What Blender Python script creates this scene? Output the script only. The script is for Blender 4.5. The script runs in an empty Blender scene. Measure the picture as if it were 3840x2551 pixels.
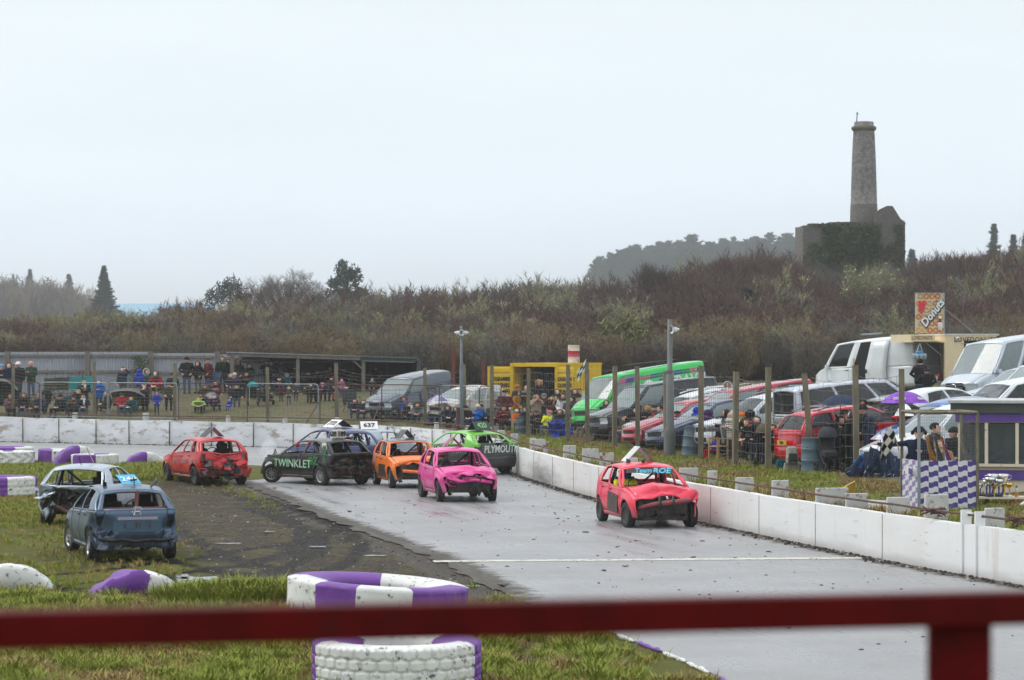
import bpy,bmesh,math,random
import numpy as np
from mathutils import Vector,Matrix,noise,Euler
SC=bpy.context.scene
COL=SC.collection
# camera
FPX,CXP,HYP,CAMH=10000.0,1920.0,1320.0,4.1
cam_d=bpy.data.cameras.new('camera');cam=bpy.data.objects.new('camera',cam_d);COL.objects.link(cam)
cam.location=(0,0,CAMH);cam.rotation_euler=(math.radians(90),0,0)
cam_d.sensor_width=36.0;cam_d.lens=36.0*FPX/3840.0
cam_d.shift_y=44.5/3840.0
cam_d.clip_start=0.1;cam_d.clip_end=9000
cam_d.dof.use_dof=True;cam_d.dof.focus_distance=72.0;cam_d.dof.aperture_fstop=4.2
SC.camera=cam
# sky
SUN_EL,SUN_AZ=math.radians(48),math.radians(-70)
w=bpy.data.worlds.new('World');SC.world=w;w.use_nodes=True
nt=w.node_tree;nt.nodes.clear()
def N(nt,t,**k):
 n=nt.nodes.new(t)
 for a,b in k.items():setattr(n,a,b)
 return n
out=N(nt,'ShaderNodeOutputWorld');bg=N(nt,'ShaderNodeBackground')
sky=N(nt,'ShaderNodeTexSky',sky_type='NISHITA');sky.sun_disc=False
sky.sun_elevation=SUN_EL;sky.sun_rotation=SUN_AZ;sky.dust_density=4.0;sky.air_density=1.0
tc=N(nt,'ShaderNodeTexCoord');sep=N(nt,'ShaderNodeSeparateXYZ');nt.links.new(tc.outputs['Generated'],sep.inputs[0])
ramp=N(nt,'ShaderNodeValToRGB');nt.links.new(sep.outputs['Z'],ramp.inputs[0])
e=ramp.color_ramp.elements
e[0].position=0.0;e[0].color=(8.3,9.15,10.5,1)
e[1].position=1.0;e[1].color=(10.6,11.0,11.3,1)
q=ramp.color_ramp.elements.new(0.05);q.color=(7.9,8.8,9.7,1)
q=ramp.color_ramp.elements.new(0.14);q.color=(7.5,8.25,8.6,1)
no=N(nt,'ShaderNodeTexNoise');no.inputs['Scale'].default_value=3.2;no.inputs['Detail'].default_value=5;no.inputs['Roughness'].default_value=.55
mp=N(nt,'ShaderNodeMapping');mp.inputs['Scale'].default_value=(1.2,1.2,7.0)
nt.links.new(tc.outputs['Generated'],mp.inputs[0]);nt.links.new(mp.outputs[0],no.inputs[0])
mr=N(nt,'ShaderNodeMapRange');mr.inputs[1].default_value=.3;mr.inputs[2].default_value=.7;mr.inputs[3].default_value=.955;mr.inputs[4].default_value=1.03
nt.links.new(no.outputs[0],mr.inputs[0])
mul=N(nt,'ShaderNodeVectorMath',operation='SCALE');nt.links.new(ramp.outputs[0],mul.inputs[0]);nt.links.new(mr.outputs[0],mul.inputs['Scale'])
mix=N(nt,'ShaderNodeMix',data_type='RGBA');mix.inputs[0].default_value=.9
nt.links.new(sky.outputs[0],mix.inputs[6]);nt.links.new(mul.outputs[0],mix.inputs[7])
nt.links.new(mix.outputs[2],bg.inputs[0]);bg.inputs[1].default_value=0.1
nt.links.new(bg.outputs[0],out.inputs[0])
# sun behind the overcast
sd=bpy.data.lights.new('sun','SUN');sd.energy=1.0;sd.angle=math.radians(25);sd.color=(1.0,.97,.92)
so=bpy.data.objects.new('sun',sd);COL.objects.link(so)
dirv=Vector((math.sin(SUN_AZ)*math.cos(SUN_EL),math.cos(SUN_AZ)*math.cos(SUN_EL),math.sin(SUN_EL)))
so.rotation_euler=dirv.to_track_quat('Z','Y').to_euler();so.location=(0,0,60)
SC.view_settings.view_transform='Standard';SC.view_settings.look='None'
SC.view_settings.exposure=0.34;SC.view_settings.gamma=1.0
SC.render.engine='CYCLES'
SC.cycles.use_denoising=True
SC.cycles.max_bounces=8;SC.cycles.diffuse_bounces=2;SC.cycles.glossy_bounces=3
SC.cycles.transmission_bounces=4;SC.cycles.transparent_max_bounces=12;SC.cycles.volume_bounces=4
SC.cycles.use_adaptive_sampling=True;SC.cycles.adaptive_threshold=0.02
SC.cycles.caustics_reflective=False;SC.cycles.caustics_refractive=False
# helpers
def P(x,y,Y):
 return Vector(((x-CXP)*Y/FPX,Y,CAMH-(y-HYP)*Y/FPX))
def G(x,y,z=0.0):
 Y=(CAMH-z)*FPX/(y-HYP)
 return Vector(((x-CXP)*Y/FPX,Y,z))
def lerp(a,b,t):return a+(b-a)*t
def sm(a,b,x):
 if a==b:return 1.0 if x>=b else 0.0
 t=min(1.0,max(0.0,(x-a)/(b-a)));return t*t*(3-2*t)
def link(o):COL.objects.link(o);return o
def tag(o,label=None,cat=None,group=None,kind=None):
 if label:o['label']=label
 if cat:o['category']=cat
 if group:o['group']=group
 if kind:o['kind']=kind
 return o
def empty(name,loc=(0,0,0),rot=(0,0,0)):
 o=bpy.data.objects.new(name,None);o.empty_display_size=.1;link(o)
 o.location=loc;o.rotation_euler=rot
 return o
def mesh_obj(name,me,mats,parent=None,loc=None,rot=None):
 o=bpy.data.objects.new(name,me);link(o)
 if mats is not None and len(me.materials)==0:
  for m in(mats if isinstance(mats,(list,tuple))else[mats]):me.materials.append(m)
 if parent is not None:o.parent=parent
 if loc is not None:o.location=loc
 if rot is not None:o.rotation_euler=rot
 return o
class MB:
 """collects shapes into one mesh"""
 def __init__(s):s.v=[];s.f=[];s.m=[];s.sm=[]
 def add(s,vs,fs,m=0,smooth=False):
  b=len(s.v);s.v+=[tuple(v)for v in vs]
  for f in fs:s.f.append(tuple(i+b for i in f));s.m.append(m);s.sm.append(smooth)
  return s
 def box(s,c,d,m=0,R=None,taper=1.0):
  hx,hy,hz=d[0]/2,d[1]/2,d[2]/2
  vs=[Vector((x*hx*(taper if z>0 else 1),y*hy*(taper if z>0 else 1),z*hz))for z in(-1,1)for y in(-1,1)for x in(-1,1)]
  if R is not None:vs=[R@v for v in vs]
  c=Vector(c);vs=[v+c for v in vs]
  return s.add(vs,[(0,2,3,1),(4,5,7,6),(0,1,5,4),(2,6,7,3),(0,4,6,2),(1,3,7,5)],m)
 def tube(s,pts,r,n=6,m=0,cap=True,r2=None,smooth=True):
  pts=[Vector(p)for p in pts];k=len(pts);rings=[]
  for i,p in enumerate(pts):
   t=(pts[min(i+1,k-1)]-pts[max(i-1,0)])
   t=t.normalized()if t.length>1e-9 else Vector((0,0,1))
   a=Vector((0,0,1))if abs(t.z)<.9 else Vector((1,0,0))
   u=t.cross(a).normalized();v=t.cross(u)
   rr=r if r2 is None else lerp(r,r2,i/max(1,k-1))
   if isinstance(r,(list,tuple)):rr=r[i]
   rings.append([p+(u*math.cos(2*math.pi*j/n)+v*math.sin(2*math.pi*j/n))*rr for j in range(n)])
  vs=[q for ring in rings for q in ring];fs=[]
  for i in range(k-1):
   for j in range(n):
    fs.append((i*n+j,i*n+(j+1)%n,(i+1)*n+(j+1)%n,(i+1)*n+j))
  s.add(vs,fs,m,smooth)
  if cap:
   s.add(rings[0],[tuple(range(n))],m);s.add(rings[-1],[tuple(reversed(range(n)))],m)
  return s
 def lathe(s,prof,n=16,c=(0,0,0),m=0,R=None,smooth=True,a0=0,a1=2*math.pi,mf=None):
  c=Vector(c);full=abs(a1-a0-2*math.pi)<1e-6;cols=n if full else n+1;vs=[]
  for(r,z)in prof:
   for j in range(cols):
    a=a0+(a1-a0)*j/n;v=Vector((r*math.cos(a),r*math.sin(a),z))
    vs.append((R@v if R is not None else v)+c)
  b=len(s.v);s.v+=[tuple(v)for v in vs]
  for i in range(len(prof)-1):
   for j in range(n):
    j2=(j+1)%cols
    s.f.append((b+i*cols+j,b+i*cols+j2,b+(i+1)*cols+j2,b+(i+1)*cols+j))
    s.m.append(mf(i,j)if mf else m);s.sm.append(smooth)
  return s
 def sphere(s,c,r,n=8,m=0,sc=(1,1,1),R=None):
  prof=[(r*math.sin(math.pi*i/n),-r*math.cos(math.pi*i/n))for i in range(n+1)]
  c=Vector(c);k=n+2;vs=[]
  for(a,z)in prof:
   for j in range(k):
    t=2*math.pi*j/k;v=Vector((a*math.cos(t)*sc[0],a*math.sin(t)*sc[1],z*sc[2]))
    vs.append((R@v if R is not None else v)+c)
  fs=[(i*k+j,i*k+(j+1)%k,(i+1)*k+(j+1)%k,(i+1)*k+j)for i in range(n)for j in range(k)]
  return s.add(vs,fs,m,True)
 def grid(s,fn,us,vs_,m=0,smooth=True,keep=None,mf=None):
  b=len(s.v);nu,nv=len(us),len(vs_)
  for v in vs_:
   for u in us:s.v.append(tuple(fn(u,v)))
  for j in range(nv-1):
   for i in range(nu-1):
    if keep and not keep((us[i]+us[i+1])/2,(vs_[j]+vs_[j+1])/2):continue
    s.f.append((b+j*nu+i,b+j*nu+i+1,b+(j+1)*nu+i+1,b+(j+1)*nu+i))
    s.m.append(mf((us[i]+us[i+1])/2,(vs_[j]+vs_[j+1])/2)if mf else m);s.sm.append(smooth)
  return s
 def mesh(s,name):
  me=bpy.data.meshes.new(name);me.from_pydata(s.v,[],s.f)
  me.polygons.foreach_set('material_index',s.m);me.polygons.foreach_set('use_smooth',s.sm)
  me.update();return me
 def obj(s,name,mats,parent=None,loc=None,rot=None):
  return mesh_obj(name,s.mesh(name),mats,parent,loc,rot)
def frange(a,b,n):return[a+(b-a)*i/n for i in range(n+1)]
def RZ(a):return Matrix.Rotation(a,3,'Z')
def RX(a):return Matrix.Rotation(a,3,'X')
def RY(a):return Matrix.Rotation(a,3,'Y')
def copy_thing(o,parent=None):
 c=o.copy();COL.objects.link(c);c.parent=parent
 for ch in o.children:copy_thing(ch,c)
 return c
def catmull(pts,k):
 pts=[Vector(p)for p in pts];o=[]
 for i in range(len(pts)-1):
  a,b,c,d=pts[max(i-1,0)],pts[i],pts[i+1],pts[min(i+2,len(pts)-1)]
  for j in range(k):
   t=j/k
   o.append(.5*((2*b)+(c-a)*t+(2*a-5*b+4*c-d)*t*t+(3*b-a-3*c+d)*t**3))
 o.append(pts[-1]);return o
# materials
MATS={}
def S(r,g,b):
 f=lambda c:(c/255/12.92)if c/255<=.04045 else((c/255+.055)/1.055)**2.4
 return(f(r),f(g),f(b))
def pm(name,col,rough=.6,metal=0.0,var=.18,scale=5.0,bump=0.0,bscale=30.0,dirt=None,coat=0.0,spec=.5,trans=0.0,alpha=1.0,rvar=0.0,emit=0.0,sheen=0.0,stretch=(1,1,1)):
 """procedural principled material: base colour broken by noise, optional dirt = (colour, amount, scale)"""
 if name in MATS:return MATS[name]
 m=bpy.data.materials.new(name);m.use_nodes=True;t=m.node_tree;b=t.nodes['Principled BSDF']
 tc=N(t,'ShaderNodeTexCoord');mp=N(t,'ShaderNodeMapping');mp.inputs['Scale'].default_value=stretch
 t.links.new(tc.outputs['Object'],mp.inputs[0])
 n1=N(t,'ShaderNodeTexNoise');n1 .inputs['Scale'].default_value=scale;n1 .inputs['Detail'].default_value=4;n1 .inputs['Roughness'].default_value=.65
 t.links.new(mp.outputs[0],n1 .inputs[0])
 mx=N(t,'ShaderNodeMix',data_type='RGBA')
 mr=N(t,'ShaderNodeMapRange');mr.inputs[1].default_value=.3;mr.inputs[2].default_value=.7
 t.links.new(n1 .outputs[0],mr.inputs[0]);t.links.new(mr.outputs[0],mx.inputs[0])
 c=Vector(col[:3])
 mx.inputs[6].default_value=(*(c*(1-var)),1);mx.inputs[7].default_value=(*[min(1,x*(1+var))for x in c],1)
 last=mx.outputs[2]
 if dirt:
  dc,da,ds=dirt
  n2=N(t,'ShaderNodeTexNoise');n2 .inputs['Scale'].default_value=ds;n2 .inputs['Detail'].default_value=6;n2 .inputs['Roughness'].default_value=.7
  t.links.new(mp.outputs[0],n2 .inputs[0])
  m2=N(t,'ShaderNodeMapRange');m2 .inputs[1].default_value=.68-da*.38;m2 .inputs[2].default_value=.74-da*.3
  t.links.new(n2 .outputs[0],m2 .inputs[0])
  x2=N(t,'ShaderNodeMix',data_type='RGBA');t.links.new(m2 .outputs[0],x2 .inputs[0]);t.links.new(last,x2 .inputs[6])
  x2 .inputs[7].default_value=(*dc,1);last=x2 .outputs[2]
 t.links.new(last,b.inputs['Base Color'])
 b.inputs['Roughness'].default_value=rough;b.inputs['Metallic'].default_value=metal
 b.inputs['Specular IOR Level'].default_value=spec
 b.inputs['Coat Weight'].default_value=coat;b.inputs['Coat Roughness'].default_value=.08
 b.inputs['Transmission Weight'].default_value=trans;b.inputs['Alpha'].default_value=alpha
 if rvar:
  m3=N(t,'ShaderNodeMapRange');m3 .inputs[3].default_value=max(.03,rough-rvar);m3 .inputs[4].default_value=min(1,rough+rvar)
  t.links.new(n1 .outputs[0],m3 .inputs[0]);t.links.new(m3 .outputs[0],b.inputs['Roughness'])
 if bump:
  n3=N(t,'ShaderNodeTexNoise');n3 .inputs['Scale'].default_value=bscale;n3 .inputs['Detail'].default_value=4
  t.links.new(mp.outputs[0],n3 .inputs[0])
  bp=N(t,'ShaderNodeBump');bp.inputs['Strength'].default_value=bump;bp.inputs['Distance'].default_value=.02
  t.links.new(n3 .outputs[0],bp.inputs['Height']);t.links.new(bp.outputs[0],b.inputs['Normal'])
 MATS[name]=m;return m
MUD=(.055,.04,.028)
RUST=(.16,.06,.025)
def cloth(col):
 k='cloth_%.3f_%.3f_%.3f'%tuple(col[:3])
 return pm(k,col,.85,var=.25,scale=9,bump=.25,bscale=22,spec=.2)
WOOD=pm('weathered_wood',S(118,110,92),.85,var=.35,scale=6,bump=.4,bscale=25,stretch=(1,1,.25),dirt=((.07,.08,.03),.25,5))
GREYWOOD=pm('grey_timber',S(122,114,108),.85,var=.3,scale=5,bump=.3,stretch=(1,1,.3))
GALV=pm('galvanised_steel',S(142,150,156),.42,.35,var=.18,scale=3)
RUSTY=pm('rusty_steel',S(92,66,60),.75,.2,var=.35,scale=12,bump=.3,dirt=(RUST,.35,8))
WIRE=pm('fence_wire',S(112,108,104),.55,.5,var=.1)
RUBBER=pm('black_rubber',(.016,.016,.017),.8,var=.3,scale=12,dirt=((.06,.05,.04),.3,9),bump=.2)
GREYRUB=pm('wet_rubber',(.02,.02,.022),.45,var=.3,scale=14)
BLACK=pm('black_plastic',(.018,.018,.02),.5,var=.2)
DARKMETAL=pm('dark_greasy_metal',(.035,.032,.03),.45,.5,var=.4,scale=14,bump=.4,dirt=((.09,.05,.03),.4,7))
WHITEPAINT=pm('white_paint',(.78,.78,.78),.5,var=.05,scale=3,dirt=((.3,.24,.17),.12,4))
SKIN=pm('skin',S(222,172,150),.55,var=.1,scale=20)
GLASS=pm('car_glass',(.02,.028,.03),.06,0,var=.1,spec=.8,alpha=.62)
GLASSL=pm('light_window_glass',(.30,.36,.37),.06,0,var=.1,spec=.9,alpha=.7)
GLASSD=pm('dark_tinted_glass',(.012,.014,.016),.08,var=.1,spec=.7)
LAMPG=pm('lamp_lens',(.55,.58,.6),.08,.3,var=.25,scale=14,coat=.5)
REDLENS=pm('red_lens',(.35,.012,.012),.12,var=.2,coat=.5)
AMBER=pm('amber_lens',(.7,.2,.01),.15,var=.1)
CHROME=pm('chrome',(.7,.7,.72),.15,.9,var=.05)
PURPLE=pm('purple_paint',S(112,58,150),.5,var=.12,scale=3,bump=.25,bscale=12,dirt=((.05,.045,.05),.2,7))
TYREWHITE=pm('white_tyre_paint',(.72,.72,.69),.55,var=.06,scale=3,bump=.3,bscale=12,dirt=((.10,.09,.08),.3,9))
# the land
R0=random.Random(11)
WALLP=catmull([(17.5,18,0),(14.2,29,0),(11.6,38,0),(8.97,46.7,0),(7.74,50.9,0),(6.17,57.1,0),(5.1,61.8,0),(4.1,66.3,0),(2.51,73.9,0),(1.6,79.4,0),(.27,88.6,0),(-.75,98,0),(-2.6,105.5,0),(-5.6,111,0),(-8.6,113.6,0),(-12,115.5,0),(-16.4,117.6,0),(-20.5,120,0),(-26,123,0),(-36,129,0),(-50,139,0)],8)
INNERP=catmull([(5.2,18,0),(3.3,29,0),(2.45,34.5,0),(1.62,38.2,0),(.4,42.8,0),(-.66,47.7,0),(-1.54,52.6,0),(-3.37,60.4,0),(-4.92,67,0),(-6.94,76.4,0),(-8.6,83.5,0),(-10.3,90,0),(-12.2,94.5,0),(-15,97,0),(-20,100,0),(-27,105,0),(-36,112,0),(-50,123,0)],8)
WP=np.array([(p.x,p.y)for p in WALLP]);IP=np.array([(p.x,p.y)for p in INNERP])
def polydist(pl,xs,ys):
 """signed distance to a polyline, positive on its right hand"""
 xs=np.atleast_1d(np.asarray(xs,float));ys=np.atleast_1d(np.asarray(ys,float))
 best=np.full(xs.shape,1e9);sg=np.zeros(xs.shape)
 for i in range(len(pl)-1):
  ax,ay=pl[i];bx,by=pl[i+1];dx,dy=bx-ax,by-ay;L2=dx*dx+dy*dy
  t=np.clip(((xs-ax)*dx+(ys-ay)*dy)/L2,0,1)
  qx,qy=xs-ax-t*dx,ys-ay-t*dy;d=np.hypot(qx,qy)
  c=dx*qy-dy*qx;up=d<best-1e-9
  best=np.where(up,d,best);sg=np.where(up,np.where(c<=0,1.0,-1.0),sg)
 return best*sg
HB_D=[0,.1,1.5,3,5,11,17,30,60];HB_Z=[.72,.74,.84,.93,1.05,1.75,2.2,2.4,2.6]
GAUSS=[(150,1275,142,195,32),(285,1200,150,255,24),(75,265,42,70,6.5),(-700,4100,900,450,30),(500,4300,700,420,40),(-1900,4200,700,450,40)]
def height(xs,ys,d=None):
 if d is None:d=polydist(WP,xs,ys)
 z=np.interp(d,HB_D,HB_Z);z=np.where(d<=0,0.0,z)
 dip=np.exp(-((xs-1.9)/4.2)**4-((ys-124)/26)**4)
 z=z-np.where(z>.95,(z-.95)*dip,0)
 g=0
 for(cx,cy,sx,sy,hh)in GAUSS:g=g+hh*np.exp(-((xs-cx)/sx)**2-((ys-cy)/sy)**2)
 k=np.clip((d-24)/40,0,1);k=k*k*(3-2*k)
 return z+g*k
def gz(x,y):return float(height(np.array([x]),np.array([y]))[0])
def on(x,Y,dz=0):
 X=(x-CXP)*Y/FPX;return Vector((X,Y,gz(X,Y)+dz))
def node_mat(name):
 m=bpy.data.materials.new(name);m.use_nodes=True;MATS[name]=m
 return m,m.node_tree,m.node_tree.nodes['Principled BSDF']
def noise_n(t,vec,scale,det=5,rough=.6):
 n=N(t,'ShaderNodeTexNoise');n.inputs['Scale'].default_value=scale;n.inputs['Detail'].default_value=det;n.inputs['Roughness'].default_value=rough
 t.links.new(vec,n.inputs[0]);return n.outputs[0]
def rmap(t,s,a,b,c=0.,d=1.):
 n=N(t,'ShaderNodeMapRange');n.inputs[1].default_value=a;n.inputs[2].default_value=b;n.inputs[3].default_value=c;n.inputs[4].default_value=d
 t.links.new(s,n.inputs[0]);return n.outputs[0]
def mixc(t,f,a,b):
 n=N(t,'ShaderNodeMix',data_type='RGBA')
 if isinstance(f,(int,float)):n.inputs[0].default_value=f
 else:t.links.new(f,n.inputs[0])
 for s,i in((a,6),(b,7)):
  if isinstance(s,tuple):n.inputs[i].default_value=(*s,1)
  else:t.links.new(s,n.inputs[i])
 return n.outputs[2]
def mth(t,op,a,b=None):
 n=N(t,'ShaderNodeMath',operation=op)
 for i,s in enumerate((a,b)):
  if s is None:continue
  if isinstance(s,(int,float)):n.inputs[i].default_value=s
  else:t.links.new(s,n.inputs[i])
 return n.outputs[0]
def bump_n(t,b,h,strength,dist=.03):
 n=N(t,'ShaderNodeBump');n.inputs['Strength'].default_value=strength;n.inputs['Distance'].default_value=dist
 t.links.new(h,n.inputs['Height']);t.links.new(n.outputs[0],b.inputs['Normal'])
m,t,b=node_mat('infield_soil');tc=N(t,'ShaderNodeTexCoord');ob=tc.outputs['Object']
at=N(t,'ShaderNodeAttribute',attribute_name='soil');sp=N(t,'ShaderNodeSeparateColor');t.links.new(at.outputs['Color'],sp.inputs[0])
n1=noise_n(t,ob,.9,6,.7);n2=noise_n(t,ob,7,5,.7);n3=noise_n(t,ob,28,4,.7)
grass=mixc(t,rmap(t,n1,.35,.65),(.10,.115,.022),(.16,.16,.034));grass=mixc(t,rmap(t,n2,.45,.7),grass,(.13,.105,.03))
mud=mixc(t,rmap(t,n2,.3,.7),(.022,.014,.008),(.08,.054,.033));mud=mixc(t,rmap(t,n1,.47,.62),mud,(.105,.088,.026))
grav=mixc(t,rmap(t,n3,.3,.7),(.05,.04,.032),(.15,.13,.11))
mudf=rmap(t,mth(t,'ADD',sp.outputs[0],mth(t,'MULTIPLY',mth(t,'SUBTRACT',n2,.5),1.1)),.35,.6)
c1=mixc(t,mudf,grass,mud)
gf=rmap(t,mth(t,'ADD',sp.outputs[1],mth(t,'MULTIPLY',mth(t,'SUBTRACT',n2,.5),.9)),.4,.65)
c2=mixc(t,gf,c1,grav)
c3=mixc(t,rmap(t,mth(t,'ADD',sp.outputs[2],mth(t,'MULTIPLY',mth(t,'SUBTRACT',n3,.5),.8)),.4,.7),c2,(.017,.012,.009))
stone=rmap(t,mth(t,'MULTIPLY',noise_n(t,ob,16,2,.5),mth(t,'ADD',mudf,0)),.66,.70)
c4=mixc(t,stone,c3,(.30,.28,.26))
t.links.new(c4,b.inputs['Base Color'])
t.links.new(rmap(t,mth(t,'MULTIPLY',mudf,n2),.25,.6,.9,.6),b.inputs['Roughness'])
bump_n(t,b,mth(t,'ADD',n2,mth(t,'MULTIPLY',n3,.5)),.9,.09);b.inputs['Specular IOR Level'].default_value=.18
SOIL=m
m,t,b=node_mat('wet_asphalt');tc=N(t,'ShaderNodeTexCoord');ob=tc.outputs['Object']
mp=N(t,'ShaderNodeCombineXYZ');la=N(t,'ShaderNodeAttribute',attribute_name='lane');sl=N(t,'ShaderNodeAttribute',attribute_name='along');t.links.new(mth(t,'MULTIPLY',la.outputs['Fac'],11),mp.inputs[0]);t.links.new(mth(t,'MULTIPLY',sl.outputs['Fac'],.09),mp.inputs[1])
s1=noise_n(t,mp.outputs[0],1.1,9,.72);s2=noise_n(t,ob,.35,4,.6);s3=noise_n(t,ob,40,3,.7);s4=noise_n(t,ob,9,4,.8)
ed=N(t,'ShaderNodeAttribute',attribute_name='edge');edv=ed.outputs['Fac']
col=mixc(t,rmap(t,s1,.36,.64),(.135,.132,.142),(.33,.325,.335));col=mixc(t,rmap(t,s2,.3,.7,0,.45),col,(.13,.125,.13));col=mixc(t,rmap(t,s3,.3,.75),col,(.34,.335,.335))
col=mixc(t,rmap(t,s4,.66,.72),col,(.03,.028,.026))
dk=rmap(t,mth(t,'ADD',edv,mth(t,'MULTIPLY',mth(t,'SUBTRACT',noise_n(t,ob,2.2,7,.75),.5),1.3)),.35,.62)
col=mixc(t,dk,col,(.06,.048,.036))
t.links.new(col,b.inputs['Base Color'])
ro=mth(t,'ADD',rmap(t,s1,.36,.64,.2,.55),mth(t,'ADD',rmap(t,s2,.35,.65,-.07,.12),mth(t,'MULTIPLY',dk,.35)))
t.links.new(ro,b.inputs['Roughness']);b.inputs['Specular IOR Level'].default_value=.5
bump_n(t,b,mth(t,'ADD',s3,mth(t,'MULTIPLY',s4,.3)),.22,.01)
ASPHALT=m
m,t,b=node_mat('bank_turf');tc=N(t,'ShaderNodeTexCoord');ob=tc.outputs['Object']
n1=noise_n(t,ob,.5,6,.7);n2=noise_n(t,ob,5,5,.7)
g=mixc(t,rmap(t,n1,.35,.65),(.075,.08,.02),(.12,.09,.045));g=mixc(t,rmap(t,n2,.5,.72),g,(.06,.045,.03))
t.links.new(g,b.inputs['Base Color']);b.inputs['Roughness'].default_value=.9;bump_n(t,b,n2,.6,.08)
TURF=m
m,t,b=node_mat('car_park_earth');tc=N(t,'ShaderNodeTexCoord');ob=tc.outputs['Object']
n1=noise_n(t,ob,.4,6,.7);n2=noise_n(t,ob,6,5,.7)
g=mixc(t,rmap(t,n1,.4,.6),(.10,.085,.05),(.09,.09,.03));g=mixc(t,rmap(t,n2,.5,.7),g,(.16,.14,.11))
t.links.new(g,b.inputs['Base Color']);b.inputs['Roughness'].default_value=.85;bump_n(t,b,n2,.5,.05)
EARTH=m
HILLM=pm('far_hillside',(.06,.06,.035),.95,var=.4,scale=.05)
def infield():
 xs=[-400,-120,-60,-45]+frange(-38,-18,40)+frange(-17.7,8,78)+[9,11,14,20,40,120,400]
 ys=[-60,-10,10,20,26]+frange(29,50,84)+frange(50.3,92,130)+frange(93,132,40)
 XX,YY=np.meshgrid(xs,ys);X,Y=XX.ravel(),YY.ravel()
 di=-polydist(IP,X,Y)
 gravel=np.exp(-((di-.25)/.5)**2)*np.clip((Y-40)/6,0,1)
 mud=np.clip(1-np.abs(di-2.4)/3.3,0,1)**.6*np.clip((Y-41.5)/3,0,1)*np.clip((84-Y)/7,0,1)
 for(cx,cy,r,a)in[(-8.2,52.5,2.2,.55),(-10.3,62.5,1.9,.5),(-9.3,81.5,2.6,.9),(-7,58,2.6,.6),(-.4,37.3,.9,.6),(.6,34.4,.5,.9),(-11,56,1.2,.35),(-9.5,47.6,1.3,.4)]:
  mud=np.maximum(mud,a*np.exp(-((X-cx)/r)**2-((Y-cy)/(r*1.6))**2))
 rut=np.zeros_like(X)
 lines=[[(-6.2,45),(-4.2,52),(-4.4,60),(-7,70)],[(-5.0,44.5),(-3.2,52),(-3.8,61),(-7,75)],[(-9.2,48),(-6,54),(-4,62),(-5.6,72)],[(-7.8,47),(-4.8,53),(-5.2,64),(-8.4,78)],[(-3.5,45),(-5.6,50),(-7.0,53)],[(-2.2,46),(-4.9,51.5),(-6.4,56),(-8.2,64)],[(-10.6,52),(-9.2,47.5),(-6.8,45.2)],[(-12.3,56),(-10.2,49.5),(-7.6,46.2)],[(.3,38.6),(-.1,36.2),(.7,33.8)]]
 for ln in lines:
  pl=np.array([(p.x,p.y)for p in catmull([(a,b2,0)for a,b2 in ln],6)])
  rut=np.maximum(rut,np.exp(-(polydist(pl,X,Y)/.26)**2))
 Z=np.zeros_like(X)
 for i in range(len(X)):
  if-39<X[i]<9 and 26<Y[i]<131 and di[i]>.1:
   Z[i]=.05*noise.noise(Vector((X[i]*.8,Y[i]*.5,3)))*min(1,di[i])
 Z=np.where(di>.1,np.maximum(Z,-.03)+.0-.03*rut,-.01)
 Z+=.16*np.exp(-((X+11.5)/3.2)**2-((Y-90)/5)**2)
 Z+=.10*np.clip((X+13)/-8,0,1)*np.exp(-((Y-80)/8)**2)
 nx,ny=len(xs),len(ys)
 me=bpy.data.meshes.new('ground')
 me.from_pydata(list(zip(X.tolist(),Y.tolist(),Z.tolist())),[],[(j*nx+i,j*nx+i+1,(j+1)*nx+i+1,(j+1)*nx+i)for j in range(ny-1)for i in range(nx-1)])
 a=me.color_attributes.new('soil','FLOAT_COLOR','POINT')
 a.data.foreach_set('color',np.stack([mud,gravel,rut,np.ones_like(mud)],1).ravel())
 me.polygons.foreach_set('use_smooth',[True]*len(me.polygons))
 o=mesh_obj('ground',me,SOIL);tag(o,kind='structure');return o
infield()
def resample(pl,n):
 L=[0]
 for a,b2 in zip(pl[:-1],pl[1:]):L.append(L[-1]+(b2-a).length)
 o=[];j=0
 for i in range(n):
  s=L[-1]*i/(n-1)
  while j<len(L)-2 and L[j+1]<s:j+=1
  o.append(pl[j].lerp(pl[j+1],(s-L[j])/max(1e-9,L[j+1]-L[j])))
 return o
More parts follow.
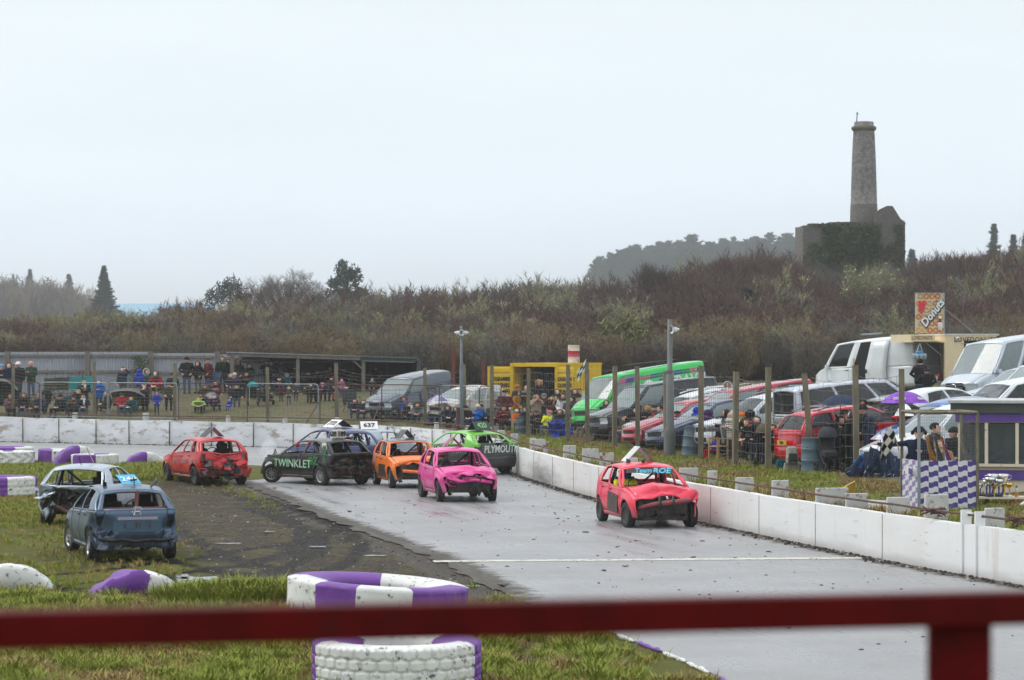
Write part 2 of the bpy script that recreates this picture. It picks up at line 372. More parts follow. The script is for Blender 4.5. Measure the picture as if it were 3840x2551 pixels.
def track():
 n=420;a=resample(WALLP,n)
 inn=resample(INNERP,1800);j=0;mb=MB();E=[];LN=[];SL=[];ws=[0,.04,.1,.2,.35,.5,.65,.8,.9,.97,1.0]
 for i,p in enumerate(a):
  best=min(range(j,min(len(inn),j+40)),key=lambda k:(inn[k]-p).length);j=best
  for wv in ws:
   q=inn[j].lerp(p,wv);wob=(.22*noise.noise(Vector((q.x,q.y,0))*.9)+.09*noise.noise(Vector((q.x,q.y,5))*3.5))*sm(40,46,q.y)if wv==0 else 0
   mb.v.append((q.x+wob,q.y+wob,.012));wd=(p-inn[j]).length;E.append(max(math.exp(-((1-wv)*wd/.45)**2),.85*math.exp(-(wv*wd/.75)**2)*sm(40,47,q.y)*sm(100,86,q.y)));LN.append(wv);SL.append(i/n*190)
 k=len(ws)
 for i in range(n-1):
  for c in range(k-1):
   mb.f.append((i*k+c,i*k+c+1,(i+1)*k+c+1,(i+1)*k+c));mb.m.append(0);mb.sm.append(True)
 me=mb.mesh('race_track');at=me.attributes.new('edge','FLOAT','POINT');at.data.foreach_set('value',E)
 for nm,dt in(('lane',LN),('along',SL)):at=me.attributes.new(nm,'FLOAT','POINT');at.data.foreach_set('value',dt)
 o=mesh_obj('race_track',me,ASPHALT);tag(o,kind='structure')
 A,B=G(1628,2112),G(3240,2099);d=(B-A).normalized();nn=Vector((-d.y,d.x,0));lb=MB()
 lb.grid(lambda u,v:A.lerp(B,u)+nn*v*.45+Vector((0,.06*noise.noise(Vector((u*60,v,0))),.018)),frange(0,1,60),[0,.5,1])
 tag(lb.obj('start_line_marking',pm('line_paint',(.6,.58,.5),.6,var=.15,scale=2,dirt=((.13,.125,.12),.42,7)),o))
 lb=MB();A2,B2=G(1470,2200),G(1790,2204)
 lb.grid(lambda u,v:A2 .lerp(B2,u)+Vector((0,v*.3,.018)),frange(0,1,20),[0,1])
 lb.obj('faded_line_marking',pm('faded_line',(.2,.19,.18),.7,var=.3,scale=3),o)
 return o
TRACK=track()
def bank():
 n=170;a=resample(WALLP,n);ds=[.05,.3,.7,1.2,2,3,4,5,6.5,8,9.5,11,13,15,17,21,26,32,40];mb=MB();k=len(ds)
 for i,p in enumerate(a):
  tg=(a[min(i+1,n-1)]-a[max(i-1,0)]).normalized();nr=Vector((tg.y,-tg.x,0))
  for d in ds:
   q=p+nr*d;z=float(height(np.array([q.x]),np.array([q.y]),np.array([d]))[0])+.06*noise.noise(Vector((q.x*.5,q.y*.5,1)))*min(1,d)*(1 if d<6 else .3)
   mb.v.append((q.x,q.y,z))
 for i in range(n-1):
  for c in range(k-1):
   dm=(ds[c]+ds[c+1])/2
   mb.f.append((i*k+c,i*k+c+1,(i+1)*k+c+1,(i+1)*k+c));mb.sm.append(True)
   mb.m.append(0 if(dm<4.5 or mb.v[i*k][0]<-6.5)else 1)
 o=mb.obj('terrain_bank',[TURF,EARTH]);tag(o,kind='structure')
 xs=[-2800,-2200,-1700,-1300,-1000,-700,-500,-300,-200,-140,-100]+frange(-80,160,60)+[180,200,225,250,275,300,340,380,420,500,700,1000,1500,2300]
 ys=[40]+frange(60,300,48)+[320,350,380,420,460,500,540,580,620,660,700,740,780,820,860,900,950,1000,1050,1100,1150,1200,1250,1300,1400,1500,1700,2000,2300,2500,2700,2900,3100,3300,3500,3700,3900,4100,4300,4500,4800]
 XX,YY=np.meshgrid(xs,ys);X,Y=XX.ravel(),YY.ravel();d=polydist(WP,X,Y);Z=height(X,Y,d)
 Z=np.where(d<36,np.minimum(Z-.9,np.where(d<0,-1.5,9)),Z-.03)
 Z+=np.where(Y>1500,6*np.sin(X*.013+1)*np.sin(Y*.01),0)
 nx,ny=len(xs),len(ys)
 me=bpy.data.meshes.new('hills');me.from_pydata(list(zip(X.tolist(),Y.tolist(),Z.tolist())),[],[(j*nx+i,j*nx+i+1,(j+1)*nx+i+1,(j+1)*nx+i)for j in range(ny-1)for i in range(nx-1)])
 me.polygons.foreach_set('use_smooth',[True]*len(me.polygons))
 tag(mesh_obj('hills',me,HILLM),kind='structure')
bank()
def blob_sheet(name,c,rx,ry,z,mat,parent=None,seed=0,n=64):
 mb=MB();pts=[]
 for i in range(n):
  a=2*math.pi*i/n;k=1+.6*noise.noise(Vector((math.cos(a)*1.7,math.sin(a)*1.7,seed)))+.45*noise.noise(Vector((math.cos(a)*5,math.sin(a)*5,seed+9)))
  pts.append((c[0]+rx*k*math.cos(a),c[1]+ry*k*math.sin(a),z))
 mb.add(pts+[(c[0],c[1],z)],[(i,(i+1)%n,n)for i in range(n)]);o=mb.obj(name,mat,parent);return o
PUD=pm('standing_water',(.03,.028,.025),.06,var=.2,scale=3,rvar=.04,bump=.12,bscale=9)
for i,(px,py,rx,ry)in enumerate([(660,2165,.34,.45),(735,2174,.42,.5),(700,2186,.25,.3),(800,2182,.22,.35),(612,2178,.16,.25),(850,2176,.14,.2),(905,2188,.1,.2),(858,2040,.25,.16),(1190,2052,.2,.12),(1400,2086,.2,.16),(1010,1995,.16,.12)]):
 q=G(px,py);tag(blob_sheet('puddle_water',q,rx,ry,.014,PUD,seed=i),kind='structure')
def kerb():
 root=empty('kerb',(0,0,0));tag(root,kind='structure')
 pl=[p for p in resample(INNERP,900)if 30<p.y<39.5]
 i=0;k=0;r=random.Random(4)
 while i<len(pl)-12:
  n=r.randint(7,13);seg=pl[i:i+n];mb=MB()
  if len(seg)>3 and r.random()<.8:
   rad=[.012]+[.02+.02*r.random()for _ in seg[2:]]+[.012]
   mb.tube([p+Vector((-.05+r.uniform(-.02,.02),0,.02))for p in seg],rad,7)
   mb.obj('kerb_stone',PURPLE if k%3==2 else TYREWHITE,root)
  i+=n;k+=1
kerb()
# scatter by geometry nodes
def scatter(name,pts,rot,scl,idx,variants,label,cat,kind='stuff'):
 c=bpy.data.collections.new(name+'_sources')
 for o in variants:c.objects.link(o)
 me=bpy.data.meshes.new(name);me.from_pydata(pts,[],[])
 for nm,ty,dat,key in(('rotz','FLOAT',rot,'value'),('scl','FLOAT_VECTOR',[x for s in scl for x in s],'vector'),('idx','INT',idx,'value')):
  a=me.attributes.new(nm,ty,'POINT');a.data.foreach_set(key,dat)
 o=bpy.data.objects.new(name,me);link(o)
 g=bpy.data.node_groups.new(name,'GeometryNodeTree')
 g.interface.new_socket('Geometry',in_out='INPUT',socket_type='NodeSocketGeometry');g.interface.new_socket('Geometry',in_out='OUTPUT',socket_type='NodeSocketGeometry')
 gi=N(g,'NodeGroupInput');go=N(g,'NodeGroupOutput');ip=N(g,'GeometryNodeInstanceOnPoints');ci=N(g,'GeometryNodeCollectionInfo')
 ci.inputs['Collection'].default_value=c;ci.inputs['Separate Children'].default_value=True;ci.inputs['Reset Children'].default_value=True
 def na(n2,ty):
  q=N(g,'GeometryNodeInputNamedAttribute',data_type=ty);q.inputs['Name'].default_value=n2;return q.outputs['Attribute']
 cb=N(g,'ShaderNodeCombineXYZ');g.links.new(na('rotz','FLOAT'),cb.inputs['Z'])
 g.links.new(gi.outputs[0],ip.inputs['Points']);g.links.new(ci.outputs[0],ip.inputs['Instance']);ip.inputs['Pick Instance'].default_value=True
 g.links.new(na('idx','INT'),ip.inputs['Instance Index']);g.links.new(cb.outputs[0],ip.inputs['Rotation']);g.links.new(na('scl','FLOAT_VECTOR'),ip.inputs['Scale'])
 g.links.new(ip.outputs[0],go.inputs[0])
 md=o.modifiers.new('scatter','NODES');md.node_group=g
 tag(o,label,cat,kind=kind);return o
def leaf_mat(name,col,var=.35):
 m=pm(name,col,.75,var=var,scale=.9,spec=.3);return m
GR=[leaf_mat('grass_green',(.23,.28,.035)),leaf_mat('grass_olive',(.31,.29,.055)),leaf_mat('grass_straw',(.46,.34,.11)),leaf_mat('grass_brown',(.22,.15,.065))]
def tuft(i,mats,h=.1,n=16,spread=.09):
 r=random.Random(100+i);mb=MB()
 for k in range(n):
  a=r.uniform(0,6.28);d=r.uniform(0,spread);bx,by=d*math.cos(a),d*math.sin(a);hh=h*r.uniform(.4,1.15);lean=r.uniform(.25,1.25)*hh;wd=r.uniform(.004,.009);aa=a+r.uniform(-1,1)
  px,py=-math.sin(aa)*wd,math.cos(aa)*wd
  p0=Vector((bx,by,-.02));p1=Vector((bx+math.cos(aa)*lean*.35,by+math.sin(aa)*lean*.35,hh*.6));p2=Vector((bx+math.cos(aa)*lean,by+math.sin(aa)*lean,hh))
  w0=Vector((px,py,0))
  mb.add([p0-w0,p0+w0,p1+w0*.8,p1-w0*.8,p2],[(0,1,2,3),(3,2,4)],r.choice([0,0,0,1]))
 return bpy.data.objects.new('tuft_%02d'%i,None)if False else _obj_unlinked('tuft_%02d'%i,mb,mats)
def _obj_unlinked(name,mb,mats):
 me=mb.mesh(name)
 for q in mats:me.materials.append(q)
 return bpy.data.objects.new(name,me)
def grass():
 V=[tuft(0,[GR[0],GR[1]]),tuft(1,[GR[0],GR[0]]),tuft(2,[GR[1],GR[2]]),tuft(3,[GR[0],GR[1]],.15,20,.12),tuft(4,[GR[2],GR[3]],.13,14,.1),tuft(5,[GR[3],GR[2]],.12,18,.12)]
 r=random.Random(5);pts,rot,scl,idx=[],[],[],[]
 def put(x,y,z,s,i):pts.append((x,y,z));rot.append(r.uniform(0,6.28));k=s*r.uniform(.7,1.3);scl.append((k,k,k*r.uniform(.7,1.2)));idx.append(i)
 X=np.array([r.uniform(-9,3.2)for _ in range(30000)]);Y=np.array([r.uniform(31,47.5)for _ in range(30000)]);di=-polydist(IP,X,Y)
 for x,y,d in zip(X,Y,di):
  if abs(x/y)>.2 or d<.25:continue
  nz=noise.noise(Vector((x*.7,y*.7,5)));n2=noise.noise(Vector((x*2.3,y*2.3,9)))
  muddy=max(0,1-abs(d-2.4)/3.3)*sm(41.2,43.5,y)if d<5.7 else 0
  if y>44.5+nz*2.2 and r.random()<.93:continue
  if r.random()<muddy*1.6:continue
  if(x-.25-.3*n2)**2/.12+(y-36.2)**2/5<1 and r.random()<.85 or(d<.9 and n2<.25):continue
  q=nz+n2*.7+r.uniform(-.2,.2);i=r.choice([0,1,3,1])if q>.08 else(r.choice([2,0,2])if q>-.12 else r.choice([4,5,2,5]))
  if n2<-.28 and r.random()<.7:continue
  put(x,y,0,.75+1.1*max(0,n2+.1),i)
 for k in range(1400):
  a=r.uniform(0,6.28);q=math.sqrt(r.random());x=-4.35+1.5*q*math.cos(a);y=44.0+1.0*q*math.sin(a)
  put(x,y,.02+.16*(1-q),1.5,r.choice([1,3,3,0]))
 X=np.array([r.uniform(-21,-6)for _ in range(22000)]);Y=np.array([r.uniform(46,99)for _ in range(22000)]);di=-polydist(IP,X,Y)
 for x,y,d in zip(X.tolist(),Y.tolist(),di.tolist()):
  if abs(x/y)>.2:continue
  if d<.4:continue
  nz=noise.noise(Vector((x*.6,y*.6,2)))
  bald=max(0,1-abs(d-2.6)/3.6)
  if r.random()<bald*1.5 or(y<62 and nz<.12 and r.random()<.8):continue
  put(x,y,.02,.75,r.choice([0,1,2,0])if nz>-.2 else r.choice([2,4]))
 X=np.array([r.uniform(-24,-9)for _ in range(9000)]);Y=np.array([r.uniform(84,103)for _ in range(9000)]);di=-polydist(IP,X,Y)
 for x,y,d in zip(X.tolist(),Y.tolist(),di.tolist()):
  if d>.3 and abs(x/y)<.2:put(x,y,.03+.16*math.exp(-((x+11.5)/3.2)**2-((y-90)/5)**2),1.1,r.choice([0,1,3,2]))
 w=resample(WALLP,600)
 for k in range(26000):
  i=r.randint(60,598);p=w[i];q=w[i+1];tg=(q-p).normalized();nr=Vector((tg.y,-tg.x,0))
  far=p.y>108;d=r.uniform(.38,12 if far else 4.2)
  if far and d>2 and r.random()<.55:continue
  c=p+nr*d+tg*r.uniform(-.1,.1)
  nz=noise.noise(Vector((c.x*.5,c.y*.4,7)))
  if d<.6:s=1.9
  else:s=1.25 if not far else 1.1
  i2=r.choice([0,1,3,2])if nz>-.02 else r.choice([4,5,2,5])
  if far and d>1.5:i2=r.choice([0,2,2,1])
  put(c.x,c.y,-9,s*(.7 if d>1.5 else 1),i2)
 A=np.array(pts);zz=height(A[:,0],A[:,1])-.02;pts=[(a,b2,(z if c2<-5 else c2))for(a,b2,c2),z in zip(pts,zz.tolist())]
 scatter('grass',pts,rot,scl,idx,V,'rough green and straw coloured grass on the infield and bank','grass')
grass()
def stones():
 """gravel and clods on the muddy apron, crumbs of tyre on the tarmac"""
 r=random.Random(8);mb=MB();SM=[pm('pale_stone',(.32,.3,.28),.6,var=.2),pm('dark_clod',(.03,.022,.016),.7,var=.3),BLACK]
 X=np.array([r.uniform(-11,1)for _ in range(1900)]);Y=np.array([r.uniform(43,82)for _ in range(1900)]);di=-polydist(IP,X,Y)
 for x,y,d in zip(X.tolist(),Y.tolist(),di.tolist()):
  if not(.0<d<4.6):continue
  s=r.uniform(.008,.032)*(1.6 if r.random()<.08 else 1);m_=0 if r.random()<.35 else 1
  mb.box((x,y,.01),(s*r.uniform(1,2.2),s*1.3,s*.6),m_,RZ(r.uniform(0,3)),.6)
 for k in range(420):
  i=r.random();y=r.uniform(36,100);xi=np.interp(y,IP[:130,1],IP[:130,0]);xw=np.interp(y,WP[:90,1],WP[:90,0])
  x=lerp(xi,xw,r.random()**.6);s=r.uniform(.012,.035)*(2 if r.random()<.07 else 1)
  mb.box((x,y,.02),(s*r.uniform(1,3),s,s*.5),2 if r.random()<.8 else 1,RZ(r.uniform(0,3)),.6)
 w=resample(WALLP,700)
 for k in range(2300):
  i=r.randint(90,690);p=w[i];tg=(w[i+1]-p).normalized();nr=Vector((tg.y,-tg.x,0));q=p-nr*(.1+abs(r.gauss(0,.16)))
  s=r.uniform(.02,.06);mb.box((q.x,q.y,.02),(s*1.6,s*1.4,s),1 if r.random()<.88 else 0,RZ(r.uniform(0,3)),.5)
 o=mb.obj('gravel',SM);tag(o,'loose stones, clods and rubber crumbs on mud and tarmac','gravel',kind='stuff')
stones()
# trees, scrub and the engine house
BARK=pm('bark',(.075,.062,.052),.9,var=.35,scale=4)
TWIG=[pm('twig_brown',(.098,.07,.058),.9,var=.3,scale=2),pm('twig_red',(.11,.06,.05),.9,var=.3,scale=2),pm('twig_tan',(.23,.165,.10),.9,var=.3,scale=2),pm('twig_lichen',(.25,.24,.13),.9,var=.35,scale=2),pm('twig_grey',(.17,.15,.13),.9,var=.3,scale=2)]
LEAF=[pm('leaf_olive',(.15,.145,.055),.8,var=.45,scale=.8),pm('needle_dark',(.022,.034,.024),.8,var=.4,scale=.7),pm('leaf_dead',(.17,.085,.045),.85,var=.4,scale=.8),pm('ivy_green',(.05,.095,.032),.7,var=.5,scale=.5),pm('lichen_pale',(.40,.40,.22),.9,var=.3,scale=1)]
class TB:
 """fast builder of prisms and spikes for twigs, and small leaves"""
 def __init__(s):s.v=[];s.f=[];s.m=[]
 def seg(s,a,b,r0,r1,m=0):
  t=(b-a);L=t.length
  if L<1e-6:return
  t=t/L;u=t.cross(Vector((.3,.8,.52))).normalized();w2=t.cross(u);k=len(s.v)
  for p,r in((a,r0),(b,r1)):
   for j in range(3):
    q=2.0944*j;c=p+(u*math.cos(q)+w2*math.sin(q))*r;s.v.append((c.x,c.y,c.z))
  s.f+=[(k,k+1,k+4,k+3),(k+1,k+2,k+5,k+4),(k+2,k,k+3,k+5)];s.m+=[m]*3
 def spike(s,a,b,r,m=0):
  t=(b-a);u=t.cross(Vector((.3,.8,.52))).normalized()*r;w2=t.cross(u).normalized()*r;k=len(s.v)
  for c in(a+u,a-u*.5+w2*.87,a-u*.5-w2*.87,b):s.v.append((c.x,c.y,c.z))
  s.f+=[(k,k+1,k+3),(k+1,k+2,k+3),(k+2,k,k+3)];s.m+=[m]*3
 def leaf(s,p,d,sz,rnd,m=0):
  n=Vector((rnd.uniform(-1,1),rnd.uniform(-1,1),rnd.uniform(-1,1)));u=d.cross(n)
  if u.length<1e-4:u=Vector((1,0,0))
  u=u.normalized()*sz*.35;k=len(s.v)
  for c in(p,p+d*sz*.5+u,p+d*sz,p+d*sz*.5-u):s.v.append((c.x,c.y,c.z))
  s.f.append((k,k+1,k+2,k+3));s.m.append(m)
 def mesh(s,name,mats):
  me=bpy.data.meshes.new(name);me.from_pydata(s.v,[],s.f);me.polygons.foreach_set('material_index',s.m)
  for q in mats:me.materials.append(q)
  return me
def rdir(r):
 z=r.uniform(-1,1);a=r.uniform(0,6.283);k=math.sqrt(1-z*z);return Vector((k*math.cos(a),k*math.sin(a),z))
def shrub(i,mats,leaf=0,leafm=2,up=.75,seed=0,stems=26,tw=.014):
 """multi-stemmed bare shrub, one unit tall"""
 r=random.Random(300+seed+i);tb=TB()
 for k in range(stems):
  a=r.uniform(0,6.283);base=Vector((math.cos(a),math.sin(a),0))*r.uniform(.02,.28)
  d=Vector((math.cos(a)*r.uniform(.05,.6),math.sin(a)*r.uniform(.05,.6),1)).normalized();p=base.copy();L=r.uniform(.55,1.0);n=5;rad=.012
  for j in range(n):
   q=p+d*L/n;tb.seg(p,q,rad,rad*.75,0);rad*=.75
   for b in range(5 if j else 2):
    pp=p.lerp(q,r.random());bd=(d*r.uniform(.4,1.1)+rdir(r)*.75);bd.z=abs(bd.z)*up+.15;bd.normalize();bl=L*r.uniform(.14,.34)*(1.1-j*.12)
    e2=pp+bd*bl;tb.seg(pp,e2,rad*.6,rad*.3,1)
    for c in range(6):
     p3=pp.lerp(e2,r.uniform(.25,1));d3=(bd*.8+rdir(r)*.8);d3 .z=d3 .z*.6+.35;d3 .normalize()
     tb.spike(p3,p3+d3*r.uniform(.05,.15),tw*r.uniform(.25,.5),1)
     if leaf and r.random()<leaf:
      for _ in range(2):tb.leaf(p3+d3*r.uniform(0,.08),rdir(r),r.uniform(.014,.032),r,2)
   p=q;d=(d+rdir(r)*.22+Vector((0,0,.1))).normalized()
 me=tb.mesh('shrub_%02d'%i,mats);return bpy.data.objects.new('shrub_%02d'%i,me)
SHRUBS=[shrub(0,[BARK,TWIG[0],LEAF[2]],.1),shrub(1,[BARK,TWIG[1],LEAF[2]],.08),shrub(2,[BARK,TWIG[2],LEAF[2]],.35),shrub(3,[TWIG[4],TWIG[3],LEAF[4]],.22),shrub(4,[BARK,TWIG[4],LEAF[0]],.25),shrub(5,[BARK,TWIG[0],LEAF[1]],.0,seed=9),shrub(6,[BARK,TWIG[2],LEAF[0]],.75,up=.5),shrub(7,[BARK,TWIG[1],LEAF[0]],.15,seed=4,up=1.0)]
SKYX=[-400,0,150,300,500,700,850,1000,1150,1300,1400,1600,1800,2000,2200,2400,2550,2620,2700,2800,2900,2990,3100,3250,3400,3500,3650,3840,4200]
SKYY=[1195,1200,1195,1185,1188,1140,1160,1140,1130,1105,1095,1098,1090,1072,1050,1062,1040,1000,955,945,950,1010,1060,1075,1035,985,965,940,930]
def scrub():
 r=random.Random(21);pts,rot,scl,idx=[],[],[],[]
 layers=[(148,0.0),(156,.12),(165,.28),(176,.45),(188,.6),(202,.76),(218,.9),(236,1.0)]
 for(Y,f)in layers:
  step=52*170/Y;x=-420.0
  while x<4260:
   xx=x+r.uniform(-.5,.5)*step;YY=Y+r.uniform(-5,5);sy=float(np.interp(xx,SKYX,SKYY))
   if f>=.9 and 1==0:pass
   top=lerp(1262,sy,f**.85)+r.uniform(-22,30)*(1 if f else .6)
   if xx>2850 and f<.3:top+=-20
   p=on(xx,YY);H2=CAMH-(top-HYP)*YY/FPX-p.z
   if H2>1.2:
    nz=noise.noise(Vector((xx*.004,Y*.02,3)))+r.uniform(-.25,.25)
    if f<.25:i=r.choice([2,6,4,3,4,0])if nz>-.1 else r.choice([4,0,2,6])
    elif xx<1300:i=r.choice([1,0,7,4,6])if nz<.15 else r.choice([4,2,3])
    else:i=r.choice([1,0,7,5,0,1])if nz<.22 else r.choice([4,3,0])
    wd=max(1.7,min(H2*.85,4.2))*r.uniform(.8,1.3)
    pts.append(tuple(p));rot.append(r.uniform(0,6.28));scl.append((wd,wd,H2*1.02));idx.append(i)
   x+=step*r.uniform(.55,1.0)
 for k in range(420):
  xx=r.uniform(1950,3060);Y=r.uniform(780,1030);top=float(np.interp(xx,[1950,2150,2300,2700,3060],[1080,1015,985,985,1000]))+r.uniform(0,70)
  p=on(xx,Y);H2=max(6.0,min(20,CAMH-(top-HYP)*Y/FPX-p.z))
  pts.append(tuple(p));rot.append(r.uniform(0,6.28));scl.append((H2*.6,H2*.6,H2));idx.append(r.choice([3,4,4,2]))
 for k in range(340):
  xx=r.uniform(-300,760);Y=r.uniform(760,1000);top=float(np.interp(xx,[-300,0,280,340,520,780],[1040,1060,1080,1160,1190,1190]))+r.uniform(-10,60)
  p=on(xx,Y);H2=CAMH-(top-HYP)*Y/FPX-p.z
  if H2<1.5:continue
  pts.append(tuple(p));rot.append(r.uniform(0,6.28));scl.append((H2*.5,H2*.5,H2));idx.append(r.choice([0,4,1,2]))
 for k in range(150):
  xx=r.uniform(3350,4100);Y=r.uniform(250,330);top=float(np.interp(xx,[3350,3500,3700,3900],[1010,960,945,915]))+r.uniform(0,80)
  p=on(xx,Y);H2=max(2,CAMH-(top-HYP)*Y/FPX-p.z)
  pts.append(tuple(p));rot.append(r.uniform(0,6.28));scl.append((H2*.6,H2*.6,H2));idx.append(r.choice([1,0,7]))
 scatter('scrub_shrubbery',pts,rot,scl,idx,SHRUBS,'dense brown leafless scrub covering the ground behind the car park','scrub')
scrub()
# single trees
def bare_tree(name,seed,h,spread,mats,levels=4,trunk_h=.25,r0=.016,upw=.35,twigs=5,lich=0):
 """unit sized data scaled by h; returns trunk mesh and crown mesh"""
 r=random.Random(seed);tt,tc_=TB(),TB()
 def grow(p,d,L,rad,lv):
  n=3
  for j in range(n):
   q=p+d*L/n;(tt if lv<2 else tc_).seg(p,q,rad,rad*.86,0);rad*=.86;p=q
   d=(d+rdir(r)*.16+Vector((0,0,.06*upw))).normalized()
   if lv>=2:
    for _ in range(twigs):
     dd=(d*.7+rdir(r)*.8);dd.z=dd.z*.6+upw;dd.normalize();tc_.spike(p,p+dd*L*r.uniform(.3,.7),rad*.55+.003*h/8,1)
     if lich and r.random()<lich:tc_.leaf(p+dd*L*.1,rdir(r),.018*h,r,2)
  if lv>=levels:return
  kids=r.randint(3,4)if lv else r.randint(4,6)
  for c in range(kids):
   a=6.283*(c+r.random()*.7)/kids;out=Vector((math.cos(a),math.sin(a),0))
   dd=(d*r.uniform(.6,1.0)+out*spread*r.uniform(.6,1.2)+Vector((0,0,upw))).normalized()
   grow(p-d*L*r.uniform(0,.3),dd,L*r.uniform(.58,.8),rad*.68,lv+1)
 grow(Vector((0,0,-.2)),Vector((r.uniform(-.06,.06),r.uniform(-.06,.06),1)),h*trunk_h,h*r0,0)
 k=h/max(v[2]for v in tc_.v)
 for q in(tt,tc_):q.v=[(v[0]*k,v[1]*k,v[2]*k if v[2]>0 else v[2])for v in q.v]
 return tt.mesh(name+'_trunk',mats[:1]),tc_.mesh(name+'_crown',mats)
def conifer(name,seed,h,rad,droop=-.15,dens=1.0,taper=.9,mats=None,ragged=.25,gap=.12,sp=1.0):
 r=random.Random(seed);tt,tc_=TB(),TB()
 tt.seg(Vector((0,0,-.3)),Vector((0,0,h*.55)),h*.016+.05,h*.01+.02);tt.seg(Vector((0,0,h*.55)),Vector((0,0,h)),h*.01+.02,.01)
 z=h*gap;kk=sp
 while z<h*.99:
  f=(z-h*gap)/(h*(1-gap));R=rad*(1-f)**taper*(1+r.uniform(-ragged,ragged))+.12
  n=max(4,int(8*dens))
  for k in range(n):
   a=r.uniform(0,6.283);L=R*r.uniform(.7,1.1);d=Vector((math.cos(a),math.sin(a),droop+.5*f)).normalized();p=Vector((0,0,z));e2=p+d*L
   tt.seg(p,e2,.03+.01*L,.01)
   m_=max(4,int(L/.24/kk**.5))
   for j in range(m_):
    q=p.lerp(e2,(j+.7)/m_)
    for _ in range(int(3*dens)+1):
     dd=(d*.8+rdir(r)*.8).normalized();tc_.spike(q,q+dd*r.uniform(.3,.6)*(1-.3*f)*kk,.085*kk*r.uniform(.7,1.4),0)
  z+=h*.026/max(.7,dens)*r.uniform(.8,1.2)
 return tt.mesh(name+'_trunk',[BARK]),tc_.mesh(name+'_crown',mats or[LEAF[1]])
def evergreen(name,seed,h,rx,mats=None,n=900):
 """dense round or columnar evergreen: clumps of leaf spikes on a branching frame"""
 r=random.Random(seed);tt,tc_=TB(),TB();tt.seg(Vector((0,0,-.3)),Vector((0,0,h*.7)),.25,.08)
 for k in range(60):
  z=h*r.uniform(.12,.97);f=z/h;R=rx*(math.sin(math.pi*min(1,f*.86+.12))**.6)*r.uniform(.55,1.08);a=r.uniform(0,6.283)
  c=Vector((R*math.cos(a),R*math.sin(a),z));tt.seg(Vector((0,0,z*.8)),c,.05,.015)
  cr=rx*r.uniform(.22,.4)
  for j in range(n//60*3):
   q=c+rdir(r)*cr*r.random()**.4;tc_.spike(q,q+(rdir(r)+Vector((0,0,.5))).normalized()*r.uniform(.2,.45)*(1+h/22),.08*(1+h/22),0)
 return tt.mesh(name+'_trunk',[BARK]),tc_.mesh(name+'_crown',mats or[LEAF[1]])
def plant(name,meshes,x,Y,label,cat='tree',group=None,s=1.0,rz=0,dz=0):
 o=empty(name,on(x,Y,dz),(0,0,rz));o.scale=(s,s,s);tag(o,label,cat,group)
 for nm,me in zip(('trunk','crown'),meshes):mesh_obj(nm,me,None,o)
 return o
def top_h(x,y,Y):return P(x,y,Y).z-on(x,Y).z
bt=bare_tree
plant('cedar_tree',conifer('cedar',3,top_h(390,1000,560),5.2,-.1,1.5,1.05,sp=1.4),390,560,'tall dark layered conifer standing alone above the misty blue roof')
plant('spruce_tree',conifer('spruce_a',4,top_h(112,1012,900),6.6,-.1,1.2,1.0,sp=2.0),112,900,'pointed conifer fading in the mist near the far left edge')
plant('spruce_tree',conifer('spruce_b',5,top_h(258,1025,900),6.3,-.1,1.2,1.0,sp=2.0),258,900,'pointed misty conifer between the leftmost one and the dark cedar')
plant('evergreen_tree',evergreen('ev_c',6,top_h(40,1045,900),7.4),30,900,'rounded misty evergreen at the left edge of the photo')
plant('evergreen_tree',evergreen('ev_d',7,top_h(200,1050,900),8.6),190,900,'broad misty evergreen between the two faint pointed conifers')
plant('bare_tree',bt('bt_a',8,top_h(330,1080,500)*.8,.8,[BARK,TWIG[2]],4),330,500,'thin brown bare tree in mist just left of the dark cedar')
plant('bare_tree',bt('bt_b',9,top_h(1075,985,262)*.98,.75,[BARK,TWIG[4],LEAF[4]],5,.2),1075,262,'wide rounded bare tree left of the tall dark evergreen')
plant('birch_tree',bt('bt_c',10,top_h(925,1040,240)*1.05,.42,[BARK,TWIG[1]],4,.34,upw=.55),920,240,'slender reddish birch standing before a round dark evergreen')
plant('evergreen_tree',evergreen('ev_a',12,top_h(862,1050,360),3.5),860,360,'low round dark evergreen behind the slender birch')
plant('evergreen_tree',evergreen('ev_b',13,top_h(1300,978,360),2.7),1295,360,'tall ragged dark evergreen poking above the scrub skyline')
plant('bare_tree',bt('bt_d',14,top_h(1165,1060,255)*.95,.75,[BARK,TWIG[4]],4,.2),1190,255,'low bare tree between the rounded tree and the tall evergreen')
plant('bare_tree',bt('bt_e',15,top_h(1660,1080,250),.8,[BARK,TWIG[4]],4,.2),1650,250,'grey bare tree on the skyline above the beige people carrier')
plant('bare_tree',bt('bt_f',16,top_h(2505,952,215)*.98,.55,[BARK,TWIG[0]],5,.24,upw=.5),2510,215,'tall dark bare tree behind the loudspeaker pole, left of a pair')
plant('bare_tree',bt('bt_g',17,top_h(2620,985,210)*.95,.55,[BARK,TWIG[0]],5,.24,upw=.5),2615,210,'tall dark bare tree behind the loudspeaker pole, right of a pair')
plant('bare_tree',bt('bt_h',18,top_h(2780,925,215),.5,[BARK,TWIG[1]],5,.24,upw=.55),2775,215,'dense reddish bare tree left of the ivy clad ruin')
plant('bare_tree',bt('bt_i',19,top_h(2900,930,220),.5,[BARK,TWIG[1]],5,.24,upw=.55),2905,220,'dense reddish bare tree touching the left wall of the ruin')
plant('young_fir',conifer('fir',20,top_h(2800,1055,185)*.9,1.5,-.15,1.0,.7),2800,185,'small green fir growing among the brown scrub')
plant('lichen_tree',bt('bt_j',22,top_h(3200,975,200)*1.02,.55,[TWIG[3],TWIG[3],LEAF[4]],4,.22,.014,upw=.75,twigs=3,lich=.12),3190,200,'pale lichen covered tree reaching up before the ruin wall')
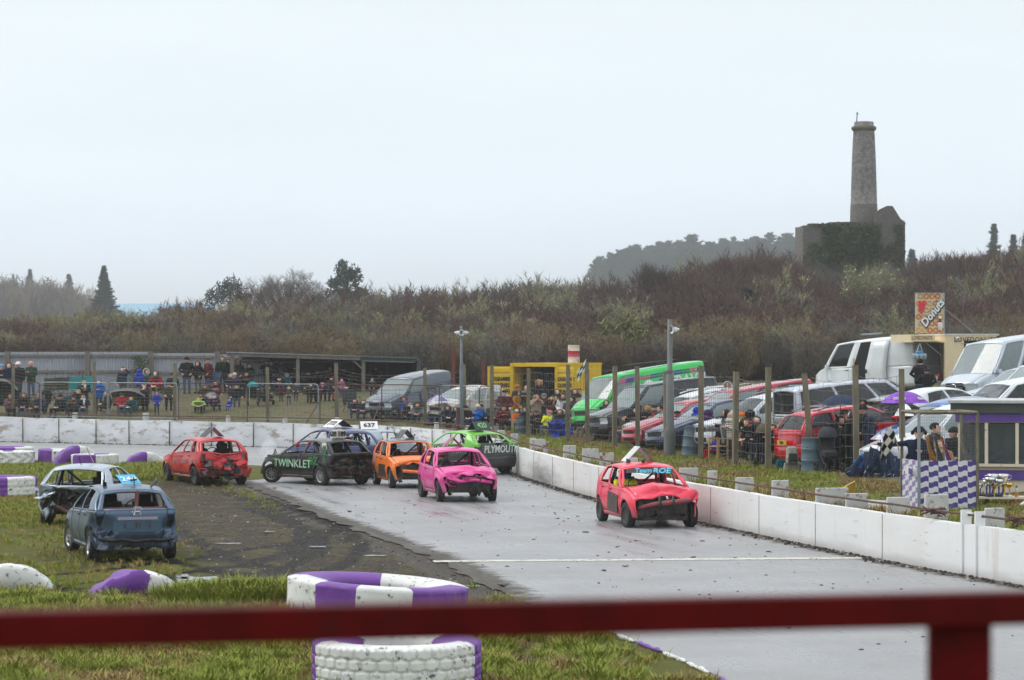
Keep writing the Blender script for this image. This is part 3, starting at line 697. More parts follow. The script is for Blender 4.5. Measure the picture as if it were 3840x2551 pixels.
plant('lichen_tree',bt('bt_k',23,top_h(3330,960,205)*1.0,.7,[TWIG[4],TWIG[3],LEAF[4]],4,.22,.012,upw=.6,twigs=3,lich=.03),3330,205,'wide branching pale tree right of the chimney foot')
plant('bare_tree',bt('bt_l',24,top_h(3525,935,235),.8,[BARK,TWIG[1]],4,.3),3525,235,'bare tree with open round crown between ruin and pines')
plant('bare_tree',bt('bt_m',25,top_h(3815,1010,190),.5,[TWIG[2],TWIG[2]],4,.28,upw=.5),3820,190,'tan bare tree at the right edge above the white vans')
plant('evergreen_shrub',evergreen('ev_e',27,3.6,1.6,[LEAF[0]]),2330,152,'olive bush behind the red and white drum on the container')
plant('pine_tree',conifer('pine_a',30,top_h(3728,838,520),3.8,.1,1.2,.85,gap=.2,ragged=.5,sp=1.5),3728,520,'tallest pine on the right skyline')
plant('pine_tree',conifer('pine_b',31,top_h(3800,880,520),3.5,.1,1.2,.85,gap=.2,ragged=.5,sp=1.5),3800,520,'pine on the right skyline beside the tallest one')
plant('pine_tree',conifer('pine_c',32,top_h(3850,855,520),3.5,.1,1.2,.85,gap=.2,ragged=.5,sp=1.5),3850,520,'pine cut by the right edge of the photo on the skyline')
plant('pine_tree',conifer('pine_d',33,top_h(3420,930,520),3.3,.1,1.2,.85,gap=.2,ragged=.5,sp=1.5),3420,520,'misty pine just right of the ruin')
pn=[conifer('pine_h%d'%i,40+i,27,6.2,.12,1.0,.5,gap=.3,ragged=.5,sp=2.6)for i in range(3)]
r=random.Random(77);px_=2235.0;k=0
while px_<3040 and k<60:
 Yh=1185+r.uniform(-35,60);ty=float(np.interp(px_,[2235,2400,2500,2700,2850,3040],[965,915,900,896,886,884]))+r.uniform(-6,14)
 s=max(.55,min(1.5,top_h(px_,ty,Yh)/27))*r.uniform(.93,1.04);plant('pine_tree',pn[k%3],px_,Yh,'hazy pine in the row along the hill left of the chimney','tree','pines on the misty hill',s,r.uniform(0,6));k+=1
 px_+=r.uniform(15,25)
# engine house with its chimney
def masonry(name,c1,c2,mortar,sx,sy,moss=.3):
 m,t,b=node_mat(name);tc=N(t,'ShaderNodeTexCoord');br=N(t,'ShaderNodeTexBrick')
 mp=N(t,'ShaderNodeMapping');mp.inputs['Rotation'].default_value=(math.radians(90),0,0)
 t.links.new(tc.outputs['UV']if name=='chimney_stone' else tc.outputs['Object'],mp.inputs[0])
 if name=='chimney_stone':mp.inputs['Rotation'].default_value=(0,0,0)
 t.links.new(mp.outputs[0],br.inputs[0])
 br.inputs['Color1'].default_value=(*c1,1);br.inputs['Color2'].default_value=(*c2,1);br.inputs['Mortar'].default_value=(*mortar,1)
 br.inputs['Scale'].default_value=1;br.inputs['Brick Width'].default_value=sx;br.inputs['Row Height'].default_value=sy;br.inputs['Mortar Size'].default_value=.03;br.inputs['Bias'].default_value=-.2
 n1=noise_n(t,tc.outputs['Object'],.6,6,.7);n2=noise_n(t,tc.outputs['Object'],2.5,5,.7)
 c=mixc(t,rmap(t,n2,.35,.7),br.outputs[0],(.10,.09,.08));c=mixc(t,rmap(t,n1,.55,.72,0,moss),c,(.06,.065,.025))
 t.links.new(c,b.inputs['Base Color']);b.inputs['Roughness'].default_value=.9;bump_n(t,b,br.outputs['Fac'],-.5,.05);return m
def engine_house():
 Y=252;root=empty('engine_house',on(3200,Y));z0=root.location.z;S_=Y/FPX
 tag(root,'ruined stone engine house with ivy and a tall round chimney','ruin')
 X=lambda px:(px-CXP)*S_-root.location.x
 Z=lambda py:CAMH-(py-HYP)*S_-z0
 st=masonry('ruin_stone',(.19,.165,.145),(.12,.105,.095),(.09,.08,.07),.5,.22);ch=masonry('chimney_stone',(.26,.225,.21),(.17,.15,.145),(.32,.30,.28),.42,.16,.15)
 mossm=pm('mossy_coping',(.10,.10,.04),.95,var=.4,scale=1.2)
 D=6.5
 top=[(3010,868),(3026,850),(3030,839),(3090,840),(3110,834),(3200,832),(3240,838),(3278,842),(3284,800),(3300,785),(3325,773),(3346,773),(3360,795),(3375,820),(3393,833)]
 mb=MB();n=len(top);fr=[Vector((X(a),-.2-.0,Z(b)))for a,b in top];bk=[v+Vector((0,.9,0))for v in fr]
 lo=[Vector((v.x,v.y,-1))for v in fr];lob=[Vector((v.x,v.y,-1))for v in bk]
 for i in range(n-1):
  mb.add([lo[i],lo[i+1],fr[i+1],fr[i]],[(0,1,2,3)]);mb.add([lob[i+1],lob[i],bk[i],bk[i+1]],[(0,1,2,3)])
  mb.add([fr[i],fr[i+1],bk[i+1],bk[i]],[(0,1,2,3)],1)
 mb.add([lo[0],fr[0],bk[0],lob[0]],[(0,1,2,3)]);mb.add([lo[-1],lob[-1],bk[-1],fr[-1]],[(0,1,2,3)])
 mb.obj('front_wall',[st,mossm],root)
 for px,hh in((3012,845),(3391,836)):
  w_=MB();s=1 if px<3200 else-1;w_.box((X(px)+s*.45,D/2+.4,(Z(hh)-1)/2),(.85,D,Z(hh)+1));w_.obj('side_wall',[st],root)
 w_=MB();w_.box((0,D+.6,Z(860)/2),(9.4,.8,Z(860)+1));w_.obj('back_wall',[st],root)
 cx=X(3252);cy=2.4;mb=MB();prof=[]
 def rr(px):return px*S_/2
 pts=[(1020,112),(845,106),(762,102),(761,100),(700,97),(600,91),(520,84),(485,80),(483,82),(480,92),(474,95),(468,92),(466,76),(450,73),(449,60)]
 for(py,wpx)in pts:prof.append((rr(wpx),Z(py)))
 mb.lathe(prof,28,(cx,cy,0),mf=lambda i,j:1 if i in(7,8,9,10,11)else(2 if i<2 else 0))
 o=mb.obj('chimney',[ch,mossm,st],root)
 uv=o.data.uv_layers.new(name='uv');k=0
 for pl in o.data.polygons:
  for li in pl.loop_indices:
   v=o.data.vertices[o.data.loops[li].vertex_index].co;a=math.atan2(v.y-cy,v.x-cx);uv.data[li].uv=((a if a>-3.1 else a+6.283)*1.3,v.z)
 rd=MB();rd.tube([(X(3222),cy-.6,Z(452)),(X(3224),cy-.6,Z(415))],.05,5);rd.spikes=None
 rd.tube([(X(3220),cy-.6,Z(418)),(X(3224),cy-.6,Z(424)),(X(3229),cy-.6,Z(418))],.03,4);rd.obj('lightning_rod',BLACK,o)
 r=random.Random(5);tb=TB()
 for k in range(9000):
  px=r.gauss(3190,75);py=838+abs(r.gauss(0,80));
  if r.random()<.45:px=r.uniform(3010,3390);py=r.uniform(840,1000)
  dens=noise.noise(Vector((px*.012,py*.012,1)))
  if not(3010<px<3393)or(abs(px-3190)>110 and dens<.02):continue
  lim=832 if 3100<px<3270 else 842
  if py<lim-3:continue
  thick=.75*max(0,1-((px-3190)/110)**2)*max(0,1-((py-890)/90)**2)
  p=Vector((X(px),-.25-r.random()*(thick+.12),Z(py)));tb.leaf(p,(rdir(r)+Vector((0,-.4,-.3))).normalized(),r.uniform(.14,.3),r,0 if r.random()<.75 else(1 if px<3100 else 2))
 me=tb.mesh('ivy',[LEAF[3],LEAF[0],LEAF[2]]);o=mesh_obj('ivy',me,None,root);o['kind']='stuff'
engine_house()
# far shed with the pale blue roof, in the mist on the left
def far_shed():
 Y=850;root=empty('warehouse',on(470,Y));S_=Y/FPX;z0=root.location.z;tag(root,'distant warehouse with long pale blue roof in the mist','building')
 X=lambda px:(px-CXP)*S_-root.location.x
 Z=lambda py:CAMH-(py-HYP)*S_-z0
 blue=pm('blue_roof_sheet',S(150,190,214),.5,var=.08,scale=.4);wl=pm('shed_wall',(.35,.36,.37),.8,var=.1);gut=pm('rust_gutter',(.45,.2,.1),.8)
 x0,x1=150,800;n=13;w_=MB();w_.box(((X(x0)+X(x1))/2,6,Z(1195)/2),(X(x1)-X(x0)-.6,12,Z(1195)));w_.obj('wall',wl,root)
 rf=MB();rf.box(((X(x0)+X(x1))/2,6.2,Z(1150)-.2),(X(x1)-X(x0),.3,.12));ro=rf.obj('roof_ridge',wl,root)
 for i in range(n):
  a,b2=lerp(X(x0),X(x1),i/n)+.05,lerp(X(x0),X(x1),(i+1)/n)-.05;q=MB()
  q.add([(a,-.6,Z(1200)),(b2,-.6,Z(1200)),(b2,6,Z(1138)),(a,6,Z(1138)),(a,-.6,Z(1200)-.12),(b2,-.6,Z(1200)-.12),(b2,6,Z(1138)-.12),(a,6,Z(1138)-.12)],[(0,1,2,3),(7,6,5,4),(0,4,5,1),(1,5,6,2),(2,6,7,3),(3,7,4,0)]);q.obj('roof_panel',blue,root)
 g=MB();g.box(((X(x0)+X(x1))/2,-.75,Z(1202)),(X(x1)-X(x0),.2,.2));g.obj('gutter',gut,root)
far_shed()
# vehicles
def tyre_mesh(R,w_,key):
 mb=MB();h=w_/2
 mb.lathe([(R*.60,-h*.85),(R*.66,-h),(R*.9,-h),(R*.985,-h*.82),(R,-h*.4),(R,h*.4),(R*.985,h*.82),(R*.9,h),(R*.66,h),(R*.60,h*.85)],26,R=RY(math.pi/2))
 return mb.mesh('tyre_'+key)
def rim_mesh(R,w_,style,key):
 mb=MB();h=w_/2;Q=RY(math.pi/2);r=R*.64
 for s in(1,-1):
  mb.lathe([(r,s*h*.9),(r*.93,s*h*.93),(r*.88,s*h*.5)],24,R=Q,m=0)
 mb.lathe([(r*.9,-h*.5),(r*.9,h*.5)],24,R=Q,m=1)
 for s in(1,-1):
  zz=s*h*.62
  mb.lathe([(r*.9,zz*.5),(.001,zz*.5)],24,R=Q,m=1)
  if style=='steel':
   mb.lathe([(r*.88,zz),(r*.6,zz*1.25),(r*.45,zz*.9),(.001,zz*.9)],24,R=Q,m=0)
   for k in range(8):
    a=k*math.pi/4;mb.box(Q@Vector((r*.74*math.cos(a),r*.74*math.sin(a),zz*1.16)),(.012,r*.12,r*.12),1)
  else:
   n={'ten':10,'five':5,'seven':7}[style]
   for k in range(n):
    a=2*math.pi*k/n;d=Vector((math.cos(a),math.sin(a),0));wd=r*(.16 if n>6 else .26)
    mb.box(Q@(d*r*.54+Vector((0,0,zz))),(.03,wd,r*.78),0,Q@RZ(a)@Matrix(((0,0,1),(0,1,0),(1,0,0)))@Q.inverted()if False else(Matrix.Rotation(a,3,'X'))@RX(-math.pi/2)if False else wheel_rot(a))
   mb.lathe([(r*.24,zz*1.1),(r*.2,zz*1.25),(.001,zz*1.25)],12,R=Q,m=0)
 return mb.mesh('rim_'+key)
def wheel_rot(a):
 rad=Vector((0,math.sin(a),-math.cos(a)));ax=Vector((1,0,0));tn=rad.cross(ax)
 return Matrix((ax,tn,rad)).transposed()
WHEELS={}
RIMG=pm('silver_alloy',(.45,.45,.44),.4,.7,var=.2,scale=20,dirt=(MUD,.3,15));RIMD=pm('dark_steel_rim',(.05,.05,.052),.55,.4,var=.3,scale=20,dirt=((.12,.06,.03),.4,12))
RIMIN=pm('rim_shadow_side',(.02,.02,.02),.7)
def wheel(parent,loc,R=.3,w_=.19,style='ten',steer=0,camber=0,rimmat=None,name='wheel'):
 k='%.2f_%.2f'%(R,w_);k2=k+style
 if k not in WHEELS:WHEELS[k]=tyre_mesh(R,w_,k);WHEELS[k].materials.append(RUBBER)
 rm=rimmat or RIMG;k3=k2+rm.name
 if k3 not in WHEELS:WHEELS[k3]=rim_mesh(R,w_,style,k3);WHEELS[k3].materials.append(rm);WHEELS[k3].materials.append(RIMIN)
 o=mesh_obj(name,WHEELS[k],None,parent,loc,(0,camber,steer));mesh_obj('rim',WHEELS[k3],None,o);return o
def paint(name,col,dirt=.2,rough=.28,dc=None,ds=3.5,metal=0.0,coat=.5,spray=0):
 new='paint_'+name not in MATS;m=pm('paint_'+name,col,rough,metal,var=.07,scale=2.2,dirt=(dc or MUD,dirt,ds),coat=coat,bump=.06,bscale=3)
 if new and spray:
  t=m.node_tree;b=t.nodes['Principled BSDF'];lk=b.inputs['Base Color'].links[0];src=lk.from_socket;tc=N(t,'ShaderNodeTexCoord');ob=tc.outputs['Object'];z=N(t,'ShaderNodeSeparateXYZ');t.links.new(ob,z.inputs[0])
  f=rmap(t,mth(t,'ADD',z.outputs[2],mth(t,'MULTIPLY',noise_n(t,ob,5,7,.75),1.1)),1.12,.78,0,.85*spray);c=mixc(t,f,src,(.075,.058,.045));ch=noise_n(t,ob,7,6,.7);c=mixc(t,rmap(t,ch,.655,.675,0,.8),c,(.09,.085,.08));c=mixc(t,rmap(t,ch,.30,.285,0,.6),c,(.42,.40,.38));t.links.new(c,b.inputs['Base Color'])
  t.links.new(mth(t,'ADD',mth(t,'MULTIPLY',f,.5),rough),b.inputs['Roughness']);b.inputs['Coat Weight'].default_value=.25
 return m
def text(s,parent,size,mat,loc,rot,shear=0,bold=0,name='lettering',ax='CENTER',ext=.003,space=1.0,sx=1.0):
 c=bpy.data.curves.new(name,'FONT');c.body=s;c.size=size;c.align_x=ax;c.align_y='CENTER';c.extrude=ext;c.shear=shear;c.offset=bold;c.space_character=space;c.resolution_u=2
 c.materials.append(mat);o=bpy.data.objects.new(name,c);link(o);o.parent=parent;o.location=loc;o.rotation_euler=rot;o.scale=(sx,1,1);return o
HATCH=dict(L=4.0,W=1.7,wb=2.5,fo=.80,R=.30,tw=.19,sill=.22,zN=.68,yC=.72,zC=.93,yRF=.02,zRF=1.36,zR=1.43,yRR=-1.5,zRR=1.36,yT=-1.84,zT=.95,zBR=.97,tumble=.765,zbot=.25,doors=[(.62,-.32),(-.36,-1.06)],wins=[(.06,.46,'o'),(.50,.80,'o')],screen='o',rear='o',rs=.10,arch=1.14,crown=.06,nose=.14)
def P_(**k):d=dict(HATCH);d.update(k);return d
class Car:
 def __init__(s,name,p,mats,dmg=(),seed=1,dens=1.0):
  s.p=p;s.root=empty(name);s.dmg=dmg;s.mats=mats;s.parts={};s.dens=dens
  s.yF=p['L']/2-p['fo'];s.yR=s.yF-p['wb'];s.seed=seed
 def plan(s,y):
  L=s.p['L'];f=sm(L/2-.9,L/2,y);r=sm(L/2-.75,L/2,-y);return 1-.15*f*f-.09*r*r
 def top(s,y):
  p=s.p;yn=p['L']/2-p['nose']
  if y>p['yC']:
   t=(y-p['yC'])/(yn-p['yC']);return lerp(p['zC']-.02,p['zN'],t**1.35)
  return lerp(p['zC']-.02,p['zBR'],sm(p['yC'],p['yT'],y)if p['yC']<p['yT']else min(1,max(0,(p['yC']-y)/(p['yC']-p['yT']))))
 def hw(s,y,z):
  p=s.p;b=s.top(y);return p['W']/2*s.plan(y)*(.93+.07*sm(p['sill'],.58,z)-.045*sm(.62,max(.7,b),z))
 def rail(s,t):
  p=s.p;return Vector((p['W']/2*p['tumble']*(1-.03*abs(2*t-1)**2),lerp(p['yRF'],p['yRR'],t),lerp(p['zRF'],p['zRR'],t)+(p['zR']-max(p['zRF'],p['zRR']))*4*t*(1-t)-p['crown']))
 def beltp(s,t):
  p=s.p;y=lerp(p['yC'],p['yT'],t);z=s.top(y);return Vector((s.hw(y,z),y,z))
 def roofp(s,u,v):
  p=s.p;e=s.rail(v);c=1-u*u;return Vector((u*e.x,e.y+(.07*c*(1-v)**4)-.06*c*v**4,e.z+p['crown']*(1-abs(u)**2.4)))
 def cowlp(s,u):
  p=s.p;b=s.beltp(0);c=1-u*u;return Vector((u*b.x,b.y+.16*c,b.z+.06*c))
 def tailtop(s,u):
  p=s.p;b=s.beltp(1);c=1-u*u;return Vector((u*b.x,b.y-.07*c,lerp(b.z,p['zT'],c**.5)))
 def D(s,v):
  v=Vector(v)
  for d in s.dmg:
   c,rad,push,amp,fr=d[:5]
   q=Vector(((v.x-c[0])/rad[0],(v.y-c[1])/rad[1],(v.z-c[2])/rad[2]));w_=1-sm(.35,1.0,q.length)
   if w_<=0:continue
   n=noise.noise_vector(v*fr+Vector((s.seed*3.1,0,0)));n2=noise.noise_vector(v*fr*2.7+Vector((0,s.seed,0)))
   v=v+Vector(push)*w_+(n*amp+n2*amp*.45)*w_
  return v
 def mb(s,part):
  if part not in s.parts:s.parts[part]=MB()
  return s.parts[part]
 def patch(s,fn,us,vs,pick):
  """pick(u, v, centre) -> (part name, material index) or None"""
  P0=[[s.D(fn(u,v))for u in us]for v in vs];groups={}
  for j in range(len(vs)-1):
   for i in range(len(us)-1):
    a=pick((us[i]+us[i+1])/2,(vs[j]+vs[j+1])/2)
    if a is None:continue
    groups.setdefault(a,[]).append((i,j))
  for(part,m),cells in groups.items():
   mb=s.mb(part);idx={}
   def vid(i,j):
    if(i,j)not in idx:idx[(i,j)]=len(mb.v);mb.v.append(tuple(P0[j][i]))
    return idx[(i,j)]
   for(i,j)in cells:
    mb.f.append((vid(i,j),vid(i+1,j),vid(i+1,j+1),vid(i,j+1)));mb.m.append(m);mb.sm.append(True)
 def build(s):
  p=s.p;L=p['L'];yn=L/2-p['nose'];yt=-L/2+.12;Ra=p['R']*p['arch']+.03;zax=p['R'];st=.11/s.dens
  ys=set(frange(yt,yn,int((yn-yt)/st)))
  for ya in(s.yF,s.yR):
   ys={y for y in ys if abs(y-ya)>Ra+.03};ys|={ya+Ra*math.sin(k*math.pi/2/6)for k in range(-6,7)};ys|={ya-Ra-.002,ya+Ra+.002}
  for d in p['doors']:
   for y in d:ys={q for q in ys if abs(q-y)>.025};ys.add(y)
  ys=sorted(y for y in ys if yt<=y<=yn)
  def zb(y):
   z=p['sill']if(s.yR<y<s.yF)else p['sill']+.04
   for ya in(s.yF,s.yR):
    if abs(y-ya)<=Ra+.001:z=max(z,zax+math.sqrt(max(0,Ra*Ra-(y-ya)**2)))
   return z
  rows=[0,.12,.25,.4,.55,.7,.85,.94,1]
  skip=s.p.get('skip',())
  for sd in(1,-1):
   def fn(y,r,sd=sd):
    a,b=zb(y),s.top(y);z=lerp(a,b,r)if b>a else b;return Vector((sd*s.hw(y,z),y,z))
   def pick(y,r,sd=sd):
    z=lerp(zb(y),s.top(y),r)
    for k,(y0,y1)in enumerate(p['doors']):
     if y1<y<y0 and r>.12:return('door_%s%d'%('r' if sd>0 else 'l',k),0)
    if y>s.yF-Ra:return('wing_r' if sd>0 else 'wing_l',0)
    return('body_shell',0 if z>p.get('clad',0)else 1)
   s.patch(fn,ys,rows,pick)
   T=sorted({round(x,4)for w_ in p['wins']for x in(w_[0],w_[1])}|set(frange(0,1,20)))
   T=[t for i,t in enumerate(T)if i==0 or t-T[i-1]>.012 or any(abs(t-w_[k])<1e-4 for w_ in p['wins']for k in(0,1))]
   def fn2(t,r,sd=sd):
    q=s.beltp(t).lerp(s.rail(t),r);q.x+=.035*math.sin(math.pi*r);return Vector((sd*q.x,q.y,q.z))
   def pick2(t,r,sd=sd):
    for k,(a,b,ty)in enumerate(p['wins']):
     if a<t<b and .06<r<.93:
      if ty=='o':return None
      if ty=='p':return('body_shell',0)
      return('window_%s%d'%('r' if sd>0 else 'l',k),2 if ty=='g' else 3)
    return('body_shell',0)
   s.patch(fn2,T,[0,.06,.28,.5,.72,.93,1],pick2)
  U=frange(-1,1,int(14*s.dens)//2*2)
  s.patch(lambda u,v:s.roofp(u,v),U,frange(0,1,int(12*s.dens)),lambda u,v:('roof',0))
  def fb(u,v):
   y=lerp(yn,p['yC'],v);z=s.top(y);c=1-u*u;return Vector((u*s.hw(y,z),y+lerp(p['nose'],.16,v)*c,z+.06*c*(.4+.6*v)))
  if 'bonnet' not in skip:s.patch(fb,U,frange(0,1,int(12*s.dens)),lambda u,v:('bonnet',0)if abs(u)<.9 else('wing_r' if u>0 else 'wing_l',0))
  a,b=(lambda u:s.cowlp(u)),(lambda u:s.roofp(u,0))
  sw=p['screen'];ap=p.get('apil',.92);Us=[-1,-ap,-.5,0,.5,ap,1]
  def pks(u,v):
   if abs(u)>ap or v>.94:return('body_shell',0)
   if sw=='o':return None
   return('windscreen',2)
  s.patch(lambda u,v:a(u).lerp(b(u),v),Us,[0,.3,.6,.94,1],pks)
  rw=p['rear'];e=1-p['rs']
  Ur=[-1,-(1+e)/2,-e,-.5,0,.5,e,(1+e)/2,1]
  def pkr(u,v):
   if abs(u)>e or v>.92 or v<.1:return('tailgate',0)if(v<.1 and abs(u)<e)else('body_shell',0)
   if rw=='o':return None
   if rw=='p':return('tailgate',0)
   return('rear_window',2)
  if 'tailgate' not in skip or True:
   s.patch(lambda u,v:s.tailtop(u).lerp(s.roofp(u,1),v),Ur,[0,.1,.35,.65,.92,1],pkr)
  zbt=p['zbot']
  def ff(u,v):
   z=lerp(zbt,s.top(yn),v);c=1-u*u;return Vector((u*s.hw(yn,z),yn+p['nose']*c+.05*math.sin(math.pi*min(1,v*1.6))*(1-.3*u*u),z+.024*c*v))
  hl=p.get('lamp',(.55,.93,.62,.93))
  def pkf(u,v):
   if hl[0]<abs(u)<hl[1]and hl[2]<v<hl[3]:return('headlight_'+('r' if u>0 else 'l'),4)
   if abs(u)<hl[0]-.06 and .62<v<.86:return('grille',5)
   if abs(u)<.5 and .12<v<.34:return('grille',5)
   return('front_bumper',0 if v>p.get('bumpsplit',0)else 1)
  UF=sorted(set(frange(-1,1,20))|{hl[0],-hl[0],hl[1],-hl[1]});VF=sorted(set(frange(0,1,10))|{hl[2],hl[3],.12,.34,.62,.86})
  if 'front' not in skip:s.patch(ff,UF,VF,pkf)
  def ft(u,v):
   t0=s.tailtop(u);z=lerp(zbt,t0 .z,v);c=1-u*u;yy=lerp(-L/2+.12-.10*c,t0 .y,sm(.45,1,v));yy-=.04*math.sin(math.pi*min(1,v*2));return Vector((u*s.hw(yt,min(z,s.top(yt)))*1.0,yy,z))
  tl=p.get('tail',(.8,.99,.58,.93))
  def pkt(u,v):
   if tl[0]<abs(u)<tl[1]and tl[2]<v<tl[3]:return('tail_light_'+('r' if u>0 else 'l'),6)
   if v>.47 and abs(u)<tl[0]:return('tailgate',0)
   return('rear_bumper',0 if v>p.get('bumpsplit',0)else 1)if v<.47 else('body_shell',0)
  UT=sorted(set(frange(-1,1,16))|{tl[0],-tl[0],tl[1],-tl[1]});VT=sorted(set(frange(0,1,10))|{tl[2],tl[3],.47})
  if 'tail' not in skip:s.patch(ft,UT,VT,pkt)
  else:s.patch(ft,UT,VT,lambda u,v:(pkt(u,v)if v>.8 or(abs(u)>.86 and v>.4)else None))
  fl=s.mb('underbody');zf=p['sill']+.06
  fl.box((0,(s.yF+s.yR)/2,zf),(p['W']*.84,p['wb']-.55,.06),7)
  fl.box((0,s.yR-.1,zf+.16),(p['W']*.6,.9,.14),7);fl.box((0,s.yF+.05,zf+.2),(p['W']*.5,.8,.3),7)
  for ya in(s.yF,s.yR):fl.tube([(-p['W']/2+.2,ya,p['R']),(p['W']/2-.2,ya,p['R'])],.04,6,7)
  return s
 def finish(s,thick=.02):
  nm={'window':'window','door':'door','wing':'wing','headlight':'headlight','tail_light':'tail_light'}
  s.obj={}
  for k,mb in s.parts.items():
   if not mb.f:continue
   base=k
   for a in nm:
    if k.startswith(a+'_'):base=nm[a]
   me=mb.mesh(base);o=mesh_obj(base,me,s.mats,s.root);s.obj[k]=o
   if k in('body_shell','roof','bonnet','tailgate','front_bumper','rear_bumper')or base in('door','wing'):
    md=o.modifiers.new('sheet','SOLIDIFY');md.thickness=thick*(1.6 if k=='body_shell' else 1);md.offset=0
  for sd in('r','l'):
   for i in range(len(s.p['doors'])):
    d=s.obj.get('door_%s%d'%(sd,i))
    if d:
     y0,y1=s.p['doors'][i];y=y1+.13;z=s.top(y)-.09;h=MB();x=s.hw(y,z)*(1 if sd=='r' else-1);q=s.D((x*1.01,y,z));h.box(q,(.035,.16,.03));h.obj('handle',s.mats[1],d)
    wv=s.obj.get('window_%s%d'%(sd,i))
  return s
 def wheels(s,style='ten',steer=0,cam=(0,0,0,0),rim=None,off=((0,0),(0,0),(0,0),(0,0))):
  p=s.p;tr=p['W']/2-p['tw']/2-.01
  for i,(sd,ya,stv)in enumerate(((1,s.yF,steer),(-1,s.yF,steer),(1,s.yR,0),(-1,s.yR,0))):
   wheel(s.root,(sd*(tr+off[i][0]),ya+off[i][1],p['R']),p['R'],p['tw'],style,stv,cam[i],rim)
  return s
 def add(s,name,mb,mat,parent=None):return mb.obj(name,mat,parent or s.root)
 def interior(s,cage=True,seat=(-.38,),wheel_side=1,dash=True,cagemat=None,bar=None):
  p=s.p;W=p['W'];zf=p['sill']+.1
  for sx in seat:
   b=MB();yS=p['yC']-1.05;b.box((sx,yS,zf+.16),(.46,.5,.14));b.box((sx,yS-.3,zf+.48),(.46,.12,.62),R=RX(.2));b.box((sx,yS-.38,zf+.84),(.26,.09,.2),R=RX(.2));b.obj('seat',BLACK,s.root)
  if dash:
   b=MB();b.box((0,p['yC']-.1,p['zC']-.12),(W*.8,.35,.2),taper=.85);b.obj('dashboard',BLACK,s.root)
  b=MB();c=Vector((.36*wheel_side,p['yC']-.45,p['zC']+.02));pts=[c+RX(-1.0)@Vector((.18*math.cos(k*math.pi/8),.18*math.sin(k*math.pi/8),0))for k in range(17)]
  b.tube(pts,.016,6,cap=False);b.tube([c-Vector((.17,0,0)),c+Vector((.17,0,0))],.014,5);b.tube([c,c+Vector((0,.3,-.2))],.02,5);b.obj('steering_wheel',BLACK,s.root)
  if cage:
   b=MB();e=s.rail(.52);x=e.x-.09;z=e.z-.03;y=e.y;m=cagemat or BLACK
   b.tube([(-x-.09,y,zf),(-x-.05,y,z*.65),(-x,y,z),(x,y,z),(x+.05,y,z*.65),(x+.09,y,zf)],.03,8);b.tube([(-x,y,z),(x+.05,y,zf+.1)],.025,6);b.tube([(-x-.06,y,p['zC']),(x+.06,y,p['zC'])],.025,6)
   b.obj('roll_cage',m,s.root)
   for sd in(1,-1):
    b=MB();b.tube([(sd*x,y,z),(sd*(x+.1),p['yR' if False else 'yRR']+.25,zf+.35)],.045,8);b.obj('cage_stay',bar or BLACK,s.root)
 def mirrors(s,mat=None,size=(.16,.1,.14)):
  p=s.p
  for sd in(1,-1):
   b=MB();y=p['yC']-.22;z=s.top(y)+.08;x=s.hw(y,z-.1)+.1;b.box((sd*x,y,z),size,0,RZ(sd*.2),.85);b.box((sd*(x-.1),y,z-.04),(.12,.04,.03));b.obj('wing_mirror',mat or s.mats[0],s.root)
 def plate(s,txt,front=False,col=None):
  p=s.p;y=(p['L']/2+.03)if front else(-p['L']/2-.075);z=.42 if front else p.get('plz',.75)
  b=MB();b.box((0,y,z),(.52,.02,.12));o=b.obj('number_plate',pm('plate_yellow',(.75,.52,.02),.4)if not front else WHITEPAINT,s.root)
  if txt:text(txt,o,.1,BLACK,(0,y+(.013 if front else-.013),z),(math.pi/2,0,math.pi if front else 0),bold=.002)
 def place(s,X,Y,fwd,label,cat,group=None,z=None,tilt=None):
  """put the car on the ground heading along fwd (x, y); it leans with the slope"""
  f=Vector((fwd[0],fwd[1],0)).normalized();r_=Vector((f.y,-f.x,0));b=s.p['wb']/2;tw=.7
  if z is None:
   zf,zr=gz(X+f.x*b,Y+f.y*b),gz(X-f.x*b,Y-f.y*b);zl,zr2=gz(X-r_.x*tw,Y-r_.y*tw),gz(X+r_.x*tw,Y+r_.y*tw)
   f3=Vector((f.x,f.y,(zf-zr)/(2*b))).normalized();r3=Vector((r_.x,r_.y,(zr2-zl)/(2*tw))).normalized();zc=(zf+zr)/2
  else:f3,r3,zc=f,r_,z
  if tilt:f3=(f3+Vector((0,0,tilt[0]))).normalized();r3=(r3+Vector((0,0,tilt[1]))).normalized()
  u3=r3 .cross(f3).normalized();r3=f3 .cross(u3)
  s.root.matrix_world=Matrix.Translation((X,Y,zc))@Matrix((r3,f3,u3)).transposed().to_4x4()
  tag(s.root,label,cat,group);return s
def torn(car,n,box,size,mat,seed=3,amp=.12,name='torn_panel'):
 """crumpled strips of sheet metal hanging in a wrecked corner"""
 r=random.Random(seed)
 for k in range(n):
  c=Vector([r.uniform(box[0][i],box[1][i])for i in range(3)]);R=Euler((r.uniform(-1.3,1.3),r.uniform(-1.3,1.3),r.uniform(0,3))).to_matrix();a,b=size*r.uniform(.5,1.3),size*r.uniform(.3,.8);mb=MB()
  def fn(u,v):
   q=R@Vector((u*a,v*b,0));nn=noise.noise_vector((q+c)*7+Vector((seed,k,0)));return c+q+nn*amp
  mb.grid(fn,frange(-.5,.5,6),frange(-.5,.5,5));o=mb.obj(name,mat,car.root);md=o.modifiers.new('sheet','SOLIDIFY');md.thickness=.008
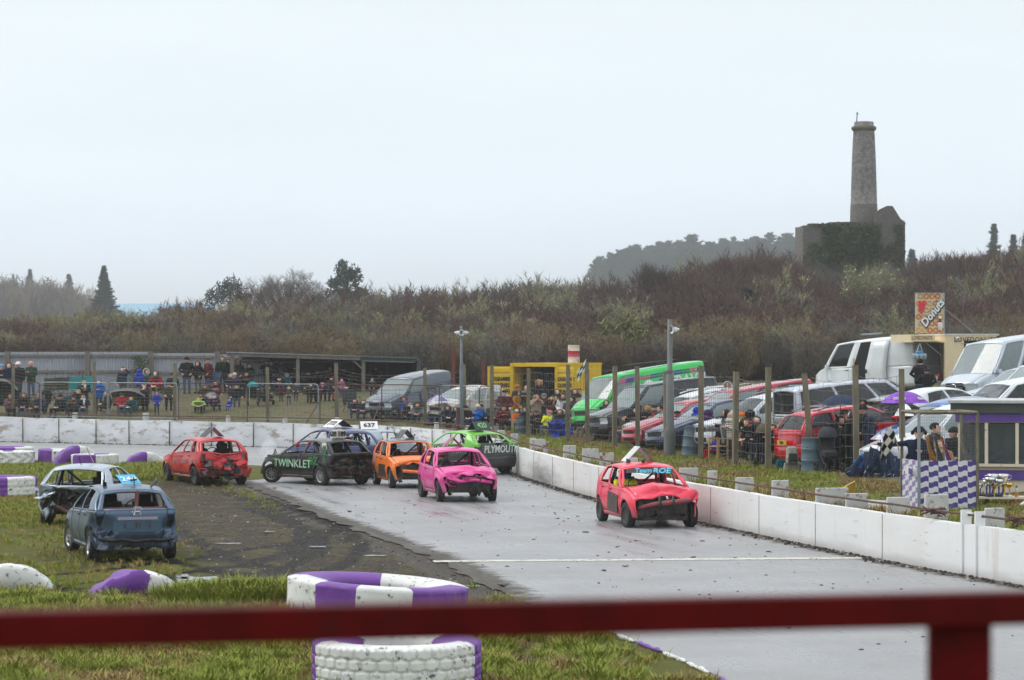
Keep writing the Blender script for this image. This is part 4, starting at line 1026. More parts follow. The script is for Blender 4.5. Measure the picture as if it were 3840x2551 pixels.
def roof_sign(car,txt,c1,c2,tcol,y=-.6,ang=.7,w_=.62,h=.36,yaw=0,size=.24,thick=.012,plain=False,open_=True):
 """folded number board standing on the roof"""
 p=car.p;z=car.roofp(0,.45).z+.015;root=empty('roof_sign',(0,y,z),(0,0,yaw));root.parent=car.root
 for sgn,m in((1,c1),(-1,c2)):
  if sgn<0 and not open_:continue
  b=MB();ca,sa=math.cos(ang),math.sin(ang);hz=h*sa;b.box((sgn*h*ca/2,0,hz/2),(h,w_,thick),0,RY(sgn*ang));o=b.obj('board',m,root)
  if txt and not(plain and sgn<0):text(txt,o,size,tcol,(sgn*(h*ca/2+.012*sa+.006),0,hz/2+.01),(math.pi/2-(math.pi/2-ang),0,sgn*math.pi/2),bold=.006,name='number')
 return root
CRASHED=pm('scorched_scraped_metal',(.10,.10,.10),.4,.7,var=.5,scale=9,bump=.5,bscale=18,dirt=((.03,.025,.02),.55,5))
def std_mats(pt,trim=None,lens=None,lamp=None):return[pt,trim or BLACK,GLASS,GLASSD,lamp or LAMPG,BLACK,lens or REDLENS,DARKMETAL]
def hd(deg):a=math.radians(deg);return(math.sin(a),math.cos(a))
# the race
G1='wrecked cars on the race track'
blue=paint('steel_blue',S(78,98,122),.16,.3,metal=.35,spray=0.6)
c=Car('banger_car',P_(L=4.1,W=1.72,wb=2.6,fo=.85,zR=1.46,zRF=1.38,zRR=1.37,yRR=-1.5,yT=-1.93,zT=1.0,zBR=1.0,rs=.13,skip=('front',),tail=(.82,.995,.5,.86),tumble=.74),std_mats(blue,lens=pm('lamp_hole',(.02,.025,.03),.6,var=.5,scale=9,bump=.6)),dmg=[((-.85,-2.0,.6),(.55,.7,.4),(.05,.12,0),.10,4),((.85,-2.0,.55),(.5,.6,.4),(-.04,.1,.02),.09,4),((0,-2.1,.35),(1.2,.35,.22),(0,.06,.03),.08,5),((0,2.1,.6),(1.2,.6,.6),(0,-.2,0),.1,3)],seed=2).build().finish()
c.wheels('seven',.18,(0,0,-.06,.08));c.interior(True,(.38,-.3),1,bar=BLACK)
b=MB();b.tube([(-.72,-1.72,1.02),(.72,-1.72,1.03)],.035,6);b.tube([(.05,-1.7,1.02),(.1,-1.55,1.36)],.045,6);b.obj('red_brace_bar',pm('brace_red',(.13,.02,.022),.5),c.root)
b=MB();b.box((0,-2.125,.86),(.78,.03,.055));b.obj('trim_strip',CHROME,c.root)
b=MB();b.tube([(-.055,-2.12,.93),(-.045,-2.12,1.0),(-.048,-2.12,1.06)],.013,6);b.tube([(.055,-2.12,.93),(.045,-2.12,1.0),(.048,-2.12,1.06)],.013,6);b.tube([(-.047,-2.12,.99),(.047,-2.12,.99)],.012,6)
b.tube([(-.08,-2.115,.925),(-.095,-2.115,1.0),(-.07,-2.115,1.075),(.07,-2.115,1.075),(.095,-2.115,1.0),(.08,-2.115,.925),(-.08,-2.115,.925)],.007,5);b.obj('badge',CHROME,c.root)
for x in(-.24,-.02,.05,.24):b=MB();b.box((x,-2.13,.72),(.03,.012,.1));b.obj('plate_mark',RUSTY,c.root)
b=MB();b.box((0,-2.12,.7),(.95,.012,.22));b.obj('plate_recess',pm('recess_blue',S(70,92,112),.4,.3),c.root)
b=MB();b.tube([(-.72,-2.04,.46),(-.45,-2.12,.43),(-.3,-2.1,.45),(0,-2.13,.41),(.3,-2.1,.44),(.5,-2.12,.42),(.72,-2.05,.45)],[.03,.045,.03,.04,.028,.04,.03],5);b.obj('bumper_beam',DARKMETAL,c.root)
torn(c,5,((-.85,-2.1,.35),(-.5,-1.9,.6)),.22,blue,5,.05);torn(c,4,((.5,-2.1,.3),(.85,-1.9,.6)),.2,blue,6,.05);torn(c,3,((-.4,-2.05,.3),(.4,-1.95,.38)),.25,CRASHED,7,.04)
sgb=pm('sign_sky_blue',S(70,180,225),.4);roof_sign(c,'244',sgb,sgb,WHITEPAINT,-.7,.5,.42,.36,-1.25,.24,open_=False)
b=MB();b.tube([(.15,-.95,1.44),(.12,-1.0,1.62)],.012,5);b.tube([(.06,-.99,1.55),(.19,-.96,1.56)],.02,5);b.obj('aerial',BLACK,c.root)
torn(c,2,((-.6,-1.0,1.47),(-.3,-.8,1.49)),.16,CRASHED,9,.02,'roof_flap');torn(c,1,((.45,-1.2,1.47),(.5,-1.1,1.49)),.3,BLACK,10,.03,'roof_flap')
c.place(-7.95,53.95,hd(-18),'blue grey hatchback with badge, its tail to the camera on the grass','race car',G1,z=0.0)
silv=paint('silver',S(176,186,198),.12,.28,metal=.4,spray=0.5)
c=Car('banger_car',P_(L=4.05,W=1.72,wb=2.55,fo=.85,zR=1.43,yRR=-1.45,yT=-1.9,zT=.98,rs=.09,skip=('tail','front'),tumble=.75),std_mats(silv,lens=silv),dmg=[((0,-2.0,.5),(1.2,.8,.55),(0,.28,0),.17,3.2),((-.9,-1.9,.6),(.4,.6,.5),(-.06,.05,.05),.12,5),((0,-1.95,1.0),(.8,.25,.15),(0,-.05,-.06),.07,4)],seed=6).build().finish()
c.wheels('steel',.1,(0,0,0,.12),RIMD);c.interior(True,(.38,),1)
torn(c,16,((-.82,-1.95,.3),(.8,-1.5,.85)),.42,CRASHED,21,.12);torn(c,5,((-.9,-1.95,.4),(-.55,-1.7,.8)),.35,silv,22,.1);b=MB();b.tube([(-.4,-1.95,.5),(.0,-2.05,.32),(.5,-2.0,.38)],.05,6);b.obj('bent_beam',RUSTY,c.root)
b=MB();b.box((0,-1.62,.6),(1.25,.2,.55));b.obj('boot_cavity',DARKMETAL,c.root)
roof_sign(c,'',pm('sign_pink_grey',(.35,.2,.26),.5,var=.4,scale=6),CRASHED,WHITEPAINT,-.75,1.15,.28,.42,.25,.1,open_=False)
b=MB();b.tube([(0,-1.2,1.43),(-.03,-1.28,1.62)],.01,5);b.obj('aerial',BLACK,c.root)
c.place(-10.05,64.3,hd(7),'silver hatchback with its tail ripped open behind the blue one','race car',G1,z=0.0)
redl=paint('red',S(196,32,40),.22,.3,dc=(.05,.03,.03),spray=1)
c=Car('banger_car',P_(L=3.9,W=1.68,wb=2.5,fo=.8,zR=1.47,zRF=1.4,zRR=1.38,yRR=-1.35,yT=-1.72,zT=1.0,zBR=1.02,wins=[(.06,.42,'o'),(.46,.72,'o'),(.76,.9,'o')],rs=.12,skip=('front',)),std_mats(redl,lens=CRASHED),dmg=[((0,-1.9,.5),(1.1,.75,.45),(0,.22,.05),.16,3.4),((.1,-1.75,.95),(.7,.4,.2),(0,.1,-.08),.1,4),((-.8,.3,.5),(.3,1.2,.4),(.03,0,0),.05,3),((0,2.0,.6),(1.2,.7,.6),(0,-.35,0),.14,3)],seed=9).build().finish()
c.wheels('steel',-.1,(0,.05,.05,-.1),RIMD);c.interior(True,(.38,-.38),1)
torn(c,12,((-.75,-1.95,.28),(.75,-1.7,.7)),.34,CRASHED,31,.1);torn(c,6,((-.8,-1.95,.35),(.8,-1.75,.75)),.4,redl,32,.1);torn(c,4,((-.7,1.5,.4),(.7,1.8,.9)),.35,CRASHED,33,.1)
roof_sign(c,'',GALV,BLACK,BLACK,-.75,.75,.5,.42,.0,.2)
for i,(yy,s_)in enumerate(((.15,'AV IT'),(-.62,'DEN'),(-1.25,'27'))):text(s_,c.root,.2,pm('grey_scrawl',(.3,.28,.28),.8),(-.868,yy,.72),(math.pi/2,0,-math.pi/2),.2,.004)
c.place(-9.65,83.4,hd(-27),'bright red car with crumpled tail at the edge of the grass','race car',G1,z=0.0)
blk=paint('black',(.016,.017,.018),.2,.3,dc=(.07,.065,.06),spray=0.7)
c=Car('banger_car',P_(L=4.1,W=1.72,wb=2.6,fo=.82,zR=1.42,yRR=-1.5,yT=-1.86,zT=.97,rs=.12,skip=('front',)),std_mats(blk,lens=CRASHED),dmg=[((0,-2.0,.55),(1.1,.7,.5),(0,.3,.06),.15,3.5),((0,2.0,.7),(1.1,.8,.5),(0,-.45,.08),.16,3)],seed=13).build().finish()
c.wheels('ten',.55,(0,-.12,0,-.08));c.interior(True,(.38,),1,bar=BLACK)
torn(c,14,((-.75,-1.95,.3),(.75,-1.65,.85)),.3,DARKMETAL,41,.1);torn(c,6,((-.8,1.45,.45),(.8,1.75,.95)),.4,blk,42,.1);torn(c,3,((-.5,1.5,.75),(.3,1.7,.9)),.35,GALV,43,.06)
grn=pm('green_spray',(.02,.22,.05),.6,var=.3,scale=9);gw=pm('white_scrawl',(.6,.68,.62),.7,var=.2)
text('TWINKLET',c.root,.36,grn,(-.872,.02,.64),(math.pi/2,0,-math.pi/2),.0,.012,ext=.006,sx=1.15);text('TWINKLET',c.root,.34,gw,(-.878,0,.64),(math.pi/2,0,-math.pi/2),.0,-.004,ext=.006,sx=1.15)
text('OZ',c.root,.34,grn,(-.872,-1.02,.74),(math.pi/2,0,-math.pi/2),.1,.012)
for i,ch_ in enumerate('MOBO'):text(ch_,c.root,.17,grn,(-.85,-1.62+.02*i,1.18-.16*i),(math.pi/2,0,-math.pi/2+.12),0,.008)
tapr=pm('red_tape',(.5,.03,.04),.5)
for(t_,r_)in((.12,.75),(.46,.78)):
 q=c.beltp(t_).lerp(c.rail(t_),r_);b=MB();b.tube([(-q.x-.02,q.y+.05,q.z-.05),(-q.x-.0,q.y-.05,q.z+.06)],.05,8);b.obj('red_padding',tapr,c.root)
b=MB();b.box((.18,-1.0,1.56),(.36,.26,.25),0,RZ(-.1));b.box((.18,-1.02,1.70),(.14,.05,.03));b.sphere((.32,-1.05,1.64),.045,6,1);jc=b.obj('number_can',[pm('plastic_can',(.62,.6,.52),.5,var=.12,scale=4,dirt=((.5,.22,.05),.3,5)),pm('can_cap',(.5,.22,.04),.6)],c.root)
md=jc.modifiers.new('round','BEVEL');md.width=.035;md.segments=2
text('189',jc,.2,BLACK,(.18,-1.137,1.56),(math.pi/2,0,-.1),0,.012,name='number');text('189',jc,.2,BLACK,(-.012,-.985,1.56),(math.pi/2,0,-math.pi/2-.1),0,.01,name='number')
c.place(-6.14,83.15,hd(-41),'black hatchback with green lettering and a can marked 189 on top','race car',G1,z=0.0)
nav=paint('navy_purple',S(66,70,118),.15,.3,spray=0.7)
c=Car('banger_car',P_(L=4.0,W=1.7,wb=2.6,fo=.8,zR=1.64,zRF=1.52,zRR=1.5,yC=.9,yRF=.1,yRR=-1.5,yT=-1.85,zC=1.02,zT=1.02,zBR=1.05,wins=[(.05,.38,'o'),(.42,.7,'o'),(.75,.93,'o')],rs=.1,skip=('front',)),std_mats(nav,lens=REDLENS),dmg=[((.5,-1.95,.6),(.9,.6,.5),(0,.15,0),.1,3.5)],seed=17).build().finish()
c.wheels('steel',.2);c.interior(True,(.38,),1);roof_sign(c,'772',WHITEPAINT,BLACK,BLACK,-.5,.55,.6,.46,math.pi,.3)
text('MM',c.root,.25,WHITEPAINT,(-.868,1.0,.75),(math.pi/2,0,-math.pi/2),.15,.004)
c.place(-6.0,87.4,hd(-38),'dark blue people carrier half hidden behind the black car','race car',G1,z=0.0)
c=Car('banger_car',P_(L=4.1,W=1.72,wb=2.55,fo=.82,zR=1.4,yRR=-1.4,yT=-1.85,zT=.98,rs=.1,skip=('tail','front'),wins=[(.06,.62,'o')],doors=[(.6,-.7)]),std_mats(silv,lens=CRASHED),dmg=[((0,-2.0,.7),(1.2,1.0,.6),(0,.3,.12),.2,2.6),((.85,-.6,.6),(.4,1.0,.5),(-.15,0,0),.12,3)],seed=23).build().finish()
c.wheels('five',.1);c.interior(True,(.38,),1);torn(c,8,((-.8,-1.8,.4),(.8,-1.4,1.0)),.6,CRASHED,51,.12);torn(c,2,((.6,-.3,1.2),(.8,.3,1.4)),.4,silv,52,.06)
roof_sign(c,'637',WHITEPAINT,CRASHED,BLACK,-.7,.7,.6,.42,-.75,.27)
c.place(-4.55,93.2,hd(38),'crushed silver car carrying a board marked 637','race car',G1,z=0.0)
org=paint('orange',S(242,122,38),.14,.3,dc=(.06,.05,.04),spray=0.9)
c=Car('banger_car',P_(L=3.7,W=1.64,wb=2.4,fo=.72,zR=1.45,zRF=1.38,zRR=1.36,yC=.78,yRF=.12,yRR=-1.35,yT=-1.65,wins=[(.07,.46,'o'),(.5,.82,'o')],doors=[(.62,-.35),(-.39,-.95)],skip=('front',)),std_mats(org),dmg=[((0,1.9,.6),(1.2,.6,.5),(0,-.32,.02),.12,3.2),((-.5,1.5,.85),(.5,.5,.3),(0,0,.05),.06,3)],seed=27).build().finish()
c.wheels('five',-.12,(0,0,0,0));c.interior(True,(.36,),1)
rfm=paint('dark_grey_roof',S(70,76,84),.1,.35);c.obj['roof'].data.materials[0]=rfm
b=MB();b.box((.83,.12,.52),(.02,.9,.34),R=RZ(.02));b.obj('door_plate',pm('steel_plate_dark',(.06,.055,.045),.5,.4,var=.4,scale=8,dirt=(RUST,.25,6)),c.root)
torn(c,10,((-.6,1.45,.3),(.6,1.62,.75)),.34,DARKMETAL,61,.08);b=MB();b.tube([(-.55,1.62,.52),(0,1.72,.5),(.5,1.62,.54)],.055,6);b.obj('bent_beam',org,c.root)
b=MB();b.box((0,1.3,.5),(1.1,.5,.45));b.obj('engine_block',DARKMETAL,c.root)
roof_sign(c,'',CRASHED,CRASHED,BLACK,-.5,.8,.4,.36,.3,.1);torn(c,1,((-.3,-.2,1.48),(-.1,0,1.52)),.3,GALV,63,.05,'roof_flap')
b=MB();q=c.beltp(.5);b.tube([(q.x-.02,.05,.98),(q.x-.2,-.25,1.36)],.055,8);b.obj('padded_bar',BLACK,c.root)
c.place(-3.18,81.4,hd(166),'orange hatchback with dark grey roof and missing front bumper','race car',G1,z=0.0)
gre=paint('lime_green',S(112,190,62),.06,.3,spray=0.6);
c=Car('banger_car',P_(L=4.1,W=1.75,wb=2.6,fo=.85,zR=1.48,zRF=1.4,zRR=1.36,yRR=-1.4,yT=-1.75,zT=1.02,zBR=1.06,clad=.0,rs=.14,skip=('front',),tail=(.8,.99,.6,.9)),std_mats(gre,lens=BLACK),dmg=[((.7,1.8,.6),(.7,.8,.5),(0,-.15,0),.1,3)],seed=33).build().finish()
for k,o in c.obj.items():
 if k.startswith('door')or k.startswith('wing')or k in('rear_bumper','tailgate'):o.data.materials[0]=blk
for pl in c.obj['body_shell'].data.polygons:
 if pl.center.z<.93:pl.material_index=7
c.obj['body_shell'].data.materials[7]=blk
c.wheels('five',.1,rim=RIMD);c.interior(True,(.38,),1)
text('PLYMOUTH',c.root,.34,gw,(.0,-2.135,.86),(math.pi/2,0,0),.1,.004,sx=.85);text("MT RAW PLYMOUTH",c.root,.26,gw,(-.895,.05,.82),(math.pi/2,0,-math.pi/2),.15,.002,sx=.95)
sgg=pm('sign_dark_green',(.02,.045,.035),.5);roof_sign(c,'420',sgg,sgg,pm('sign_pale_green',(.3,.6,.25),.6),-1.0,.95,.72,.36,-1.5,.28)
torn(c,1,((.2,-1.75,1.1),(.3,-1.7,1.15)),.5,GALV,65,.06,'loose_sheet')
c.place(-1.75,90.3,hd(-41),'lime green and black car pressed against the white wall','race car',G1,z=0.0)
pnk=paint('pink',S(226,62,150),.1,.28,dc=(.06,.04,.05),spray=0.8)
c=Car('banger_car',P_(L=3.75,W=1.66,wb=2.42,fo=.74,zR=1.44,zRF=1.37,zRR=1.36,yC=.75,yRF=.08,yRR=-1.35,yT=-1.68,wins=[(.07,.6,'o'),(.66,.86,'o')],doors=[(.6,-.6)],skip=('front',)),std_mats(pnk),dmg=[((0,1.9,.6),(1.3,.7,.5),(0,-.28,.03),.14,3.0),((-.2,1.2,.85),(.8,.6,.3),(0,0,.0),.07,3)],seed=37).build().finish()
c.wheels('steel',-.06,(0,0,0,0),RIMD);c.interior(True,(.36,),1)
torn(c,12,((-.65,1.45,.3),(.65,1.7,.72)),.3,DARKMETAL,71,.08);torn(c,5,((-.7,1.55,.5),(.7,1.75,.7)),.34,pnk,72,.08);b=MB();b.box((0,1.3,.48),(1.15,.5,.42));b.obj('engine_block',DARKMETAL,c.root)
b=MB();b.tube([(-.6,1.68,.55),(-.1,1.7,.62),(.3,1.74,.58),(.65,1.6,.66)],.05,6);b.obj('bent_beam',pnk,c.root)
roof_sign(c,'',pnk,pnk,BLACK,-.75,.75,.4,.36,.0,.1)
c.place(-1.51,74.1,hd(167),'hot pink car with smashed front leading the chasing pack','race car',G1,z=0.0)
redr=paint('coral_red',S(232,46,78),.08,.28,dc=(.08,.03,.03),spray=0.6)
c=Car('banger_car',P_(L=3.8,W=1.7,wb=2.5,fo=.74,zR=1.46,zRF=1.38,zRR=1.36,yC=.78,yRF=.1,yRR=-1.4,yT=-1.75,wins=[(.07,.44,'o'),(.48,.78,'o')],skip=('front',)),std_mats(redr),dmg=[((-.3,1.9,.7),(1.3,.8,.5),(-.05,-.28,.0),.15,2.8),((-.75,1.6,.9),(.5,.7,.4),(-.12,.05,.03),.08,2.5),((.1,1.2,.95),(.7,.5,.3),(0,0,.06),.07,3)],seed=41).build().finish()
c.wheels('steel',.1,(.0,-.03,0,.04),RIMD);c.interior(True,(.38,),1,bar=BLACK)
b=MB();a0,a1=c.cowlp(-.85).lerp(c.roofp(-.85,0),.93),c.cowlp(.85).lerp(c.roofp(.85,0),.93);l0,l1=c.cowlp(-.88).lerp(c.roofp(-.88,0),.72),c.cowlp(.88).lerp(c.roofp(.88,0),.72)
d_=Vector((0,.03,.02));mid=lambda p_,q_,k:p_.lerp(q_,k)+Vector((0,.09*(1-(2*k-1)**2),.0))+d_
b.grid(lambda u,v:mid(l0 .lerp(a0,v),l1 .lerp(a1,v),u),frange(0,1,10),[0,1]);sv=b.obj('sun_strip',BLACK,c.root)
cy_=pm('cyan_paint',(.1,.55,.75),.5);q0=mid(l0 .lerp(a0,.5),l1 .lerp(a1,.5),.28);text('Team',sv,.19,cy_,q0+Vector((0,.04,.0)),(math.pi/2-.75,0,math.pi+.12),.4,.004);
q0=mid(l0 .lerp(a0,.5),l1 .lerp(a1,.5),.68);text('ROE',sv,.22,cy_,q0+Vector((0,.05,.01)),(math.pi/2-.75,0,math.pi-.08),.3,.008)
sv.children[0].location,sv.children[1].location=sv.children[1].location.copy(),sv.children[0].location.copy()
b=MB();b.box((.862,.12,.55),(.02,.95,.42),R=RX(-.06));dp=b.obj('door_plate',pm('brown_steel_plate',(.075,.05,.038),.5,.4,var=.4,scale=8,dirt=(RUST,.3,6)),c.root)
b=MB();[MB().box((.876,y_,z_),(.012,.03,.03)).obj('bolt',GALV,dp)for y_ in(-.3,.12,.52)for z_ in(.38,.72)]
torn(c,10,((-.65,1.42,.25),(.65,1.62,.6)),.34,DARKMETAL,81,.07);b=MB();b.box((0,1.28,.42),(1.15,.5,.46));b.obj('engine_block',DARKMETAL,c.root)
b=MB();b.tube([(-.6,1.62,.66),(-.2,1.74,.62),(.25,1.72,.58),(.62,1.6,.5)],[.06,.07,.06,.05],6);b.obj('bent_beam',paint('dull_red',S(140,50,60),.3,.5),c.root)
for x_ in(-.18,.14):b=MB();b.tube([(x_,1.68,.75),(x_+.02,1.82,.62),(x_,1.74,.45)],.035,6);b.obj('strap',BLACK,c.root)
roof_sign(c,'',pm('sign_grey_white',(.6,.6,.62),.5),paint('maroon_board',S(90,50,62),.1,.5),BLACK,-.85,.8,.5,.5,.0,.1)
torn(c,2,((-.5,-.5,1.47),(.5,-.3,1.49)),.16,BLACK,83,.02,'roof_flap')
c.place(3.2,63.4,hd(168),'coral red car with steel door plate leading beside the white wall','race car',G1,z=0.0)
RACE_RED,=[c]
# parked vehicles
def vehicle(name,p,pt,label,cat,X,Y,fwd,style='five',mats=None,seat=(-.38,.38),plate=None,group='vehicles parked behind the crowd',rim=None,mirrors=True,z=None,tilt=None,dash=True,glass=None):
 m=mats or std_mats(pt)
 if glass:m=list(m);m[2]=glass
 c=Car(name,p,m,seed=3,dens=.8).build().finish(.015);c.wheels(style,0,rim=rim)
 if dash:c.interior(False,seat,1)
 if mirrors:c.mirrors()
 if plate:c.plate(*plate)
 c.place(X,Y,fwd,label,cat,group,z,tilt);return c
ALLG=[(.05,.40,'g'),(.44,.72,'g'),(.76,.93,'g')]
W2=[(.06,.45,'g'),(.49,.80,'g')]
VAN=P_(L=5.5,W=2.0,wb=3.3,fo=.95,R=.34,tw=.22,sill=.3,zN=1.06,yC=2.02,zC=1.36,yRF=1.36,zRF=2.3,zR=2.52,yRR=-2.62,zRR=2.46,yT=-2.66,zT=1.34,zBR=1.36,tumble=.885,zbot=.36,doors=[(1.85,.7),(.5,-.75)],wins=[(.04,.25,'g'),(.23,.97,'p')],screen='g',rear='p',crown=.05,clad=.62,bumpsplit=.3,plz=.85,lamp=(.58,.97,.55,.92),nose=.2,apil=.965)
def van(**k):d=dict(VAN);d.update(k);return d
gv=paint('van_grey',S(78,86,100),.04,.22,metal=.3);be=paint('beige',S(186,180,172),.03,.22,metal=.3)
gv_c=vehicle('panel_van',van(L=4.4,W=1.8,wb=2.68,fo=.85,R=.3,zN=.86,yC=1.2,zC=1.1,yRF=.45,zRF=1.72,zR=1.86,yRR=-2.1,zRR=1.8,yT=-2.14,zT=1.12,zBR=1.14,doors=[(1.1,.15),(.1,-.9)],wins=[(.05,.34,'g'),(.38,.97,'p')],clad=0,tumble=.86),gv,'dark grey panel van nosing out from the end of the shelter','van',-4.6,119.2,(-.62,-.78),glass=GLASSL)
q=MB();q.tube([(.905,-1.5,1.72),(.93,-1.85,1.05)],.05,4);q.obj('trim_strap',BLACK,gv_c.root)
vehicle('people_carrier',P_(L=4.3,W=1.78,wb=2.7,fo=.85,zN=.8,yC=1.05,zC=1.06,yRF=.25,zRF=1.5,zR=1.62,yRR=-1.75,zRR=1.5,yT=-2.0,zT=1.08,zBR=1.12,doors=[(.92,-.05),(-.09,-1.05)],wins=ALLG,screen='g',rear='g',lamp=(.5,.97,.55,.95)),be,'beige people carrier parked between the grey van and the yellow container','car',-2.0,115.6,(-.6,-.8),glass=GLASSL)
gb=paint('minibus_green',S(52,205,92),.03,.22)
pv=van(L=5.4,zR=2.42,zRF=2.2,zRR=2.38,clad=0,wins=[(.03,.2,'g'),(.23,.97,'p')],wb=3.1)
gm=vehicle('minibus',pv,gb,'bright green minibus with coloured stripes and white lettering','minibus',4.9,101.5,(-.84,-.54),glass=GLASSL)
def side_pt(c,t,r,off=.012,sd=-1):
 q=c.beltp(t).lerp(c.rail(t),r);q.x+=.035*math.sin(math.pi*r)+off;return Vector((sd*q.x,q.y,q.z))
cols=[pm('stripe_navy',(.03,.05,.22),.4),pm('stripe_rose',(.42,.10,.16),.4),pm('stripe_teal',(.02,.14,.10),.4)]
seq=[1,0,1,1,0,2,1,0,2,1,0];t_=.02
for i,k in enumerate(seq):
 w_=.98/len(seq);b=MB();b.grid(lambda u,v:side_pt(gm,u,v),[t_,t_+w_*.5,t_+w_],[.62,.72,.80]);b.obj('stripe',cols[k],gm.root);t_+=w_
def side_text(c,s_,t,r,size,mat,sd=-1,shear=0,bold=.004,sx=1.0,slope=0):
 q=side_pt(c,t,r,.03,sd);a=side_pt(c,t,r+.12,.03,sd)-side_pt(c,t,r-.12,.03,sd);lean=math.atan2(-a.x*sd,a.z)
 o=text(s_,c.root,size,mat,q,(math.pi/2,0,sd*math.pi/2),shear,bold,sx=sx)
 o.rotation_euler=(Matrix.Rotation(sd*math.pi/2,3,'Z')@RX(math.pi/2-lean)).to_euler();return o
side_text(gm,'TRAVEL',.80,.36,.55,WHITEPAINT,shear=.1,bold=.014);
for ch_,t_,col in(('P',.52,(.02,.05,.4)),('R',.555,(.5,.02,.03)),('a',.592,(.75,.4,.02)),('b',.625,(.45,.02,.35))):side_text(gm,ch_,t_,.33,.5,pm('logo_'+ch_,col,.4),bold=.014)
b=MB();q=side_pt(gm,.385,.3,.02);b.lathe([(.001,.0),(.26,0),(.26,.01),(.001,.01)],20,q,R=Matrix.Rotation(-math.pi/2,3,'Y'));b.obj('logo_disc',WHITEPAINT,gm.root);side_text(gm,'PRab',.385,.3,.2,cols[0],bold=.006).location.x-=.02
side_text(gm,'ST AUSTELL',.27,.2,.2,WHITEPAINT,shear=.2);side_text(gm,'CLUBS',.465,.32,.22,WHITEPAINT,shear=.1)
b=MB();b.box((0,-.8,2.5),(.5,2.4,.05));b.obj('roof_rack',BLACK,gm.root)
dk=paint('dark_van',S(44,50,60),.04,.2,metal=.2)
vehicle('minibus',van(L=4.9,W=1.9,wb=3.0,zN=.92,yC=1.35,zC=1.15,yRF=.55,zRF=1.85,zR=1.98,yRR=-2.3,zRR=1.92,yT=-2.38,zT=1.14,zBR=1.16,doors=[(1.2,.3),(.26,-.9)],wins=[(.05,.3,'g'),(.33,.62,'d'),(.65,.95,'d')],clad=0,tumble=.85),dk,'dark grey van with black windows in front of the green minibus','van',5.0,94.2,(-.88,-.47),glass=GLASSL)
we=paint('estate_white',S(214,218,222),.03,.2);tg_=paint('teal_grey',S(84,100,112),.03,.2,metal=.3);pr=paint('pickup_red',S(176,28,52),.04,.2);nb=paint('navy',S(34,46,84),.05,.25,metal=.2);mb_=paint('mid_blue',S(58,104,170),.03,.2,metal=.3)
EST=P_(L=4.6,W=1.8,wb=2.7,fo=.88,yC=.9,yRF=.1,yRR=-1.85,yT=-2.15,zR=1.5,zRF=1.42,zRR=1.42,zT=1.0,zBR=1.0,doors=[(.8,-.15),(-.19,-1.05)],wins=[(.05,.34,'g'),(.38,.64,'g'),(.68,.92,'g')],screen='g',rear='g')
def rails(c,mat):
 for sd in(1,-1):b=MB();pts=[c.rail(t)for t in(.12,.3,.5,.7,.9)];b.tube([(sd*(q.x-.05),q.y,q.z+.1)for q in pts],.02,6);b.obj('roof_rail',mat,c.root)
 for t in(.3,.7):b=MB();q=c.rail(t);b.tube([(-q.x-.02,q.y,q.z+.13),(q.x+.02,q.y,q.z+.13)],.025,6);b.obj('roof_bar',mat,c.root)
c=vehicle('estate_car',dict(EST,zR=1.56),we,'white estate car with roof bars, uphill of the lamp post','car',6.1,91.2,(-.9,-.43));rails(c,WHITEPAINT)
vehicle('estate_car',dict(EST),tg_,'blue grey estate car between the white estate and red pickup','car',6.5,88.9,(-.9,-.43),glass=GLASSL)
pu=vehicle('pickup_truck',P_(L=5.0,W=1.85,wb=3.1,fo=.9,R=.37,tw=.24,sill=.38,zN=1.0,yC=1.15,zC=1.15,yRF=.4,zRF=1.66,zR=1.78,yRR=-2.3,zRR=1.74,yT=-2.42,zT=1.15,zBR=1.15,zbot=.42,doors=[(1.02,.1),(.06,-.75)],wins=[(.05,.30,'g'),(.33,.48,'d'),(.56,.92,'d')],screen='g',rear='d',tumble=.82),pr,'red pickup truck with matching canopy over its bed','pickup',7.4,85.6,(-.93,-.36),glass=GLASSL)
b=MB();[b.box((sd*.79,-.86,1.45),(.03,.05,.62),R=RY(-sd*.2))for sd in(1,)];b.box((-.79,-.86,1.45),(.03,.05,.62),R=RY(.2));b.obj('canopy_gap',BLACK,pu.root)
vehicle('hatchback_car',P_(wins=W2,screen='g',rear='g'),pr,'red hatchback wedged between the estates and the red pickup','car',5.6,87.0,(-.9,-.43),glass=GLASSL)
vehicle('hatchback_car',P_(wins=W2,screen='g',rear='g',zR=1.45),nb,'navy hatchback nose with pale bonnet behind the leaning drum','car',6.2,84.0,(-.88,-.48),glass=GLASSL)
vehicle('hatchback_car',P_(wins=W2,screen='g',rear='g',zR=1.46),mb_,'blue hatchback below the red pickup','car',7.9,82.4,(-.93,-.36),glass=GLASSL)
brn=paint('silver_white',S(208,212,218),.03,.2)
SUV=P_(L=4.5,W=1.82,wb=2.7,fo=.86,R=.36,tw=.23,sill=.36,zN=.98,yC=1.0,zC=1.12,yRF=.3,zRF=1.6,zR=1.74,yRR=-1.85,zRR=1.68,yT=-2.1,zT=1.1,zBR=1.12,zbot=.42,doors=[(.9,-.02),(-.06,-.98)],wins=[(.05,.36,'g'),(.4,.68,'g'),(.72,.93,'g')],screen='g',rear='o',clad=.72,skip=('tail',))
